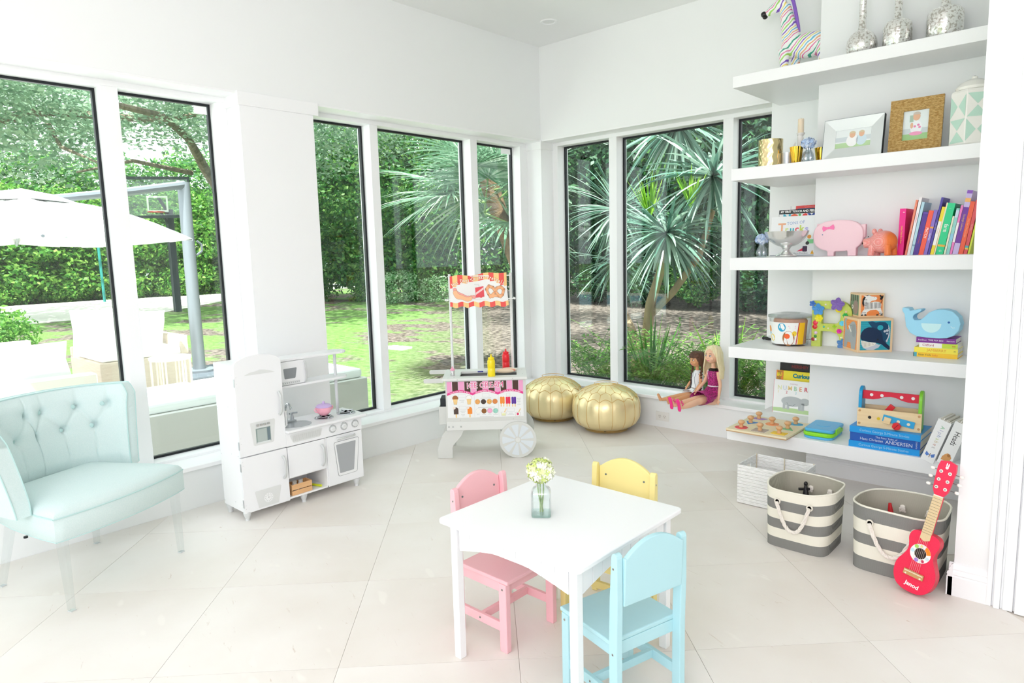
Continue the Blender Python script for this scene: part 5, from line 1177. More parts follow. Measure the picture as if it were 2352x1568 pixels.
# letter R
t = thing('letter_r', 'green wooden capital letter R decorated with flowers and gems', 'letter', (2.462, -.425, S4), 2)
LG = noisy('lime_paint', [(.3, '#b9ca54'), (.7, '#c6d465')], 40, 2, .55); z_ = .272
outer = [(0, 0), (.052, 0), (.052, .094)] + [(.105, .094)] + [(.14, .083), (.155, .062), (.158, .035), (.158, 0), (.212, 0), (.212, .045)] + arcpts(.15, .06, .062, .062, -5, 55, 6)[1:] + [(.182, .124), (.203, .145)] + arcpts(.15, .198, .070, .074, -25, 90, 12) + [(0, .272)]
hol = [(.054, .138)] + arcpts(.125, .183, .034, .045, -90, 90, 10) + [(.054, .228)]
rb_ = MB(LG); n_o, n_h = len(outer), len(hol)                 # letter face with its counter: bridged outline
ring = outer + [outer[0+0]] 
def letter(rb_, y0, y1):
    import mathutils.geometry as mg
    V3 = [[Vector((x, z, 0)) for x, z in outer], [Vector((x, z, 0)) for x, z in hol]]
    tris = mg.tessellate_polygon(V3); pts = outer+hol; n = len(pts)
    rb_.add([(x, y0, z) for x, z in pts]+[(x, y1, z) for x, z in pts], [tuple(q) for q in tris]+[tuple(i+n for i in q[::-1]) for q in tris]
        + [(i, (i+1) % n_o, n+(i+1) % n_o, n+i) for i in range(n_o)] + [(n_o+i, n_o+(i+1) % n_h, n+n_o+(i+1) % n_h, n+n_o+i) for i in range(n_h)])
letter(rb_, -.018, .018); obj('letter_body', rb_, t)
def flower(x, z, r, hexc, n=5, pw=.42, h=.006, name='flower', rz=0):
    b = MB(mat(hexc, .4)).at(Matrix.Translation((x, -.0185, z)) @ Matrix.Rotation(R(90), 4, 'X') @ Matrix.Rotation(R(rz), 4, 'Z'))
    for k in range(n):
        a = 2*math.pi*k/n; c, s = math.cos(a), math.sin(a); L = [(0, 0, .001), (r*.5, -r*pw, h*.6), (r*.85, -r*pw*.6, h), (r, 0, h*.9), (r*.85, r*pw*.6, h), (r*.5, r*pw, h*.6)]
        b.add([(p[0]*c-p[1]*s, p[0]*s+p[1]*c, p[2]) for p in L], [(0, 1, 2, 3), (0, 3, 4, 5)])
    b.mt(mat(hexc, .3)).ell((0, 0, .002), (r*.2, r*.2, .003), 10, 6); obj(name, b, t, solid=.0008)
flower(.035, .222, .038, '#3f8fd0', rz=20); flower(.142, .256, .042, '#7d5fae', rz=8, h=.014); flower(.175, .024, .034, '#4a82bd', rz=80); flower(.002, .256, .02, '#3a6fc0')
flower(.185, .192, .015, '#1fb455', 6); flower(.17, .145, .017, '#5fcdea', 7); flower(.155, .098, .016, '#e020a8', 6); flower(.128, .125, .012, '#a3d329', 4); flower(.19, .088, .012, '#b5e03a', 5)
flower(.040, .170, .024, '#e9dd10', 6, .5)
for x, z, r, hx in ((.020, .142, .0145, '#ee1f4a'), (.018, .118, .0145, '#d8101e'), (.024, .082, .010, '#dfc6e6'), (.022, .060, .009, '#1c8a3a'), (.010, .042, .011, '#9c1420'), (.024, .042, .008, '#f2f2f2'), (.146, .225, .0175, '#f4e016'), (.075, .252, .006, '#f6efe9'), (.166, .243, .005, '#f6d9c4'), (.188, .213, .006, '#f6d0c0'), (.068, .120, .006, '#35b6b0'), (.093, .112, .005, '#f0ead2'), (.166, .060, .006, '#f4f2e8'), (.186, .058, .009, '#ef4a3a'), (.19, .02, .016, '#35d7c0')):
    obj('gem', MB(mat(hx, .15, .0, .8)).at(Matrix.Translation((x, -.018, z)) @ Matrix.Rotation(R(90), 4, 'X')).lathe([(r, 0), (r*.8, .0025), (r*.4, .004), (.0001, .0045)], n=12), t)

# picture cubes
CW2 = mat('#f0cfa5', .5, name='birch_edge')
def cube(label, loc, s, ang, faces):
    t = thing('picture_cube', label, 'toy block', loc, ang, 'stacking picture cubes')
    obj('block', MB(CW2).box(0, s, 0, s, 0, s), t, bevel=.002)
    for (o, u), bd_, lb in faces:
        b = MB(); b.at(frame(o, u, (0, 0, 1))); bd_(b, s); obj('face_print', b, t, label=lb, kind='stuff')
    return t
def stripes_bg(b, s, c1, c2, e=.07):
    b.mt(mat(c1, .5)).rect(s*e, s*(1-e), s*e, s*(1-e)); b.mt(mat(c2, .5))
    for i in range(14): v = s*(e+(1-2*e)*(i+.25)/14); b.rect(s*e, s*(1-e), v, v+s*.012, .0002)
def whalef(b, s):
    stripes_bg(b, s, '#2aa6b8', '#1d8ea2'); nv = mat('#06264a', .5); n2 = mat('#0a4468', .5); P = lambda *q: [(x*s, y*s) for x, y in q]
    b.mt(n2).flat(P((.27, .90), (.40, .92), (.5, .88), (.62, .9), (.78, .88), (.86, .8), (.9, .66), (.9, .5), (.87, .35), (.84, .3), (.7, .25), (.62, .45), (.42, .72), (.36, .78)), .0004)
    b.mt(nv).flat(P((.07, .5), (.1, .60), (.18, .70), (.3, .75), (.42, .74), (.55, .69), (.65, .62), (.7, .5), (.72, .36), (.92, .17), (.93, .1), (.9, .07), (.8, .14), (.68, .24), (.5, .29), (.3, .32), (.12, .37), (.08, .42)), .0006)
    b.mt(mat('#2aa6b8', .5)).disc((.63*s, .73*s), .085*s, .0008, 18, .075*s)
    b.mt(mat('#c9ccd6', .5)).flat(P((.09, .365), (.3, .315), (.5, .28), (.62, .22), (.67, .24), (.6, .14), (.45, .075), (.28, .08), (.16, .14), (.11, .24)), .0008)
    b.mt(mat('#f2ede2', .5)).flat(P((.1, .36), (.3, .315), (.52, .285), (.5, .22), (.3, .15), (.18, .15), (.12, .24)), .001); b.mt(mat('#b9ad98', .5))
    for i in range(9): b.line(P((.13+i*.042, .35-.012*i), (.17+i*.035, .15+.01*i)), .0022, .0012)
    b.mt(mat('#c9ccd6', .5)).flat(P((.85, .82), (.9, .7), (.905, .5), (.84, .29), (.8, .33), (.86, .45), (.88, .6)), .0008)
    for x, y, r in ((.76, .62, .035), (.83, .64, .04), (.83, .55, .028), (.87, .70, .015)): b.disc((x*s, y*s), r*s, .001, 12)
    b.mt(mat('#020d1c', .4)).disc((.57*s, .38*s), .025*s, .001, 12)
def eleph(b, s):
    stripes_bg(b, s, '#f6a05c', '#f28a44'); g_ = mat('#aab0b2', .6); P = lambda *q: [(x*s, y*s) for x, y in q]
    b.mt(g_).flat(P((.12, .07), (.3, .07), (.36, .25), (.55, .25), (.6, .07), (.85, .07), (.9, .3), (.92, .6), (.88, .8), (.75, .9), (.6, .88), (.45, .78), (.38, .6), (.3, .62), (.22, .85), (.3, .93), (.2, .96), (.1, .85), (.18, .6), (.14, .4)), .0005)
    b.mt(mat('#979ea1', .6)).flat(P((.62, .8), (.8, .82), (.86, .6), (.8, .42), (.66, .45), (.6, .62)), .0007); b.mt(mat('#f7f3ea', .6)).flat(P((.38, .72), (.42, .76), (.6, .58), (.55, .56)), .0008); b.mt(BLACK).disc((.55*s, .76*s), .018*s, .0009, 10)
def zebf(b, s):
    stripes_bg(b, s, '#f6934e', '#ef7c36'); wh_ = mat('#f4f3f0', .5); bk = mat('#15151a', .5); P = lambda *q: [(x*s, y*s) for x, y in q]
    b.mt(bk).flat(P((.16, .42), (.1, .6), (.12, .78), (.2, .9), (.35, .95), (.46, .9), (.3, .86), (.22, .75), (.2, .6)), .0004)
    b.mt(wh_).flat(P((.2, .44), (.17, .7), (.24, .84), (.14, .93), (.3, .9), (.36, .93), (.48, .88), (.66, .86), (.7, .8), (.66, .72), (.5, .7), (.4, .62), (.6, .66), (.8, .64), (.88, .55), (.86, .4), (.92, .2), (.93, .1), (.82, .1), (.8, .22), (.68, .32), (.45, .3), (.32, .22), (.28, .08), (.06, .08), (.1, .2), (.2, .35)), .0006)
    b.mt(bk)
    for i in range(13): x = .24+i*.05; b.line(P((x, .34+.004*i), (x-.02+.02*(i > 6), .62+.0*i)), .0022, .0009)
    for i in range(5): b.line(P((.19, .5+i*.06), (.3, .52+i*.06)), .002, .0009)
    for x, y in ((.1, .16), (.12, .22), (.22, .14), (.22, .2), (.82, .16), (.84, .22), (.9, .16)): b.line(P((x-.03, y), (x+.05, y-.01)), .0022, .0009)
    for x in (.06, .2, .68, .85): b.flat(P((x, .07), (x+.1, .07), (x+.09, .12), (x+.02, .12)), .001)
    b.line(P((.87, .6), (.9, .72)), .003, .0008); b.flat(P((.8, .75), (.88, .72), (.94, .82), (.95, .92), (.88, .88), (.82, .95), (.78, .9), (.84, .84)), .001); b.disc((.6*s, .84*s), .012*s, .001, 8)
def monk(b, s):
    b.mt(mat('#7f9a7c', .6)).rect(s*.07, s*.93, s*.07, s*.93); b.mt(mat('#5b4a44', .6))
    for i in range(4): b.rect(s*(.12+i*.2), s*(.2+i*.2), s*.65, s*.93, .0003)
    b.mt(mat('#a58f86', .6)).disc((.62*s, .4*s), .26*s, .0004, 18, .3*s); b.mt(mat('#f2efe6', .6)).disc((.3*s, .4*s), .1*s, .0006, 12).mt(BLACK).disc((.3*s, .42*s), .03*s, .0008, 8)
sB = .190; sS = .152
cube('larger wooden picture cube with a dark blue whale and grey elephant, under the small one', (2.758, -.582, S4), sB, 40, [(((0, -.0003, 0), (1, 0, 0)), whalef, 'dark blue whale on teal stripes'), (((-.0003, sB, 0), (0, -1, 0)), eleph, 'grey elephant on orange stripes')])
cube('smaller wooden picture cube with a zebra on orange, stacked on the whale cube', (2.738, -.502, S4+sB+.0002), sS*.88, 37, [(((0, -.0003, 0), (1, 0, 0)), lambda b, s: zebf(b, s), 'zebra on orange stripes'), (((-.0003, sS*.88, 0), (0, -1, 0)), monk, 'brown animal on green')])

# whale and its stack of books
def flatbook(label, loc, w, th, d, hexc, rz, f=None, group='small stack of books under the whale', name='book'):
    t = thing(name, label, 'book', loc, rz, group); m = mat(hexc, .4); c = min(.002, th*.1)
    obj('cover', MB(m).box(0, w, 0, c, 0, th).box(0, w, c, d, 0, c).box(0, w, c, d, th-c, th), t); obj('pages', MB(PAGE).box(.003, w-.003, c+.0002, d-.003, c+.0002, th-c-.0002), t)
    if f: b = MB(m).at(frame((0, -.0003, 0), (1, 0, 0), (0, 0, 1))); f(b, w, th); obj('spine_print', b, t, kind='stuff')
    return t
def tx(items, blocks=()):
    def f(b, w, th):
        for a, c, hx in blocks: b.mt(mat(hx, .4)).rect(a*w, c*w, .0005, th-.0005, .0002)
        for s_, x, hx, sz in items: b.mt(mat(hx, .5)).text(s_, (x*w, th/2), th*sz, .0005, 0, .95)
    return f
flatbook('yellow-orange board book at the bottom of the small stack', (3.027, -.553, S4), .200, .0235, .15, '#f6c62a', 0, tx([('New York', .26, '#5b5a33', .62), ('baby', .5, '#e0762a', .62)], [(.0, .08, '#49a9b8'), (.0, .012, '#f6c62a')]))
flatbook('pale yellow board book with JAMBERRY on the spine', (3.030, -.553, S4+.0237), .197, .027, .15, '#f6e34a', 0, tx([('JAMBERRY', .52, '#e0982a', .75), ('M', .93, '#333333', .4)]))
flatbook('white and lime book, second from top of the small stack', (3.051, -.550, S4+.0509), .174, .0255, .145, '#f4f4ee', 0, tx([('Clifford', .24, '#b0305a', .72), ('888', .9, '#c83232', .4)], [(.6, 1, '#c3dc3a')]))
flatbook('purple board book on top of the small stack, beneath the whale', (3.037, -.552, S4+.0766), .179, .027, .148, '#7a1f8f', 0, tx([('Fox/Dyer', .16, '#f3e6f6', .4), ('TIME FOR BED', .5, '#f3e6f6', .42), ('Harcourt', .87, '#f3e6f6', .36)]))
t = thing('wooden_whale', 'chunky sky blue wooden whale with white belly patch on the small stack of books', 'toy whale', (3.105, -.525, S4+.1038), -4)
wp = [(-.02, 0), (.04, -.0)] + [(.075, .004), (.105, .018), (.125, .045), (.132, .08), (.122, .115), (.095, .142), (.06, .152), (.02, .150), (-.012, .134), (-.034, .108), (-.052, .092), (-.078, .09), (-.086, .1), (-.085, .112), (-.076, .122), (-.055, .134), (-.045, .146), (-.055, .15), (-.085, .143), (-.10, .138), (-.108, .152), (-.135, .155), (-.14, .15), (-.138, .135), (-.128, .12), (-.123, .09), (-.118, .055), (-.098, .022), (-.065, .004)]
o_ = obj('whale_body', MB(mat('#9bd7f2', .45)).prism(wp, -.036, .036, 'y'), t); o_.modifiers.new('b', 'BEVEL').width = .006; o_.modifiers['b'].segments = 3
b = MB(mat('#c9eef3', .5)).at(frame((0, -.0366, 0), (1, 0, 0), (0, 0, 1))); b.flat([(-.045, .076), (.047, .076)] + arcpts(.001, .074, .046, .046, 0, -180, 16)); obj('belly_patch', b, t)
b = MB(mat('#1a5fae', .4)).at(frame((0, -.0368, 0), (1, 0, 0), (0, 0, 1))); b.disc((.080, .086), .0055).mt(mat('#e9f6fb', .5)).line([(.09, .066), (.098, .058), (.108, .06)], .002); obj('painted_eye', b, t, kind='stuff')

# ---- lowest shelf
t = thing('peg_puzzle', 'square wooden peg puzzle board overhanging the left end of the lowest shelf', 'puzzle', (2.10, -.81, S5), 0)
PW = noisy('pale_ply', [(.3, '#ecdcb6'), (.7, '#f3e7c8')], 5, 3, .4, stretch=(1, 12, 1)); PW2 = mat('#c8a277', .6)
W_, H_ = .365, .40; sk_ = .0
obj('lower_board', MB(PW2).box(.002, W_-.002, .002, H_-.002, 0, .006), t); obj('upper_board', MB(PW).box(0, W_, 0, H_, .0062, .0165), t, bevel=.001)
PC = [('octagon', 0, 0, '#e8585f', 'red'), ('square', 1, 0, '#b9a79c', 'taupe'), ('square2', 2, 0, '#f2cd3a', 'yellow'), ('tri', 0, 1, '#5a8fd0', 'blue'), ('tri2', 2, 1, '#7fc08a', 'green'), ('rhomb', 0, 2, '#b391cf', 'purple'), ('circle', 1, 2, '#f6a066', 'orange'), ('circle2', 2, 2, '#4aaed8', 'sky blue')]
KN = noisy('knob_wood', [(.3, '#d6a273'), (.7, '#e3b88c')], 12, 3, .4, stretch=(1, 1, 4))
for nm_, i, j, hx, cn in PC:
    cx_, cy_ = .068+i*.115, .068+j*.132; r = .042
    if nm_ == 'circle': cx_, cy_ = .185, .25
    if nm_ == 'tri': cy_ = .205
    shp = {'octagon': [(r*.95*math.cos(R(22.5+45*k)), r*.95*math.sin(R(22.5+45*k))) for k in range(8)], 'square': rrect(-.04, .04, -.04, .04, .003, 1), 'square2': rrect(-.043, .043, -.03, .03, .003, 1), 'tri': [(-.04, .03), (.04, .03), (0, -.042)], 'tri2': [(-.036, -.03), (.042, -.03), (0, .042)], 'rhomb': [(-.048, -.022), (.03, -.022), (.048, .022), (-.03, .022)], 'circle': arcpts(0, 0, .04, .04, 0, 345, 23), 'circle2': arcpts(0, 0, .044, .032, 0, 345, 23)}[nm_]
    b = MB(mat('#fbf8ee', .5)).flat([(cx_+p[0]*1.09, cy_+p[1]*1.09) for p in shp], .0168); obj('cutout_outline', b, t)
    q = thing('puzzle_piece', '%s %s puzzle piece with a wooden peg on the peg board' % (cn, {'octagon': 'octagonal', 'square': 'square', 'square2': 'rectangular', 'tri': 'triangular', 'tri2': 'triangular', 'rhomb': 'slanted', 'circle': 'round', 'circle2': 'oval'}[nm_]), 'puzzle piece', (2.10+cx_, -.81+cy_, S5+.0171), 0, 'shape pieces with pegs on the puzzle board')
    obj('shape', MB(mat(hx, .5)).prism(shp, 0, .0022, 'z'), q); obj('peg', MB(KN).lathe([(.0001, .0022), (.0125, .0022), (.0135, .005), (.012, .012), (.0105, .018), (.014, .024), (.0195, .03), (.0205, .036), (.018, .042), (.01, .0465), (.0001, .0475)], n=20), q, smooth=True, ang=60)
t = thing('folding_case', 'blue and lime green folded plastic toy case lying beside the puzzle', 'toy case', (2.585, -.555, S5), 2)
TB = mat('#55b5e6', .35); TG = mat('#8fe02a', .35)
def slab(b, x0, x1, y0, y1, z0, z1, r=.03): return b.prism(rrect(x0, x1, y0, y1, r, 5), z0, z1, 'z')
obj('lower_shell', slab(MB(TB), -.082, .082, -.125, .12, .0, .014, .045), t, bevel=.004); obj('inner_tray', slab(MB(TG), -.086, .086, -.125, .12, .0145, .036, .045), t, bevel=.006)
lid_ = obj('upper_shell', slab(MB(TB), -.078, .082, -.11, .125, .0365, .056, .022), t, bevel=.006); obj('embossed_disc', MB(TB).at(Matrix.Translation((-.005, .01, .056))).lathe([(.042, 0), (.040, .0016), (.0001, .0018)], n=32), lid_, smooth=True); obj('latch', MB(TG).box(.066, .089, -.06, .03, .018, .054), t, bevel=.004, label='lime green side latch')
GS = 'stack of blue story books under the toolbox'
flatbook('bright blue story book at the bottom of the toolbox stack', (2.766, -.702, S5), .342, .034, .24, '#189be6', 1.5, tx([('Curious George 5-Minute Stories', .5, '#a5d6ee', .55)]), GS)
flatbook('dark blue book with Hans Christian Andersen title on the spine', (2.770, -.697, S5+.0342), .340, .048, .235, '#1f5bb5', 0, lambda b, w, th: (b.mt(mat('#d8e2ee', .5)).text('The Fairy Tales of', (.53*w, .73*th), th*.3, .0005), b.text('Hans Christian', (.32*w, .36*th), th*.42, .0005, 0, .95), b.text('ANDERSEN', (.71*w, .34*th), th*.56, .0005, 0, .95), b.text('CLASSICS', (.95*w, .5*th), th*.2, .0005, 90)), GS)
flatbook('bright blue story book directly under the wooden toolbox', (2.768, -.703, S5+.0824), .344, .034, .24, '#189be6', -1, tx([('Curious George 5-Minute Stories', .5, '#a5d6ee', .55)]), GS)
TZ = S5+.1166
t = thing('toy_toolbox', 'wooden toy toolbox with red handle bar, blue and green sides on the blue books', 'toolbox', (2.800, -.690, TZ), 5)
LW = noisy('pine', [(.3, '#f1dab1'), (.7, '#e8cb9b')], 4, 3, .5, stretch=(1, 1, 14)); Lx = .305; Dy = .125
hole = mat('#2a2018', .6)
fr_ = obj('front_board', MB(LW).box(0, Lx, 0, .011, 0, .102), t, bevel=.002); obj('back_board', MB(LW).box(.012, Lx-.012, Dy-.011, Dy, 0, .102), t, bevel=.002); obj('floor_board', MB(LW).box(.012, Lx-.012, .011, Dy-.011, .002, .010), t)
def sidep(x, hx, n_):
    pr = [(.012, 0), (Dy-.012, 0), (Dy-.012, .17)] + arcpts(Dy/2, .17, Dy/2-.012, .045, 0, 180, 12)[1:]
    return obj('side_board', MB(mat(hx, .35)).prism(pr, x, x+.017, 'x'), t, bevel=.003, label=n_)
sidep(.002, '#1f9fd8', 'glossy blue side board'); sidep(Lx-.019, '#86d13a', 'lime green side board')
bar = [(.019, .150), (.07, .150), (.10, .157), (.125, .168), (.153, .172), (.18, .168), (.205, .157), (.235, .150), (Lx-.019, .150), (Lx-.019, .196), (.019, .196)]
rb = obj('handle_bar', MB(mat('#d8163a', .35)).prism(bar, .03, .044, 'y'), t, bevel=.002, label='crimson handle bar with holes')
b = MB(mat('#ece6e6', .5)).at(frame((0, .0295, 0), (1, 0, 0), (0, 0, 1)))
for x in (.062, .112, .205, .258): b.disc((x, .175), .0085, .0002, 14)
obj('drilled_hole', b, rb, kind='stuff')
for x, z, hx in ((.062, .055, '#1e1712'), (.105, .053, '#e0c01e')): obj('drilled_hole', MB(mat(hx, .6)).at(frame((0, -.0004, 0), (1, 0, 0), (0, 0, 1))).disc((x, z), .0085), fr_)
for x, z in ((.012, .088), (.012, .018), (Lx-.012, .088), (Lx-.012, .02)): obj('dowel_end', MB(mat('#c79a68', .6)).cyl((x, -.0012, z), (x, .002, z), .0065, n=14), fr_)
bb = obj('tool_strip', MB(mat('#2fa6dc', .35)).at(Matrix.Translation((.2, -.004, .05)) @ Matrix.Rotation(R(10), 4, 'Y')).cbox((0, 0, 0), (.15, .007, .036)), t, bevel=.0015, label='blue strip screwed on the front')
b = MB(mat('#efe2c8', .5)).at(Matrix.Translation((.2, -.0082, .05)) @ Matrix.Rotation(R(10), 4, 'Y') @ frame((0, 0, 0), (1, 0, 0), (0, 0, 1))); b.disc((0, 0), .008).disc((.048, 0), .008); obj('strip_hole', b, bb, kind='stuff')
obj('nut', MB(LW).at(Matrix.Translation((.148, -.009, .050)) @ Matrix.Rotation(R(12), 4, 'Y')).cbox((0, 0, 0), (.034, .016, .034)), t, bevel=.002, label='square wooden nut'); 
sc_ = obj('screw_head', MB(mat('#e2202c', .35)).prism([(.193+.022*math.cos(R(60*k+15)), .026+.022*math.sin(R(60*k+15))) for k in range(6)], -.024, -.0045, 'y'), t, bevel=.003, label='red hexagonal toy screw'); obj('screw_slot', MB(mat('#8a0f18', .5)).at(Matrix.Translation((.193, -.0243, .026)) @ Matrix.Rotation(R(-50), 4, 'Y')).cbox((0, 0, 0), (.03, .001, .004)), sc_)
obj('inner_tool', MB(mat('#e0222e', .4)).at(Matrix.Translation((.145, .06, .095)) @ Matrix.Rotation(R(35), 4, 'Y')).cbox((0, 0, 0), (.03, .018, .06)), t, bevel=.003, label='red toy tool inside')
# folded concertina books leaning on the niche side
def concert(label, loc, rot, fr):
    t = thing('concertina_book', label, 'book', loc, rot=rot, group='white slipcased folding books')
    obj('case', MB(mat('#f5f6f6', .4)).box(0, .062, 0, .003, 0, .235).box(0, .003, .003, .16, 0, .235).box(.059, .062, .003, .16, 0, .235).box(.003, .059, .003, .16, 0, .003), t, bevel=.0006)
    for k in range(7): obj('leaf', MB(mat(('#f3efe6', '#d9d4c6')[k % 2], .6)).box(.0045+k*.0077, .0105+k*.0077, .006, .155, .004, .238+.003*(k % 3)), t)
    b = MB().at(frame((0, -.0004, 0), (1, 0, 0), (0, 0, 1))); fr(b); obj('front_print', b, t, kind='stuff')
def fa(b):
    for i, c in enumerate('Alphabet'): b.mt(mat(('#8fc9a0', '#a6a3cf', '#b9bdd6', '#8fa3c9', '#c9dba0', '#d9c8a0', '#c99a8f', '#b3b3b3')[i], .5)).text(c, (.034, .198-i*.0165), .026, .0003, -90)
    b.mt(mat('#5b84cf', .5)).flat([(.03, .04), (.012, .052), (.01, .034), (.02, .028)]).flat([(.034, .04), (.052, .054), (.054, .036), (.044, .028)]).mt(mat('#7a5a50', .5)).line([(.032, .026), (.032, .048)], .003, .0003)
def fb(b):
    b.mt(mat('#2b2b2b', .5)).text('Heads', (.032, .15), .036, .0003, -90, .85); b.mt(mat('#dca063', .5)).flat([(.012, .022), (.05, .022), (.052, .05), (.04, .062), (.03, .066), (.02, .055), (.012, .04)]).mt(mat('#b97c42', .5)).disc((.038, .056), .008, .0003)
concert('white folding book case printed Alphabet with a blue butterfly, leaning at the shelf end', (3.118, -.722, S5+.001), (0, R(18), R(-8)), fa)
concert('white folding book case printed Heads with a brown bear, rightmost on the lowest shelf', (3.192, -.735, S5+.001), (0, R(18), R(-8)), fb)

# ================================================================== floor things by the shelves
# white woven crate
t = thing('wicker_crate', 'white painted rectangular woven crate behind the striped baskets', 'crate', (2.335, -1.165, 0), 0)
WK = noisy('white_wicker', [(.35, '#e9e9e6'), (.6, '#fbfbfa')], 14, 3, .7, .6, stretch=(3, 3, 22), bscale=8)
X1, Y1 = .33, .25
for i in range(12):
    z0 = .004+i*.018; b = MB(WK); e = .0012*(i % 2)
    hole_ = 8 <= i <= 9
    b.box(0, X1, -e, .006-e, z0, z0+.0165).box(0, X1, Y1-.006+e, Y1+e, z0, z0+.0165)
    if hole_: b.box(-e, .006-e, .006, .085, z0, z0+.0165).box(-e, .006-e, .165, Y1-.006, z0, z0+.0165)
    else: b.box(-e, .006-e, .006, Y1-.006, z0, z0+.0165)
    b.box(X1-.006+e, X1+e, .006, Y1-.006, z0, z0+.0165); obj('woven_band', b, t, bevel=.001, seg=1, kind='stuff')
b = MB(mat('#d9cfba', .7))
for x, y in ((.0, .0), (X1, 0), (0, Y1), (X1, Y1), (X1/2, Y1)): b.cyl((x+(.007 if x == 0 else -.007)*(x != X1/2), y+(.007 if y == 0 else -.009), .002), (x+(.007 if x == 0 else -.007)*(x != X1/2), y+(.007 if y == 0 else -.009), .222), .0035, n=6)
obj('frame_wire', b, t, kind='stuff'); obj('crate_floor', MB(WK).box(.006, X1-.006, .006, Y1-.006, .001, .004), t)

# striped baskets
GRY = woven('grey_canvas', '#7f7f7c', '#a3a29e', 900); CRM = woven('cream_canvas', '#efebdc', '#faf7ec', 900); LIN = woven('lining_canvas', '#b5b1a2', '#d3cfc0', 900)
ROPE = noisy('cotton_rope', [(.3, '#e9e2d8'), (.7, '#f7f2ea')], 200, 2, .9)
def basket(label, loc, W, D, H, first, n_s, rz=0, bulge=.02, seed=1, toplean=.01):
    t = thing('striped_basket', label, 'basket', loc, rz, 'grey and cream striped canvas baskets')
    rg = random.Random(seed); NA = 64
    def ring(z, off=0):
        k = z/H; gw = 1+bulge/W*2*(k**1.3); gd = 1+bulge/D*2*(k**1.3); w_, d_ = W/2*gw-off, D/2*gd-off; out = []
        for i in range(NA):
            a = 2*math.pi*i/NA; c, s = math.cos(a), math.sin(a); e = 5.5-2.6*k; x = w_*abs(c)**(2/e)*(1 if c > 0 else -1); y = d_*abs(s)**(2/e)*(1 if s > 0 else -1)
            wob = .004*k*math.sin(a*3+seed)+.002*math.sin(a*7+seed*2)*k
            out.append((x+W/2+wob*c, y+D/2+wob*s, z+(.006*k*math.sin(a*2+seed))))
        return out
    zs = [H*i/24 for i in range(25)]; b = MB()
    edges = [H*i/n_s for i in range(n_s+1)]
    for i in range(24):
        k = min(n_s-1, int((zs[i]+zs[i+1])/2/H*n_s)); col = (k % 2) ^ first; b.mt(GRY if col else CRM)
        R0, R1 = ring(zs[i]), ring(zs[i+1]); b.add(R0+R1, [(j, (j+1) % NA, NA+(j+1) % NA, NA+j) for j in range(NA)])
    bm_ = bmesh.new(); me = mesh_of('b', b, True, 60); bm_.from_mesh(me); bmesh.ops.remove_doubles(bm_, verts=bm_.verts, dist=.0002); bm_.to_mesh(me); bm_.free()
    obj('outer_cloth', me, t)
    b = MB(LIN).rings([ring(z, .004) for z in (H, H*.8, H*.5, H*.2, .006)], True, False, True); obj('lining', b, t, smooth=True, ang=60)
    obj('rim_binding', MB(CRM).tube([tuple(Vector(p)+Vector((0, 0, .0005))) for p in ring(H, .002)+ring(H, .002)[:1]], .0042, 8), t, smooth=True)
    hx = (W*.24, W*.76); zh = H*.80; 
    def fy(z): return D/2-(D/2*(1+bulge/D*2*((z/H)**1.3)))
    for x in hx:
        y = fy(zh); g_ = obj('grommet', MB(mat('#e2ddd0', .4)).at(Matrix.Translation((x, y-.001, zh)) @ Matrix.Rotation(R(90), 4, 'X')).lathe([(.009, 0), (.009, .003), (.0145, .003), (.0155, .001), (.0155, 0)], n=20), t, smooth=True)
        kn = MB(ROPE).ell((x, y+.014, zh+.004), (.014, .01, .013), 10, 8).ell((x+.006, y+.02, zh-.006), (.010, .008, .014), 8, 6)
    P = []
    for i in range(41):
        s = i/40; x = hx[0]+(hx[1]-hx[0])*s; sag = .135*(1-abs(2*s-1)**2.6)*H/.29; z = zh-sag; xx = hx[0]+(hx[1]-hx[0])*(.5+(s-.5)*(1-.22*(1-abs(2*s-1)))); P.append(Vector((xx, fy(z)-.012, z)))
    core = MB(ROPE)
    for ph in (0, 120, 240):
        Q = []
        for i, p in enumerate(P):
            tn = (P[min(40, i+1)]-P[max(0, i-1)]).normalized(); u_ = Vector((0, 1, 0)); v_ = tn.cross(u_).normalized(); a = R(ph+i*38); Q.append(tuple(p+(u_*math.cos(a)+v_*math.sin(a))*.0042))
        core.tube(Q, .0052, 6)
    obj('rope_handle', core, t, smooth=True)
    # rear handle knots seen on the lining
    for x in (W*.42, W*.74):
        z = H*.77; y = D/2+(D/2*(1+bulge/D*2*((z/H)**1.3)))-.014; b = MB(ROPE)
        for k in range(7): b.tube([(x+rg.uniform(-.008, .008), y, z+.008), (x+rg.uniform(-.012, .012), y-.008, z-.005), (x+rg.uniform(-.014, .014), y-.006, z-.02)], .0035, 5)
        b.ell((x, y-.002, z), (.012, .009, .012), 10, 7); obj('rope_knot', b, t, smooth=True)
    return t
basket('grey and cream striped canvas basket, left of the two beside the white crate', (2.652, -1.58, 0), .278, .285, .285, 1, 6, 0, .018, 2)
basket('grey and cream striped canvas basket behind the red guitar, with a cream top band', (3.032, -1.58, 0), .325, .29, .28, 1, 5, 0, .016, 5)
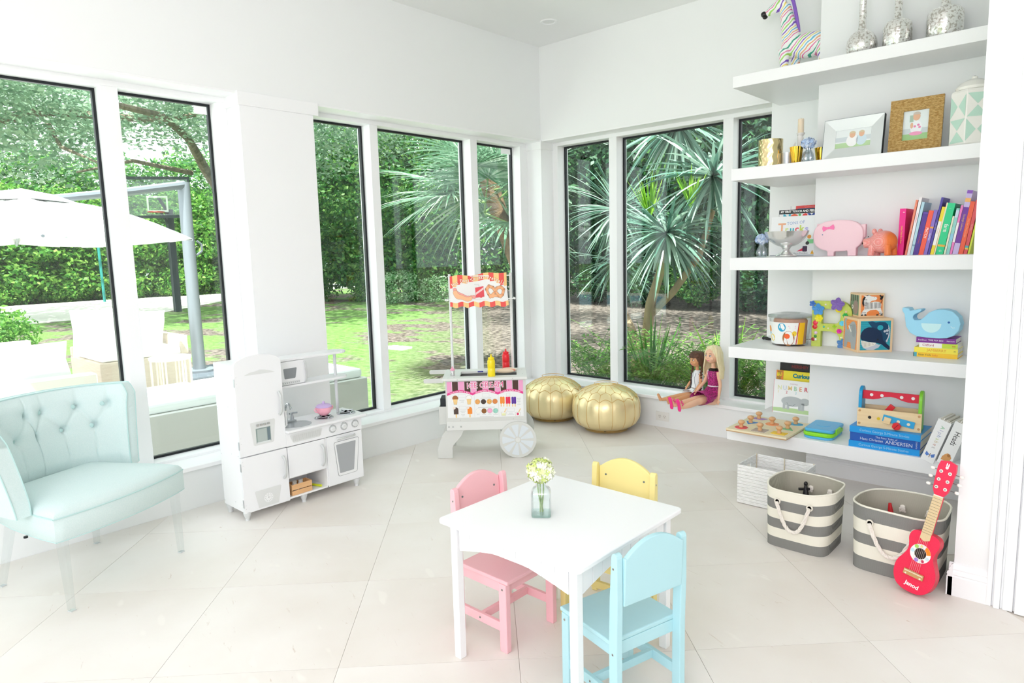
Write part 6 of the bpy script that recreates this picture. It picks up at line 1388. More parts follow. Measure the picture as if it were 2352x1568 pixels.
# toys peeping out
t = thing('black_toy', 'black toy figure peeping out of the left striped basket', 'toy', (2.755, -1.40, .135), 0); b = MB(mat('#17171a', .5)).tube([(0, .05, 0), (.005, .06, .06), (0, .07, .105)], [.02, .015, .007], 8).tube([(-.03, .06, .08), (0, .065, .085), (.02, .06, .09)], .007, 7).ell((0, .07, .11), (.01, .01, .012), 8, 6); obj('body', b, t, smooth=True)
t = thing('red_toy_fish', 'small red felt toy poking out of the basket behind the guitar', 'toy', (3.13, -1.36, .14), 0); obj('body', MB(mat('#c81420', .6)).tube([(0, .0, 0), (.004, .01, .05), (-.004, .02, .10)], [.016, .014, .006], 8), t, smooth=True)
t = thing('violet_toy', 'violet toy resting in the basket behind the guitar', 'toy', (3.20, -1.44, .19), 12); obj('body', MB(mat('#8660c9', .5)).tube([(0, 0, 0), (.03, .01, .012), (.08, .02, .008)], [.012, .018, .01], 10), t, smooth=True)

# ---- red toy guitar
az, ln = R(-100), R(12)
nn = Vector((math.cos(az)*math.cos(ln), math.sin(az)*math.cos(ln), math.sin(ln))); uu = Vector((0, 0, 1)).cross(nn).normalized(); vv = nn.cross(uu)
MG = Matrix((uu, -nn, vv)).transposed().to_4x4() @ Matrix.Rotation(R(8.2), 4, 'Y'); MG.translation = Vector((3.285, -1.688, .012))
t = thing('toy_guitar', 'red wooden toy guitar leaning against the striped basket, with coloured ring round its hole', 'guitar'); t.matrix_world = MG
RED = noisy('guitar_red', [(.3, '#ea1f4a'), (.7, '#ee2b52')], 300, 2, .3); RED2 = mat('#d8213f', .35)
half = [(0, 0), (.03, .003), (.056, .018), (.071, .045), (.076, .078), (.072, .105), (.060, .130), (.050, .152), (.047, .172), (.051, .192), (.056, .212), (.053, .232), (.042, .245), (.022, .250), (0, .251)]
def smooth2(h):
    o = []
    for i in range(len(h)-1):
        p0, p1, p2, p3 = (Vector(h[max(0, min(len(h)-1, j))]) for j in (i-1, i, i+1, i+2))
        for f_ in (0, .33, .66): o.append(.5*((2*p1)+(p2-p0)*f_+(2*p0-5*p1+4*p2-p3)*f_**2+(3*p1-p0-3*p2+p3)*f_**3))
    return [tuple(p) for p in o]+[h[-1]]
hs = smooth2(half); outl = hs+[(-x, z) for x, z in hs[::-1][1:-1]]
b = MB(RED2).prism(outl, .0015, .043, 'y'); bd_ = obj('body', b, t, bevel=.002)
obj('soundboard', MB(RED).prism(outl, 0, .0014, 'y'), bd_)
PR = lambda h=0: frame((0, -.0004-h, 0), (1, 0, 0), (0, 0, 1))
b = MB(mat('#f6f6f4', .4)).at(PR()); b.disc((0, .163), .038, 0, 36).mt(mat('#2a1712', .7)).disc((0, .163), .0215, .0004, 28)
for a, c_, r_ in ((130, '#a6dd5a', .0085), (95, '#f3e98a', .005), (175, '#c6e4ee', .008), (255, '#a67fe0', .0095), (300, '#d22b5a', .006), (340, '#cfe0e6', .007)): b.mt(mat(c_, .4)).disc((.030*math.cos(R(a)), .163+.030*math.sin(R(a))), min(r_, .0078), .0008, 14)
b.mt(mat('#f78a12', .4)).flat([(.0225*math.cos(R(a)), .163+.0225*math.sin(R(a))) for a in range(8, 68, 6)]+[(.0378*math.cos(R(a)), .163+.0378*math.sin(R(a))) for a in range(66, 6, -6)], .001)
obj('rosette', b, t, label='white ring with coloured dots around the sound hole')
b = MB(mat('#ffffff', .4)).at(PR()).text('Janod', (.004, .030), .023, .0004, -5, 1, bold=.0006); obj('lettering', b, t)
br = obj('bridge', MB(mat('#c99a63', .5)).box(-.037, .037, -.009, 0, .064, .086), t, bevel=.0015, label='light wooden bridge'); obj('saddle', MB(mat('#ead9bd', .5)).box(-.034, .034, -.0115, -.009, .079, .083), br)
for x in (-.027, .027): obj('bridge_pin', MB(mat('#efe6d2', .4)).cyl((x, -.0105, .069), (x, -.009, .069), .0035, n=12), br)
obj('neck', MB(RED).prism([(-.0165, .235), (.0165, .235), (.0165, .405), (-.0165, .405)], .004, .018, 'y'), t, bevel=.003)
fb_ = obj('fretboard', MB(mat('#ecd3a2', .5)).prism([(-.018, .225), (.0, .216), (.018, .225), (.0165, .405), (-.0165, .405)], -.005, .004, 'y'), t, bevel=.0008)
for i in range(14): z = .395-.0125*i*(1-.008*i); obj('fret', MB(mat('#8f7a58', .4, .5)).box(-.0172, .0172, -.0058, -.005, z, z+.0012), fb_)
obj('nut', MB(mat('#f2ece0', .4)).box(-.0165, .0165, -.006, .004, .405, .4095), t)
hd_ = [(-.0165, .409), (-.027, .43), (-.030, .46), (-.033, .52), (-.028, .545), (0, .553), (.028, .545), (.033, .52), (.030, .46), (.027, .43), (.0165, .409)]
hh = obj('headstock', MB(RED).prism(hd_, -.003, .012, 'y'), t, bevel=.001)
for i, z in enumerate((.440, .472, .505)):
    for s in (-1, 1):
        obj('tuning_post', MB(mat('#efeae2', .3)).cyl((s*.016, -.0048, z), (s*.016, -.003, z), .0066, n=16).mt(mat('#8b8b8b', .3, .8)).cyl((s*.016, -.0075, z), (s*.016, -.0048, z), .0028, n=10), hh)
        tp_ = obj('tuning_peg', MB(mat('#8b8b8b', .3, .8)).cyl((s*.029, .014, z), (s*.045, .014, z), .0018, n=8), hh); obj('button', MB(mat('#f2efe9', .35)).ell((s*.052, .014, z), (.009, .0035, .0065), 12, 8), tp_, smooth=True)
b = MB(mat('#ffffff', .4)).at(frame((0, -.0034, 0), (1, 0, 0), (0, 0, 1))); b.disc((0, .524), .0055).disc((-.003, .536), .0022, 0, 10, .0075).disc((.004, .535), .0022, 0, 10, .0075); obj('emblem', b, hh, kind='stuff', label='small white rabbit emblem')
b = MB(mat('#d9c9b9', .3, .3))
for k in range(6): x = -.0125+k*.005; b.cyl((x*1.35, -.0122, .081), (x, -.0075, .407), .00045, n=4)
obj('string', b, t, kind='stuff')
# ================================================================== dolls on the window sill
def doll(name, label, loc, rz, k, skin, headturn, arms, build_hair, build_dress, shoes=None, spread=.032, hs=1.):
    t = thing(name, label, 'doll', loc, rz)
    SK = mat(skin, .5, sss=.1); T = Matrix.Scale(k, 4)
    b = MB(SK).at(T)
    b.tube([(0, .0, -.002), (0, -.002, .03), (0, -.006, .07), (0, -.008, .1), (0, -.008, .14), (0, -.008, .175), (0, -.007, .198), (0, -.004, .212), (0, -.002, .238)], [.036, .040, .031, .030, .037, .036, .022, .0125, .012], 16)
    for s, (el, wr) in zip((-1, 1), arms):
        sh = Vector((s*.041, -.008, .184)); el, wr = Vector(el), Vector(wr)
        b.tube([tuple(sh), tuple(sh.lerp(el, .5)), tuple(el), tuple(el.lerp(wr, .4)), tuple(wr)], [.0145, .0125, .0105, .0105, .0072], 12)
        d = (wr-el).normalized(); q = d.to_track_quat('Y', 'Z').to_matrix().to_4x4(); q.translation = wr; b.at(T @ q)
        b.ell((0, .011, 0), (.0085, .012, .0042), 12, 8)
        for i, (x, L) in enumerate(((-.0062, .012), (-.0022, .0145), (.002, .0135), (.0058, .0105))): b.tube([(x, .018, 0), (x*1.05, .018+L*.55, -.001), (x*1.05, .018+L, -.0045)], [.0023, .0022, .0018], 6)
        b.tube([(-.0075*s*-1, .006, 0), (-.0115*s*-1, .013, -.002), (-.0115*s*-1, .0185, -.005)], [.0028, .0025, .002], 6)
        b.at(T)
    for s in (-1, 1):
        b.tube([(s*.018, .0, .0), (s*.022, .06, .006), (s*(.022+spread*.3), .12, .008), (s*(.022+spread*.4), .15, .006), (s*(.022+spread*.6), .20, -.002), (s*(.022+spread), .27, -.012)], [.032, .030, .0235, .0195, .0195, .0115], 14)
        b.tube([(s*(.022+spread), .274, -.016), (s*(.022+spread), .284, .002), (s*(.022+spread*1.1), .294, .026), (s*(.022+spread*1.1), .300, .036)], [.0125, .0115, .0105, .007], 12)
    H = T @ Matrix.Translation((0, 0, .235)) @ Matrix.Rotation(R(headturn), 4, 'Z') @ Matrix.Scale(hs, 4); b.at(H)
    b.ell((0, .002, .046), (.036, .041, .045), 20, 14).ell((0, .014, .026), (.026, .026, .024), 16, 10).ell((0, .040, .034), (.0052, .006, .0055), 10, 8)
    b.ell((0, .036, .019), (.0085, .005, .0035), 10, 6)
    for s in (-1, 1): b.ell((s*.036, -.002, .040), (.004, .008, .011), 8, 8).ell((s*.017, .028, .028), (.011, .010, .010), 10, 8)
    bd = obj('body', b, t); remesh(bd, .0023*k, 3)
    for s in (-1, 1):
        e = MB(mat('#fbfbfb', .2)).at(H).ell((s*.0135, .0385, .0445), (.0062, .0035, .0042), 12, 8).mt(mat('#3b5f8a' if k > 1 else '#5a3a22', .2)).ell((s*.0135, .0412, .0445), (.0034, .0015, .0036), 10, 6).mt(BLACK).ell((s*.0135, .0424, .0445), (.0016, .0008, .0018), 8, 6)
        e.mt(mat('#4b3020', .6)).tube([(s*.0065, .0405, .0485), (s*.0135, .0418, .0505), (s*.0205, .037, .0485)], .0009, 5).tube([(s*.006, .0405, .0555), (s*.0135, .0410, .0585), (s*.021, .036, .0565)], .0010, 5); obj('eye', e, bd, smooth=True)
    obj('lips', MB(mat('#e4708a', .35)).at(H).tube([(-.0085, .0375, .0195), (0, .0415, .0185), (.0085, .0375, .0195)], [.001, .0024, .001], 6), bd, smooth=True)
    build_hair(t, H); build_dress(t, T)
    if shoes: shoes(t, T, spread)
    return t
BL_ = noisy('blond_hair', [(.3, '#e9d7a4'), (.7, '#f7ecca')], 30, 3, .5, .3, stretch=(4, 4, .6)); BR_ = noisy('brown_hair', [(.3, '#4a3023'), (.7, '#6d4a38')], 30, 3, .5, .3, stretch=(4, 4, .6))
def hair_cap(m, H, L, side, fringe=False, seed=3):
    rg = random.Random(seed); b = MB(m).at(H)
    b.ell((0, -.006, .052), (.0415, .0445, .045), 20, 12)
    for i in range(84):
        a = R(-205+230*(i/83)+rg.uniform(-2, 2)); c, s = math.cos(a), math.sin(a)
        if s > .55 and not fringe: continue
        l_ = L*rg.uniform(.88, 1.05); r0 = .043
        P = [(c*.012, s*.014-.004, .094), (c*r0*.75, s*r0*.8-.005, .086), (c*r0*1.02, s*r0*1.05-.005, .055), (c*(r0*1.08), s*(r0*1.1)-.006, .02), (c*(r0*1.0+side), s*(r0)-.008, .02-l_*.5), (c*(r0*.9+side*1.2)+rg.uniform(-.004, .004), s*r0*.85-.006, .02-l_)]
        b.tube(P, [.004, .0052, .0055, .005, .0042, .0015], 6)
    return b
def hair_blond(t, H): obj('hair', hair_cap(BL_, H, .10, .016), t, smooth=True, ang=80, label='long pale blond straight hair')
def hair_brown(t, H):
    b = hair_cap(BR_, H, .008, 0, seed=5)
    for i in range(26):
        a = R(25+130*i/25); c, s = math.cos(a), math.sin(a); b.tube([(c*.01, s*.01, .094), (c*.030, s*.034-.002, .088), (c*.0405, s*.0445-.001, .072), (c*.041, s*.0465, .059)], [.004, .005, .0048, .002], 6)
    for s in (-1, 1):
        P = [(s*.038, -.012, .03), (s*.043, -.006, .005), (s*.044, .0, -.03), (s*.045, .004, -.065), (s*.046, .008, -.10), (s*.048, .008, -.14)]
        for j in range(18):
            f_ = j/17*(len(P)-1); i = min(len(P)-2, int(f_)); p = Vector(P[i]).lerp(Vector(P[i+1]), f_-i); b.ell((p.x+.0035*(1 if j % 2 else -1), p.y, p.z), (.0085, .0085, .0062), 8, 6)
        b.ell((s*.049, .008, -.152), (.012, .012, .015), 8, 6)
    obj('hair', b, t, smooth=True, ang=80, label='brown hair with fringe and two braids')
def dress_mag(t, T):
    m = noisy('magenta_print', [(.42, '#6d1745'), (.55, '#c22a86')], 160, 2, .45)
    b = MB(m).at(T); b.tube([(0, -.008, .195), (0, -.008, .175), (0, -.009, .14), (0, -.008, .105), (0, -.006, .088)], [.030, .0395, .041, .035, .0345], 24)
    def rg_(cx, cy, cz, rx, rz, tilt, n=26): return [(cx+rx*(1+.05*math.sin(k*3))*math.cos(2*math.pi*k/n), cy-math.sin(R(tilt))*rz*math.sin(2*math.pi*k/n), cz+math.cos(R(tilt))*rz*math.sin(2*math.pi*k/n)) for k in range(n)]
    b.rings([[(.035*math.cos(2*math.pi*k/26), -.006+.035*math.sin(2*math.pi*k/26), .088) for k in range(26)], [(.052*math.cos(2*math.pi*k/26), .002+.054*math.sin(2*math.pi*k/26), .055) for k in range(26)], rg_(0, .040, .024, .070, .052, 35), rg_(0, .080, .022, .076, .046, 25), rg_(0, .115, .020, .080, .042, 15)], True, False, False)
    d = obj('dress', b, t, smooth=True, solid=.0015, label='magenta and black patterned sleeveless dress')
    obj('belt', MB(mat('#efe3ee', .4)).at(T).tube([(0, -.0075, .093), (0, -.007, .086)], [.0362, .0362], 24, cap=False), d, smooth=True)
    obj('collar', MB(mat('#18181c', .4)).at(T).lathe([(.016, .205), (.026, .200), (.036, .190), (.034, .188), (.022, .197)], (0, -.006, 0), 20), d, smooth=True)
    b = MB(mat('#f3dbe8', .4)).at(T).tube([(.012, .028, .19), (.006, .036, .17), (.002, .036, .150), (.002, .034, .135)], .0013, 5).tube([(.012, .028, .19), (.02, .03, .178), (.01, .036, .17)], .0013, 5); b.mt(mat('#ffffff', .3)).ell((.010, .029, .192), (.004, .003, .004), 8, 6); obj('trim', b, d, smooth=True)
def dress_wh(t, T):
    m = mat('#eef1f4', .6); b = MB(m).at(T)
    b.tube([(0, -.008, .208), (0, -.008, .198), (0, -.008, .178), (0, -.009, .14), (0, -.008, .10), (0, -.004, .07)], [.018, .029, .040, .043, .041, .044], 24)
    def rg_(cx, cy, cz, rx, rz, tilt, n=26): return [(cx+rx*math.cos(2*math.pi*k/n), cy-math.sin(R(tilt))*rz*math.sin(2*math.pi*k/n), cz+math.cos(R(tilt))*rz*math.sin(2*math.pi*k/n)) for k in range(n)]
    b.rings([[(.044*math.cos(2*math.pi*k/26), -.004+.044*math.sin(2*math.pi*k/26), .07) for k in range(26)], [(.053*math.cos(2*math.pi*k/26), .004+.054*math.sin(2*math.pi*k/26), .045) for k in range(26)], rg_(0, .040, .022, .066, .052, 35), rg_(0, .085, .020, .072, .045, 20)], True, False, False)
    d = obj('dress', b, t, smooth=True, solid=.0015, label='white sleeveless sports dress with dark piping')
    n_ = mat('#2b3558', .5); b = MB(n_).at(T)
    b.tube([(0, .0215, .205), (0, .033, .185), (0, .036, .160)], .0012, 5)
    for s in (-1, 1): b.tube([(s*.028, .024, .19), (s*.020, .034, .15), (s*.026, .033, .11), (s*.034, .030, .075), (s*.042, .06, .055), (s*.05, .09, .045)], .0011, 5).tube([(s*.0385, -.02, .185), (s*.0415, -.004, .17), (s*.0385, .012, .185)], .0016, 5)
    obj('piping', b, d, smooth=True, label='navy piping and zip')
def pink_shoes(t, T, sp_):
    for s in (-1, 1):
        x = s*(.022+sp_*1.08); m = mat('#f7308f', .3); b = MB(m).at(T)
        b.rings([[(x+.0125*math.cos(2*math.pi*k/16)*w, .2915+.008*(z_/.05)+y_, z_+.0*k) if False else (x+w*math.cos(2*math.pi*k/16), .2925+.006*math.sin(2*math.pi*k/16)*0+y_+d_*math.sin(2*math.pi*k/16), z_) for k in range(16)] for z_, y_, w, d_ in ((-.032, .000, .009, .006), (-.022, .002, .0135, .0075), (0, .005, .013, .005), (.02, .012, .0165, .0065), (.036, .016, .0165, .0075), (.046, .016, .010, .005))])
        sh_ = obj('shoe', b, t, smooth=True, label='bright pink high-heeled shoe')
        obj('strap', MB(m).at(T).tube([(x-.012, .280, .004), (x-.008, .270, .012), (x, .266, .014), (x+.008, .270, .012), (x+.012, .280, .004)], .003, 8), sh_, smooth=True)
        obj('strap', MB(m).at(T).tube([(x-.013, .292, .022), (x-.009, .281, .028), (x, .278, .03), (x+.009, .281, .028), (x+.013, .292, .022)], .0034, 8), sh_, smooth=True)
doll('blond_doll', 'fashion doll with long pale blond hair and magenta dress sitting on the window sill', (1.640, -.045, .252+.036), 158, 1.16, '#f0c0a0', 8,
     [((-.062, -.006, .10), (-.066, .012, .012)), ((.062, .01, .11), (.060, .075, .055))], hair_blond, dress_mag, pink_shoes, .014, 1.16)
doll('brown_haired_doll', 'brown-haired doll with braids and a white tennis dress sitting on the window sill', (1.492, -.005, .252+.033), 150, .98, '#dba274', 4,
     [((-.066, .01, .115), (-.060, .055, .055)), ((.068, .005, .115), (.074, .05, .050))], hair_brown, dress_wh, None, .040, 1.24)
# ================================================================== the garden
ZG = -.1
def ground_mat():
    m = bpy.data.materials.new('garden_ground'); m.use_nodes = True; n, l, b = nodes(m); tc = n.new('ShaderNodeTexCoord')
    def nz(s, d=4, sc=(1, 1, 1), loc=(0, 0, 0)):
        mp = n.new('ShaderNodeMapping'); mp.inputs['Scale'].default_value = sc; mp.inputs['Location'].default_value = loc; l.new(tc.outputs['Object'], mp.inputs[0])
        t = n.new('ShaderNodeTexNoise'); t.inputs['Scale'].default_value = s; t.inputs['Detail'].default_value = d; t.inputs['Roughness'].default_value = .65; l.new(mp.outputs[0], t.inputs['Vector']); return t
    g1 = ramp(n, [(.3, '#527a38'), (.7, '#86a462')]); l.new(nz(9, 5).outputs['Fac'], g1.inputs[0])
    m1 = ramp(n, [(.38, '#463d3a'), (.62, '#93867e')]); l.new(nz(11, 6).outputs['Fac'], m1.inputs[0])
    mk = ramp(n, [(.49, '#000000'), (.55, '#ffffff')]); l.new(nz(.42, 4, (1, 1.6, 1), (3.3, 1.2, 0)).outputs['Fac'], mk.inputs[0])
    # leaf litter under the trees beyond the front windows
    sx = n.new('ShaderNodeSeparateXYZ'); l.new(tc.outputs['Object'], sx.inputs[0])
    a = n.new('ShaderNodeMath'); a.operation = 'MULTIPLY_ADD'; a.inputs[1].default_value = 1.0; l.new(sx.outputs['X'], a.inputs[0]); l.new(sx.outputs['Y'], a.inputs[2])
    mr = n.new('ShaderNodeMapRange'); mr.inputs[1].default_value = -3.5; mr.inputs[2].default_value = -.5; l.new(a.outputs[0], mr.inputs[0])
    ad = n.new('ShaderNodeMath'); ad.operation = 'MAXIMUM'; l.new(mk.outputs[0], ad.inputs[0]); l.new(mr.outputs[0], ad.inputs[1])
    mx = n.new('ShaderNodeMixRGB'); l.new(ad.outputs[0], mx.inputs[0]); l.new(g1.outputs[0], mx.inputs[1]); l.new(m1.outputs[0], mx.inputs[2])
    l.new(mx.outputs[0], b.inputs['Base Color']); b.inputs['Roughness'].default_value = .95; b.inputs['Specular IOR Level'].default_value = .1
    bp = n.new('ShaderNodeBump'); bp.inputs['Strength'].default_value = .8; bp.inputs['Distance'].default_value = .05; l.new(nz(25, 4).outputs['Fac'], bp.inputs['Height']); l.new(bp.outputs[0], b.inputs['Normal']); return m
b = MB(ground_mat()); b.box(-70, -.36, -60, 60, ZG-.3, ZG).box(-.36, 60, .36, 60, ZG-.3, ZG).box(-.36, 60, -60, YR-.27, ZG-.3, ZG); struct('garden_ground', b)
CON = noisy('pale_concrete', [(.3, '#cfcbc2'), (.7, '#dedad2')], 6, 4, .9)
struct('driveway', MB(CON).prism([(-17, -7), (-16.9, -1), (-17.6, 3.3), (-21.0, 6.6), (-23, 9), (-26, 20), (-31, 20), (-27.6, 8.5), (-27.4, 4.3), (-27.1, .9), (-27.5, -7)], ZG, ZG+.015, 'z'))
pt = struct('patio', MB(mat('#bdb9b0', .9)).box(-5.4, -.37, -8.6, -.95, ZG, ZG+.012))
PV = noisy('paver', [(.3, '#d2cec6'), (.7, '#e3e0da')], 8, 4, .85)
for i in range(8):
    for j in range(12):
        x1 = -.375-i*.625; y1 = -.955-j*.625; obj('paver', MB(PV).box(x1-.617, x1, y1-.617, y1, ZG+.012, ZG+.02), pt)
# pool, seen only as a reflection in the glass
pl_ = struct('pool_deck', MB(CON).prism([(-14, -15), (-2.6, -15), (-2.6, -8.7), (-14, -8.7)], ZG, ZG+.01, 'z'))
wt = bpy.data.materials.new('pool_water'); wt.use_nodes = True; n_, l_, b_ = nodes(wt); b_.inputs['Base Color'].default_value = lin('#3fb6cf'); b_.inputs['Roughness'].default_value = .08
obj('pool_water', MB(wt).box(-12.5, -3.6, -13.6, -9.8, ZG+.01, ZG+.02), pl_)

# ---- foliage
def leaf_mesh(name, n, size, m, seed, shell=.45, aspect=.55, droop=0.):
    rg = np.random.default_rng(seed); d = rg.normal(size=(n, 3)); d /= np.linalg.norm(d, axis=1)[:, None]
    r = rg.uniform(shell, 1., n)**.6; lump = 1+.16*np.sin(d[:, 0]*5+seed)*np.cos(d[:, 1]*4.3+1)+.12*np.sin(d[:, 2]*7+2*seed); c = d*(r*lump)[:, None]
    a = rg.normal(size=(n, 3)); a[:, 2] -= droop; a /= np.linalg.norm(a, axis=1)[:, None]; b = np.cross(a, rg.normal(size=(n, 3))+d*.8); b /= np.linalg.norm(b, axis=1)[:, None]
    s = size*rg.uniform(.6, 1.3, n)[:, None]; V = np.stack([c-a*s*.5, c+b*s*aspect*.5+a*s*.05, c+a*s*.5, c-b*s*aspect*.5+a*s*.05], 1).reshape(-1, 3)
    me = bpy.data.meshes.new(name); me.vertices.add(4*n); me.vertices.foreach_set('co', V.astype(np.float32).ravel()); me.loops.add(4*n); me.loops.foreach_set('vertex_index', np.arange(4*n, dtype=np.int32)); me.polygons.add(n); me.polygons.foreach_set('loop_start', np.arange(0, 4*n, 4, dtype=np.int32)); me.materials.append(m); me.update(calc_edges=True); me.validate(); return me
LH = leafmat('leaf_hedge', '#2f6a26', '#5f9f3a', '#a9d06a'); LO = leafmat('leaf_oak', '#6f9478', '#93b297', '#c3d6bd'); LW_ = leafmat('leaf_woods', '#2c6634', '#4f8f48', '#93bf63'); LD = leafmat('leaf_dark', '#1c4030', '#2f5c40', '#5d8a5a', trans=.25); LS = leafmat('leaf_shrub', '#3f7a2c', '#63a03e', '#a4cf6a')
MH = [leaf_mesh('hedge_leaves', 3600, .15, LH, 1), leaf_mesh('hedge_leaves_b', 3600, .16, LH, 2)]
MO = [leaf_mesh('oak_leaves', 3600, .075, LO, 3, .2), leaf_mesh('oak_leaves_b', 2800, .08, LO, 4, .1)]
MW = [leaf_mesh('woods_leaves', 4000, .125, LW_, 5, .35), leaf_mesh('woods_leaves_b', 4000, .11, LW_, 6, .35)]
MD = [leaf_mesh('dark_leaves', 4600, .13, LD, 7, .3)]
BARK = noisy('bark', [(.3, '#6b5d50'), (.7, '#a39484')], 8, 5, .95, .8, stretch=(1, 1, .25)); BARKD = noisy('bark_dark', [(.3, '#2e2722'), (.7, '#564a40')], 8, 5, .95, .8, stretch=(1, 1, .25)); TANB = noisy('bark_tan', [(.3, '#7f6b52'), (.7, '#b39b7c')], 6, 4, .9, .5, stretch=(1, 1, .3))
rgt = random.Random(21)
def tree(name, label, loc, trunk, lobes, meshes, bark=BARK, group=None, cat='tree', branches=()):
    t = thing(name, label, cat, loc, 0, group)
    if trunk: obj('trunk', MB(bark).tube(trunk[0], trunk[1], 9), t, smooth=True)
    for P, r in branches: obj('branch', MB(bark).tube(P, r, 7), t, smooth=True)
    for i, (c, r) in enumerate(lobes):
        o = obj('foliage', meshes[i % len(meshes)], t, loc=c, kind='stuff'); o.scale = r if isinstance(r, tuple) else (r, r, r); o.rotation_euler = (rgt.uniform(-.2, .2), rgt.uniform(-.2, .2), rgt.uniform(0, 6.3))
    return t
# tall hedge behind the driveway
hl = ['dense green hedge bush behind the driveway, %s' % s for s in ('far left of the first window', 'second from the left of the first window', 'above the white umbrella', 'between umbrella and window frame', 'behind the basketball pole', 'right of the basketball pole', 'behind the lawn edge, left part', 'behind the lawn edge, right part')]
for i in range(8):
    y = -4.2+i*2.05; x = -28.6+max(0, i-4)*.5
    tree('hedge_bush', hl[i], (x, y, ZG), None, [((0, 0, 1.0), (1.5, 1.4, 1.25)), ((.2, .3, 2.4), (1.4, 1.35, 1.2)), ((-.5, -.3, 3.6), (1.4, 1.3, 1.1)), ((.5, -.7, .5), .8)], MH, group='hedge bushes behind the driveway', cat='bush')
# woods behind the lawn
spots = [(-22.5, 9.2), (-19.6, 8.3), (-17.6, 8.4), (-15.9, 9.6), (-14.4, 10.6), (-12.9, 11.6), (-11.2, 12.6)]
wl_ = ['leafy green tree at the back of the lawn, %s' % s for s in ('leftmost', 'second from left', 'seen right of the first column', 'in the middle left pane', 'behind the fan palm', 'right of the fan palm trunk', 'beside the room corner')]
for i, (x, y) in enumerate(spots):
    tree('woodland_tree', wl_[i], (x, y, ZG), ([(0, 0, 0), (.1, .1, 1.6), (0, .2, 3.6)], [.14, .1, .06]), [((0, 0, 1.3), (1.5, 1.4, 1.3)), ((.2, 0, 3.0), (1.7, 1.6, 1.4)), ((-.4, .5, 4.8), (1.8, 1.7, 1.5)), ((.7, -.6, .5), .7)], MW, BARKD, 'leafy trees at the back of the lawn')
for i in range(9): tree('far_tree', 'large leafy tree in the row behind the hedge, %s from the left' % ('first', 'second', 'third', 'fourth', 'fifth', 'sixth', 'seventh', 'eighth', 'ninth')[i], (-33+max(0, i-4)*2.2, -6+i*3.1, ZG), ([(0, 0, 0), (0, 0, 3)], [.2, .15]), [((0, 0, 2.6), (2.3, 2.1, 2.6)), ((.3, .2, 5.2), (2.2, 2.0, 1.8))], MW, BARKD, 'tall trees behind the hedge')
# big oaks with grey-green leaves and open sky between
tree('oak_tree', 'large grey-green oak crown above the umbrella with pale spreading branches', (-20, -1.5, ZG), ([(0, 0, 0), (.3, .2, 3), (.2, .6, 5.4), (-.3, 1.2, 7.5)], [.42, .33, .25, .15]),
     [((2.2, -1.6, 5.6), (3.2, 3.0, 1.7)), ((2.8, 1.6, 5.2), (2.6, 2.6, 1.5)), ((.5, 0, 7.4), (3.4, 3.6, 1.8)), ((-1.5, 3.2, 6.2), (3.0, 3.0, 1.8)), ((4.6, -.4, 6.8), (2.6, 3., 1.5)), ((1.5, -4.2, 6.4), (2.8, 3., 2.))], MO, BARK,
     branches=[([(.2, .6, 5.2), (2, 2.2, 5.6), (4.2, 4.4, 5.3), (6, 6.2, 5.7)], [.16, .12, .08, .04]), ([(.3, .2, 3.4), (2.4, -1, 4.8), (4.4, -1.6, 5.2)], [.14, .09, .04]), ([(2, 2.2, 5.6), (3.4, 2.2, 4.5), (4.8, 2.8, 3.9)], [.07, .05, .02])])
tree('oak_tree', 'grey-green oak crown filling the top of the second pane, with a curved pale branch', (-15.5, 3.6, ZG), ([(-4.2, 3.8, 0), (-4.0, 3.2, 2.6), (-2.6, 1.4, 4.4), (-.8, .2, 5.0)], [.22, .18, .15, .11]),
     [((.8, .2, 5.6), (2.4, 2.4, 1.1)), ((-1.5, -2., 5.9), (2.4, 2.2, 1.2)), ((.5, 2.8, 5.0), (2.1, 2.1, 1.3)), ((-2.4, 1.6, 6.2), (2.6, 2.6, 1.3)), ((2.6, 3.8, 5.6), (2., 2., 1.2))], MO, BARK,
     branches=[([(-.8, .2, 5.0), (.6, -1, 5.25), (2., -2.6, 5.1), (3.2, -3.8, 5.5)], [.12, .09, .07, .04]), ([(-2.2, .8, 4.2), (-1.2, -1.2, 4.3), (-.4, -2.8, 3.8)], [.08, .05, .025])])
# crown added over the lawn, out of view, to dapple it with shade
tree('oak_tree', 'tall oak whose unseen crown is added above the window heads to dapple the lawn', (-11.5, 6.0, ZG), ([(-7.5, 1.7, 0), (-6.8, 1.5, 3.5), (-3.4, 1, 6.6), (0, 0, 7.6)], [.2, .18, .15, .12]),
     [((0, 0, 8.), (3., 3., 1.4)), ((2.5, -3.2, 7.6), (2.6, 2.6, 1.3)), ((-2.5, -2.5, 8.2), (2.6, 2.8, 1.4)), ((3.8, 1.2, 7.4), (2.5, 2.5, 1.2)), ((-1, -6, 7.9), (2.6, 2.6, 1.3))], MO, BARK)
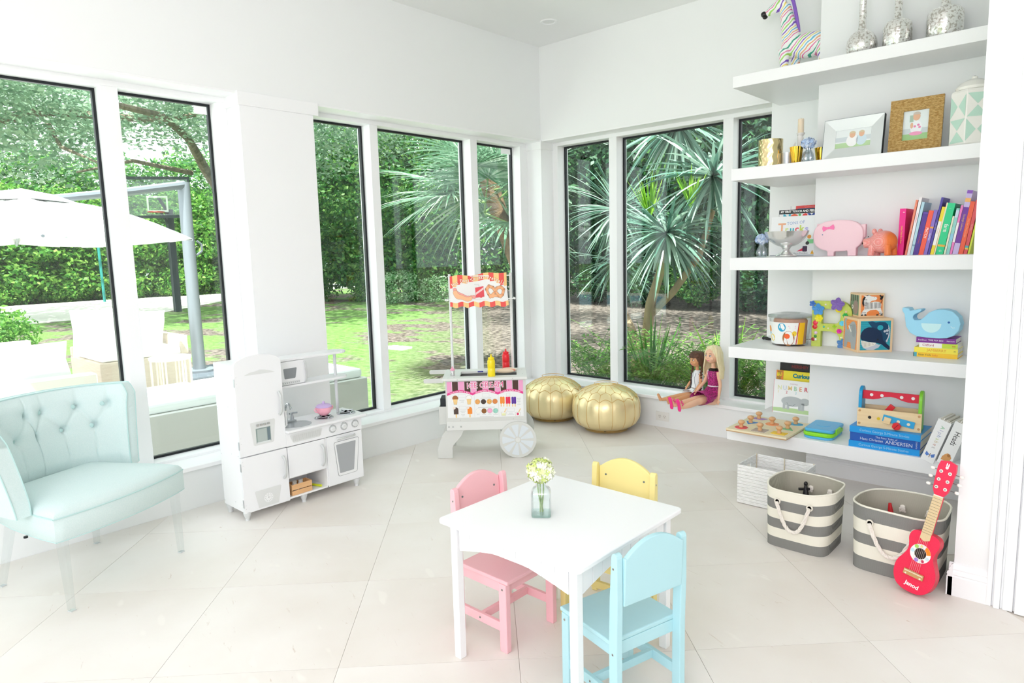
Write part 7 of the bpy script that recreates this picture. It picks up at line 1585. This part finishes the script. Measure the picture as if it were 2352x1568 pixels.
# dark woods beyond the front windows
dk = [(-11, 17), (-8, 16.5), (-4.8, 16.5), (-1.5, 16), (1.5, 15.5), (3.5, 13), (-9.4, 12.2), (-7.6, 11.6), (-5.9, 11.2), (-4.3, 11.0), (-2.7, 10.8), (-1.2, 10.6), (.4, 10.2), (1.9, 9.8), (3.4, 9.6), (-6.5, 14.5), (-3.0, 14.0), (0.2, 13.5)]
dnm = ('rearmost at the left', 'rearmost, second from left', 'rearmost in the middle', 'rearmost behind the yucca', 'rearmost at the right', 'at the far right edge', 'first of the near row', 'second of the near row', 'third of the near row', 'fourth of the near row', 'fifth of the near row', 'sixth of the near row', 'seventh of the near row', 'eighth of the near row', 'ninth of the near row', 'between rows at the left', 'between rows in the middle', 'between rows at the right')
for i, (x, y) in enumerate(dk):
    tree('shade_tree', 'dark evergreen tree beyond the right-hand windows, %s' % dnm[i], (x, y, ZG), ([(0, 0, 0), (.05, .05, 2.), (0, .1, 4.)], [.12, .1, .06]), [((0, 0, 2.0), (1.15, 1.1, 1.3)), ((.1, 0, 3.8), (1.4, 1.3, 1.4)), ((-.2, .2, 5.6), (1.4, 1.4, 1.3)), ((.3, -.3, .7), (.8, .8, .6))], MD+MW[:1] if i % 3 == 0 else MD, BARKD, 'dark evergreen trees beyond the front windows')
tree('shading_crown', 'unseen high leafy crown added to shade the soil outside the right-hand windows', (-1.0, 6.5, ZG), ([(3.6, 2.2, 0), (3.2, 2, 3), (1, .6, 5.4)], [.16, .13, .1]), [((0, 0, 6.2), (2.6, 2.2, .8)), ((-3.2, -.6, 6.4), (2.2, 2.2, .8)), ((2.6, -.8, 6.2), (2.0, 2.0, .8)), ((.4, -3.2, 6.3), (1.8, 1.5, .7))], MO, BARKD)  # crowns added out of view so the soil below gets broken shade
# round shrub at the far left and low bushes
tree('round_shrub', 'rounded bright green shrub in a mulch bed at the far left of the lawn', (-9.2, -2.75, ZG), None, [((0, 0, .45), (.85, .8, .62)), ((.3, .35, .3), .5)], [leaf_mesh('shrub_leaves', 2600, .12, LS, 9)], cat='bush')
tree('white_flowering_bush', 'bush with pale variegated leaves low at the edge of the woods', (-13.3, 8.7, ZG), None, [((0, 0, .5), (.7, .7, .6)), ((.8, .9, .4), (.6, .6, .5))], [leaf_mesh('pale_leaves', 1200, .15, leafmat('leaf_pale', '#4d8a4a', '#8dbb86', '#dcebd2'), 12)], cat='bush')

# ---- strap-leaved plants
def straps(m, n, L, wd, seed, elev=(-50, 85), droop=.9, az=(0, 360), segs=6, cen=(0, 0, 0), fold=.25):
    rg = random.Random(seed); V = []; F = []
    for i in range(n):
        a = R(rg.uniform(*az)); e = R(rg.uniform(*elev)); l_ = L*rg.uniform(.7, 1.1); d = Vector((math.cos(a)*math.cos(e), math.sin(a)*math.cos(e), math.sin(e))); p = Vector(cen); sd_ = Vector((-math.sin(a), math.cos(a), 0)); dr = droop*rg.uniform(.3, 1.1); o = len(V); tw = rg.uniform(-.5, .5)
        for k in range(segs+1):
            t_ = k/segs; w_ = wd*(.55+.9*t_)*(1-t_**2.2)+.001; up = sd_.cross(d).normalized(); s2 = (sd_*math.cos(tw)+up*math.sin(tw)); V += [tuple(p-s2*w_/2), tuple(p+up*(-w_*fold)), tuple(p+s2*w_/2)]
            p = p+d*(l_/segs); d = (d+Vector((0, 0, -dr/segs*1.3))*(.4+t_)).normalized()
        for k in range(segs):
            q = o+k*3; F += [(q, q+1, q+4, q+3), (q+1, q+2, q+5, q+4)]
    b = MB(m); b.v = V; b.f = F; b.fm = [m]*len(F); return b
YU = leafmat('leaf_yucca', '#3f6a5c', '#6a9080', '#b3cabb', .3, .3); YN = leafmat('leaf_new', '#5f9a2c', '#93c73c', '#b7de5a', .4, .4)
t = thing('yucca_tree', 'yucca tree with tan forked trunk and fountain of blue-green leaves beyond the wide pane', 'tree', (-.02, 1.95, ZG))
obj('trunk', MB(TANB).tube([(-.18, .10, 0), (-.16, .06, .4), (-.06, 0, .9), (.10, 0, 1.35), (.14, 0, 1.62)], [.085, .066, .055, .046, .04], 12), t, smooth=True)
obj('branch', MB(TANB).tube([(-.10, .02, .75), (.16, .10, 1.02), (.42, .2, 1.42), (.55, .25, 1.9)], [.045, .04, .036, .03], 10), t, smooth=True)
obj('leaf_crown', straps(YU, 150, .78, .046, 31, (-60, 50), .8, cen=(.14, 0, 1.66)), t, kind='stuff'); obj('leaf_crown', straps(YN, 26, .5, .03, 33, (55, 86), .15, cen=(-.1, .05, 1.84)), t, kind='stuff', label='bright young upright leaves'); obj('leaf_crown', straps(YN, 22, .45, .03, 36, (50, 86), .15, cen=(.40, .05, 1.9)), t, kind='stuff')
obj('leaf_crown', straps(YU, 110, .85, .052, 35, (-50, 50), .8, cen=(.55, .25, 2.25)), t, kind='stuff'); obj('leaf_crown', straps(YU, 90, .9, .055, 37, (-80, 20), .9, cen=(0, .5, 2.9)), t, kind='stuff')
t = thing('yucca_tree', 'second yucca with arching strap leaves behind the shelf end pane', 'tree', (2.0, 2.4, ZG)); obj('trunk', MB(TANB).tube([(0, 0, 0), (.1, 0, .9), (0, .1, 2.1)], [.09, .06, .05], 10), t, smooth=True); obj('leaf_crown', straps(YU, 120, .95, .04, 41, (-50, 60), .9, cen=(0, .1, 2.15)), t, kind='stuff')
t = thing('yucca_tree', 'slender yucca with narrow leaves beyond the narrow pane right of the corner', 'tree', (-1.0, 2.7, ZG)); obj('trunk', MB(TANB).tube([(.5, -.3, 0), (.3, -.2, .5), (-.05, 0, .9), (0, 0, 1.9)], [.09, .08, .06, .05], 10), t, smooth=True); obj('leaf_crown', straps(YU, 120, .8, .035, 43, (-60, 70), .8, cen=(0, 0, 2.0)), t, kind='stuff'); obj('leaf_crown', straps(YU, 60, .7, .05, 44, (-60, 30), .8, cen=(-.1, .1, 1.35)), t, kind='stuff')
# fan palm
FP_ = leafmat('leaf_fan', '#5c8a6a', '#8fb096', '#cfdccb', .35, .35)
t = thing('fan_palm', 'fan palm with large split green fans hanging behind the middle pane', 'palm', (-1.75, 1.05, ZG))
obj('trunk', MB(noisy('palm_trunk', [(.3, '#5f4a3a'), (.7, '#97795c')], 14, 4, .95, .8)).tube([(.25, .5, 0), (.2, .4, 1.2), (0, 0, 2.5)], [.10, .09, .11], 12), t, smooth=True)
rg = random.Random(5)
for i in range(19):
    a = R(i*137.5+200); e = R((50, 20, -25, 0, 35, -50, 10)[i % 7]); L = .42; d = Vector((math.cos(a)*math.cos(e), math.sin(a)*math.cos(e), math.sin(e))); h = Vector((0, 0, 2.5-.12*(i % 5)))+d*L
    st_ = obj('leaf_stalk', MB(mat('#7d9a5c', .5)).tube([(0, 0, 2.45-.12*(i % 5)), tuple(h)], [.012, .008], 6), t, smooth=True)
    b = MB(FP_); sd_ = Vector((-math.sin(a), math.cos(a), 0)); up = d.cross(sd_)*-1
    for k in range(30):
        an = R(-120+240*k/29); dd = (d*math.cos(an)+sd_*math.sin(an)).normalized(); l_ = 1.0*(1-.25*abs(an)/2.1)*rg.uniform(.9, 1.05); p = h.copy(); V = []; w_ = .040; dc = dd.copy(); sv = dc.cross(up).normalized()
        for s_ in range(6):
            t_ = s_/5; ww = w_*(.25+1.5*t_ if t_ < .4 else .85*(1-(t_-.4)/.6)+.02); V += [tuple(p-sv*ww/2), tuple(p-up*ww*.2), tuple(p+sv*ww/2)]; p = p+dc*(l_/5); dc = (dc+Vector((0, 0, -.16*(.3+t_)))).normalized()
        b.add(V, [(q*3+j, q*3+j+1, q*3+j+4, q*3+j+3) for q in range(5) for j in (0, 1)])
    obj('fan_leaf', b, t, kind='stuff')
# low plants under the right-hand windows
def fern(label, loc, n, L, seed, m=LS, wd=.032, name='fern_shrub'):
    t = thing(name, label, 'plant', loc, 0); rg = random.Random(seed); b = MB(mat('#6f8f4a', .7)); lf = MB(m)
    for i in range(n):
        a = rg.uniform(0, 6.28); P = [Vector((0, 0, 0))+Vector((rg.uniform(-.3, .3), rg.uniform(-.2, .2), 0))]; d = Vector((math.cos(a)*.35, math.sin(a)*.35, 1)).normalized(); l_ = L*rg.uniform(.6, 1.1)
        for k in range(7): P.append(P[-1]+d*l_/7); d = (d+Vector((math.cos(a)*.12, math.sin(a)*.12, -.10))).normalized()
        b.tube([tuple(p) for p in P], .0025, 4, False)
        for k in range(2, 8):
            for q in range(4):
                p = P[k].lerp(P[k-1], q/4); an = rg.uniform(0, 6.28); v = Vector((math.cos(an), math.sin(an), rg.uniform(-.2, .5))).normalized(); s_ = v.cross(Vector((0, 0, 1))).normalized(); z_ = .07*rg.uniform(.7, 1.4)
                lf.add([tuple(p), tuple(p+v*z_*.5+s_*wd*.45), tuple(p+v*z_), tuple(p+v*z_*.5-s_*wd*.45)], [(0, 1, 2, 3)])
    obj('stems', b, t, kind='stuff'); obj('leaves', lf, t, kind='stuff')
fl2 = ['below the narrow pane right of the corner', 'at the left of the wide pane', 'in the middle of the wide pane', 'behind the brown-haired doll', 'behind the blond doll', 'outside the pane beside the shelves', 'farther back behind the wide pane', 'farther back near the yucca trunk']
for i, (x, y) in enumerate(((.1, .95), (.55, .8), (.95, .95), (1.35, .85), (1.7, .9), (2.05, .8), (.6, 1.5), (-.4, 1.4))): fern('leafy green fern shrub %s' % fl2[i], (x, y, ZG), 34, .95 if i < 6 else 1.05, 60+i, (LS, LH)[i % 2])
for i, (x, y, lb) in enumerate(((1.28, 1.0, 'clump of grassy green blades behind the brown-haired doll'), (1.95, .95, 'clump of wide green blades outside the pane beside the shelves'), (.5, 1.0, 'dark arching blades low at the left of the wide pane'))):
    t = thing('grass_clump', lb, 'plant', (x, y, ZG)); obj('blades', straps((YN, LS, LH)[i], 60, .85, .03, 80+i, (45, 85), .8), t, kind='stuff')
for i, (x, y, z, r) in enumerate(((.25, .5, .05, .09), (.8, .48, .04, .1), (1.1, .5, .05, .08))): tag(obj('garden_stone', MB(noisy('stone', [(.3, '#b5aaa4'), (.7, '#e6dfd9')], 9, 4, .9)).ell((0, 0, 0), (r*1.3, r, r*.6), 12, 8), loc=(x, y, ZG+z), smooth=True), 'pale rounded stone on the soil under the right-hand window, %s' % ('left', 'middle', 'right')[i], 'stone', 'pale stones under the window')

# ---- cantilever umbrella
PG_ = mat('#8f949d', .4, .4, name='pole_grey'); CVS = mat('#fbfbfb', .8, name='canopy_white')
t = thing('cantilever_umbrella', 'white cantilever garden umbrella with a thick grey pole on the terrace', 'umbrella', (-4.40, -1.27, ZG+.02))
uc = Vector((-3.122+4.40, -3.127+1.27, 0))
obj('base', MB(mat('#5f6670', .6)).box(-.42, .42, -.42, .42, 0, .16), t, bevel=.02); obj('base_plate', MB(PG_).lathe([(.0001, .16), (.19, .16), (.19, .185), (.0001, .19)], n=24), t, smooth=True)
obj('pole', MB(PG_).cyl((0, 0, .18), (0, 0, 2.40), .072, .068, 16), t, smooth=True)
obj('arm', MB(PG_).tube([(0, 0, 2.37), tuple(uc*.4+Vector((0, 0, 2.22))), tuple(uc+Vector((0, 0, 2.02)))], [.05, .045, .035], 10), t, smooth=True)
obj('handle_bracket', MB(mat('#6d727b', .5)).tube([(.0, .10, 1.72), (.0, .15, 1.68), (.0, .15, 1.60), (.0, .08, 1.55)], .014, 6), t, smooth=True)
ap = uc+Vector((0, 0, 2.05)); cor = [uc+Vector((math.cos(R(a)), math.sin(R(a)), 0))*1.32+Vector((0, 0, 1.695)) for a in (-8, 82, 172, 262)]
b = MB(CVS)
for k in range(4):
    A, B_ = cor[k], cor[(k+1) % 4]; N_ = 8; G_ = []
    for j in range(N_+1):
        t_ = j/N_; row = []
        for i in range(N_+1): 
            e = A.lerp(B_, i/N_); p = ap.lerp(e, t_); p.z += .10*math.sin(math.pi*t_)*.9-.05*math.sin(math.pi*i/N_)*t_; row.append(tuple(p))
        G_.append(row)
    for j in range(N_):
        for i in range(N_): b.add([G_[j][i], G_[j][i+1], G_[j+1][i+1], G_[j+1][i]], [(0, 1, 2, 3)])
cn = obj('canopy', b, t, smooth=True, ang=60); cn.modifiers.new('s', 'SOLIDIFY').thickness = .006
obj('vent', MB(CVS).lathe([(.42, .0), (.22, .07), (.0001, .11)], tuple(ap+Vector((0, 0, -.03))), 4), t)
for k in range(4): obj('rib', MB(PG_).cyl(tuple(ap+Vector((0, 0, -.08))), tuple(cor[k]+Vector((0, 0, -.01))), .012, n=6), t)

# ---- basketball hoop
DK = mat('#2d3a3f', .5, .3, name='hoop_dark')
t = thing('basketball_hoop', 'basketball hoop with clear backboard on a dark post beside the driveway', 'basketball hoop', (-17.38, 3.5, ZG))
obj('post', MB(DK).box(-.09, .09, -.09, .09, 0, 3.05), t, bevel=.01); obj('arm', MB(DK).box(-.05, .05, -.05, .05, 2.9, 3.0).at(Matrix.Identity(4)).tube([(0, 0, 2.9), (.25, -.35, 3.35)], .05, 6).tube([(0, 0, 2.55), (.25, -.35, 3.0)], .04, 6), t, kind='stuff')
bbm = Matrix.Translation((.28, -.40, 3.35)) @ Matrix.Rotation(R(58), 4, 'Z')
bo = obj('backboard', MB(clear('acrylic_board', '#eef4f4', 1.45, .03)).at(bbm).box(-.85, .85, -.01, .01, -.5, .55), t)
fb2 = MB(DK).at(bbm)
for x0, x1, z0, z1 in ((-.9, .9, .52, .6), (-.9, .9, -.58, -.5), (-.9, -.84, -.5, .52), (.84, .9, -.5, .52)): fb2.box(x0, x1, -.03, .03, z0, z1)
obj('board_frame', fb2, bo); sq_ = MB(mat('#f4f4f4', .5)).at(bbm)
for x0, x1, z0, z1 in ((-.28, .28, .0, .05), (-.28, .28, -.4, -.35), (-.28, -.23, -.35, 0), (.23, .28, -.35, 0)): sq_.box(x0, x1, -.018, -.012, z0, z1)
obj('target_square', sq_, bo, kind='stuff'); obj('rim', MB(mat('#d9534a', .4)).at(bbm).tube([(.22*math.cos(R(a)), -.28+.22*math.sin(R(a)), -.42) for a in range(0, 361, 20)], .012, 6), bo, smooth=True)
tag(obj('green_stake', MB(mat('#2a8c88', .5)).cyl((0, 0, 0), (-.1, 0, 2.5), .05, n=8), loc=(-25.8, 4.0, ZG)), 'tall teal post in front of the hedge under the umbrella', 'post')

# ---- outdoor furniture
WKR = bpy.data.materials.new('wicker'); WKR.use_nodes = True; n_, l_, b_ = nodes(WKR)
tc = n_.new('ShaderNodeTexCoord'); bk = n_.new('ShaderNodeTexBrick'); bk.inputs['Scale'].default_value = 26; bk.inputs['Mortar Size'].default_value = .03; bk.inputs['Color1'].default_value = lin('#f7f6f3'); bk.inputs['Color2'].default_value = lin('#efedea'); bk.inputs['Mortar'].default_value = lin('#cfcac4'); bk.inputs['Brick Width'].default_value = 1.1; bk.inputs['Row Height'].default_value = .25
mp = n_.new('ShaderNodeMapping'); mp.inputs['Rotation'].default_value = (R(90), 0, R(90)); l_.new(tc.outputs['Object'], mp.inputs[0]); l_.new(mp.outputs[0], bk.inputs['Vector']); l_.new(bk.outputs['Color'], b_.inputs['Base Color']); b_.inputs['Roughness'].default_value = .8
bp = n_.new('ShaderNodeBump'); bp.inputs['Strength'].default_value = .8; bp.inputs['Distance'].default_value = .01; l_.new(bk.outputs['Fac'], bp.inputs['Height']); bp.invert = True; l_.new(bp.outputs[0], b_.inputs['Normal'])
TANW = noisy('tan_rope', [(.3, '#d8c8b8'), (.7, '#e6d9cb')], 6, 3, .85, .6, stretch=(1, 1, 30), bscale=20); CUS = mat('#fafafa', .85, name='cushion_white')
def sofa(label, loc, W, D, H, m, back=None, legs=.05, cush=1, wname='garden_sofa'):
    t = thing(wname, label, 'sofa', loc)
    obj('base_frame', MB(m).box(0, W, 0, D, legs, H), t, bevel=.012)
    for x in (.04, W-.09):
        for y in (.04, D-.09): obj('leg', MB(mat('#5c6168', .6)).box(x, x+.05, y, y+.05, 0, legs), t)
    for i in range(cush):
        y0 = .02+(D-.04)*i/cush; y1 = .02+(D-.04)*(i+1)/cush-.015; obj('seat_cushion', MB(CUS).box(.02, W-.02, y0, y1, H+.001, H+.085), t, bevel=.03, seg=3)
    if back: 
        for q in back: obj('backrest', MB(m).box(*q), t, bevel=.015)
    return t
sofa('pale woven garden bench with white seat cushions right outside the left windows', (-1.95, -4.90, ZG+.021), .76, 3.81, .40, WKR, cush=3)
sofa('white woven garden sofa seen over the mint chair, beyond the nearer bench', (-3.35, -5.6, ZG+.021), .75, 2.75, .40, WKR, [(.60, .75, 0, 2.75, .40, .555)], cush=2)
sofa('tan rope garden armchair with white cushions in front of the umbrella pole', (-4.55, -2.56, ZG+.021), .98, .86, .50, TANW, [(0, .98, .78, .86, .50, .70), (-.0, .08, 0, .78, .50, .60)], cush=1)
sofa('low tan woven garden seat at the far side of the sitting group', (-5.6, -3.9, ZG+.021), .8, 1.2, .42, TANW, [(0, .10, 0, 1.2, .42, .62)], cush=1)
def pillow(label, loc, rot, s=(.5, .14, .46)):
    t = obj('garden_pillow', MB(CUS), None) if False else None
    b = MB(CUS); N_ = 12; V = []; 
    for sd_ in (1, -1):
        for j in range(N_+1):
            for i in range(N_+1):
                u, v = i/N_*2-1, j/N_*2-1; e = (1-u**4)*(1-v**4); V.append((u*s[0]/2*(1-.06*(1-v*v)*0-.07*(1-abs(v))*(1)), sd_*s[1]/2*e**.5, v*s[2]/2*(1-.07*(1-abs(u)))))
    n1 = (N_+1)**2; F = []
    for k in (0, n1):
        for j in range(N_):
            for i in range(N_): q = k+j*(N_+1)+i; F.append((q, q+1, q+N_+2, q+N_+1))
    b.add(V, F); return tag(obj('garden_pillow', b, loc=loc, rot=rot, smooth=True, ang=80), label, 'pillow', 'white garden pillows')
pillow('white square pillow standing on the tan armchair, left of the window frame', (-4.1, -2.36, .69), (R(-12), 0, R(70)), (.55, .2, .5)); pillow('white pillow with pointed corners on the tan armchair, right of the frame', (-4.05, -1.98, .66), (R(-14), 0, R(28)), (.52, .2, .46))
pillow('long white pillow along the back of the white woven sofa', (-2.88, -3.34, .60), (R(-8), 0, R(88)), (.72, .18, .30))
t = thing('wire_side_table', 'round white side table with slender paired rod legs on the terrace', 'side table', (-3.02, -2.10, ZG+.021))
WW = mat('#f5ead9', .5, name='cream_metal')
obj('top', MB(mat('#fbfaf8', .5)).lathe([(.0001, .535), (.185, .535), (.19, .545), (.19, .56), (.185, .565), (.0001, .565)], n=32), t, smooth=True)
for k in range(6):
    a = R(60*k+20)
    for dq in (-.09, .09): obj('leg', MB(WW).cyl((.175*math.cos(a+dq), .175*math.sin(a+dq), .0), (.175*math.cos(a+dq), .175*math.sin(a+dq), .536), .009, n=6), t)
obj('bottom_ring', MB(WW).tube([(.175*math.cos(R(a)), .175*math.sin(R(a)), .009) for a in range(0, 361, 20)], .008, 6), t, smooth=True)
tag(obj('valve_box_lid', MB(mat('#e3e3e0', .6)).prism([(-.25, -.14), (.25, -.1), (.2, .16), (-.2, .12)], 0, .03, 'z'), loc=(-4.9, 2.1, ZG)), 'flat white lid lying on the lawn behind the snack cart', 'lid')
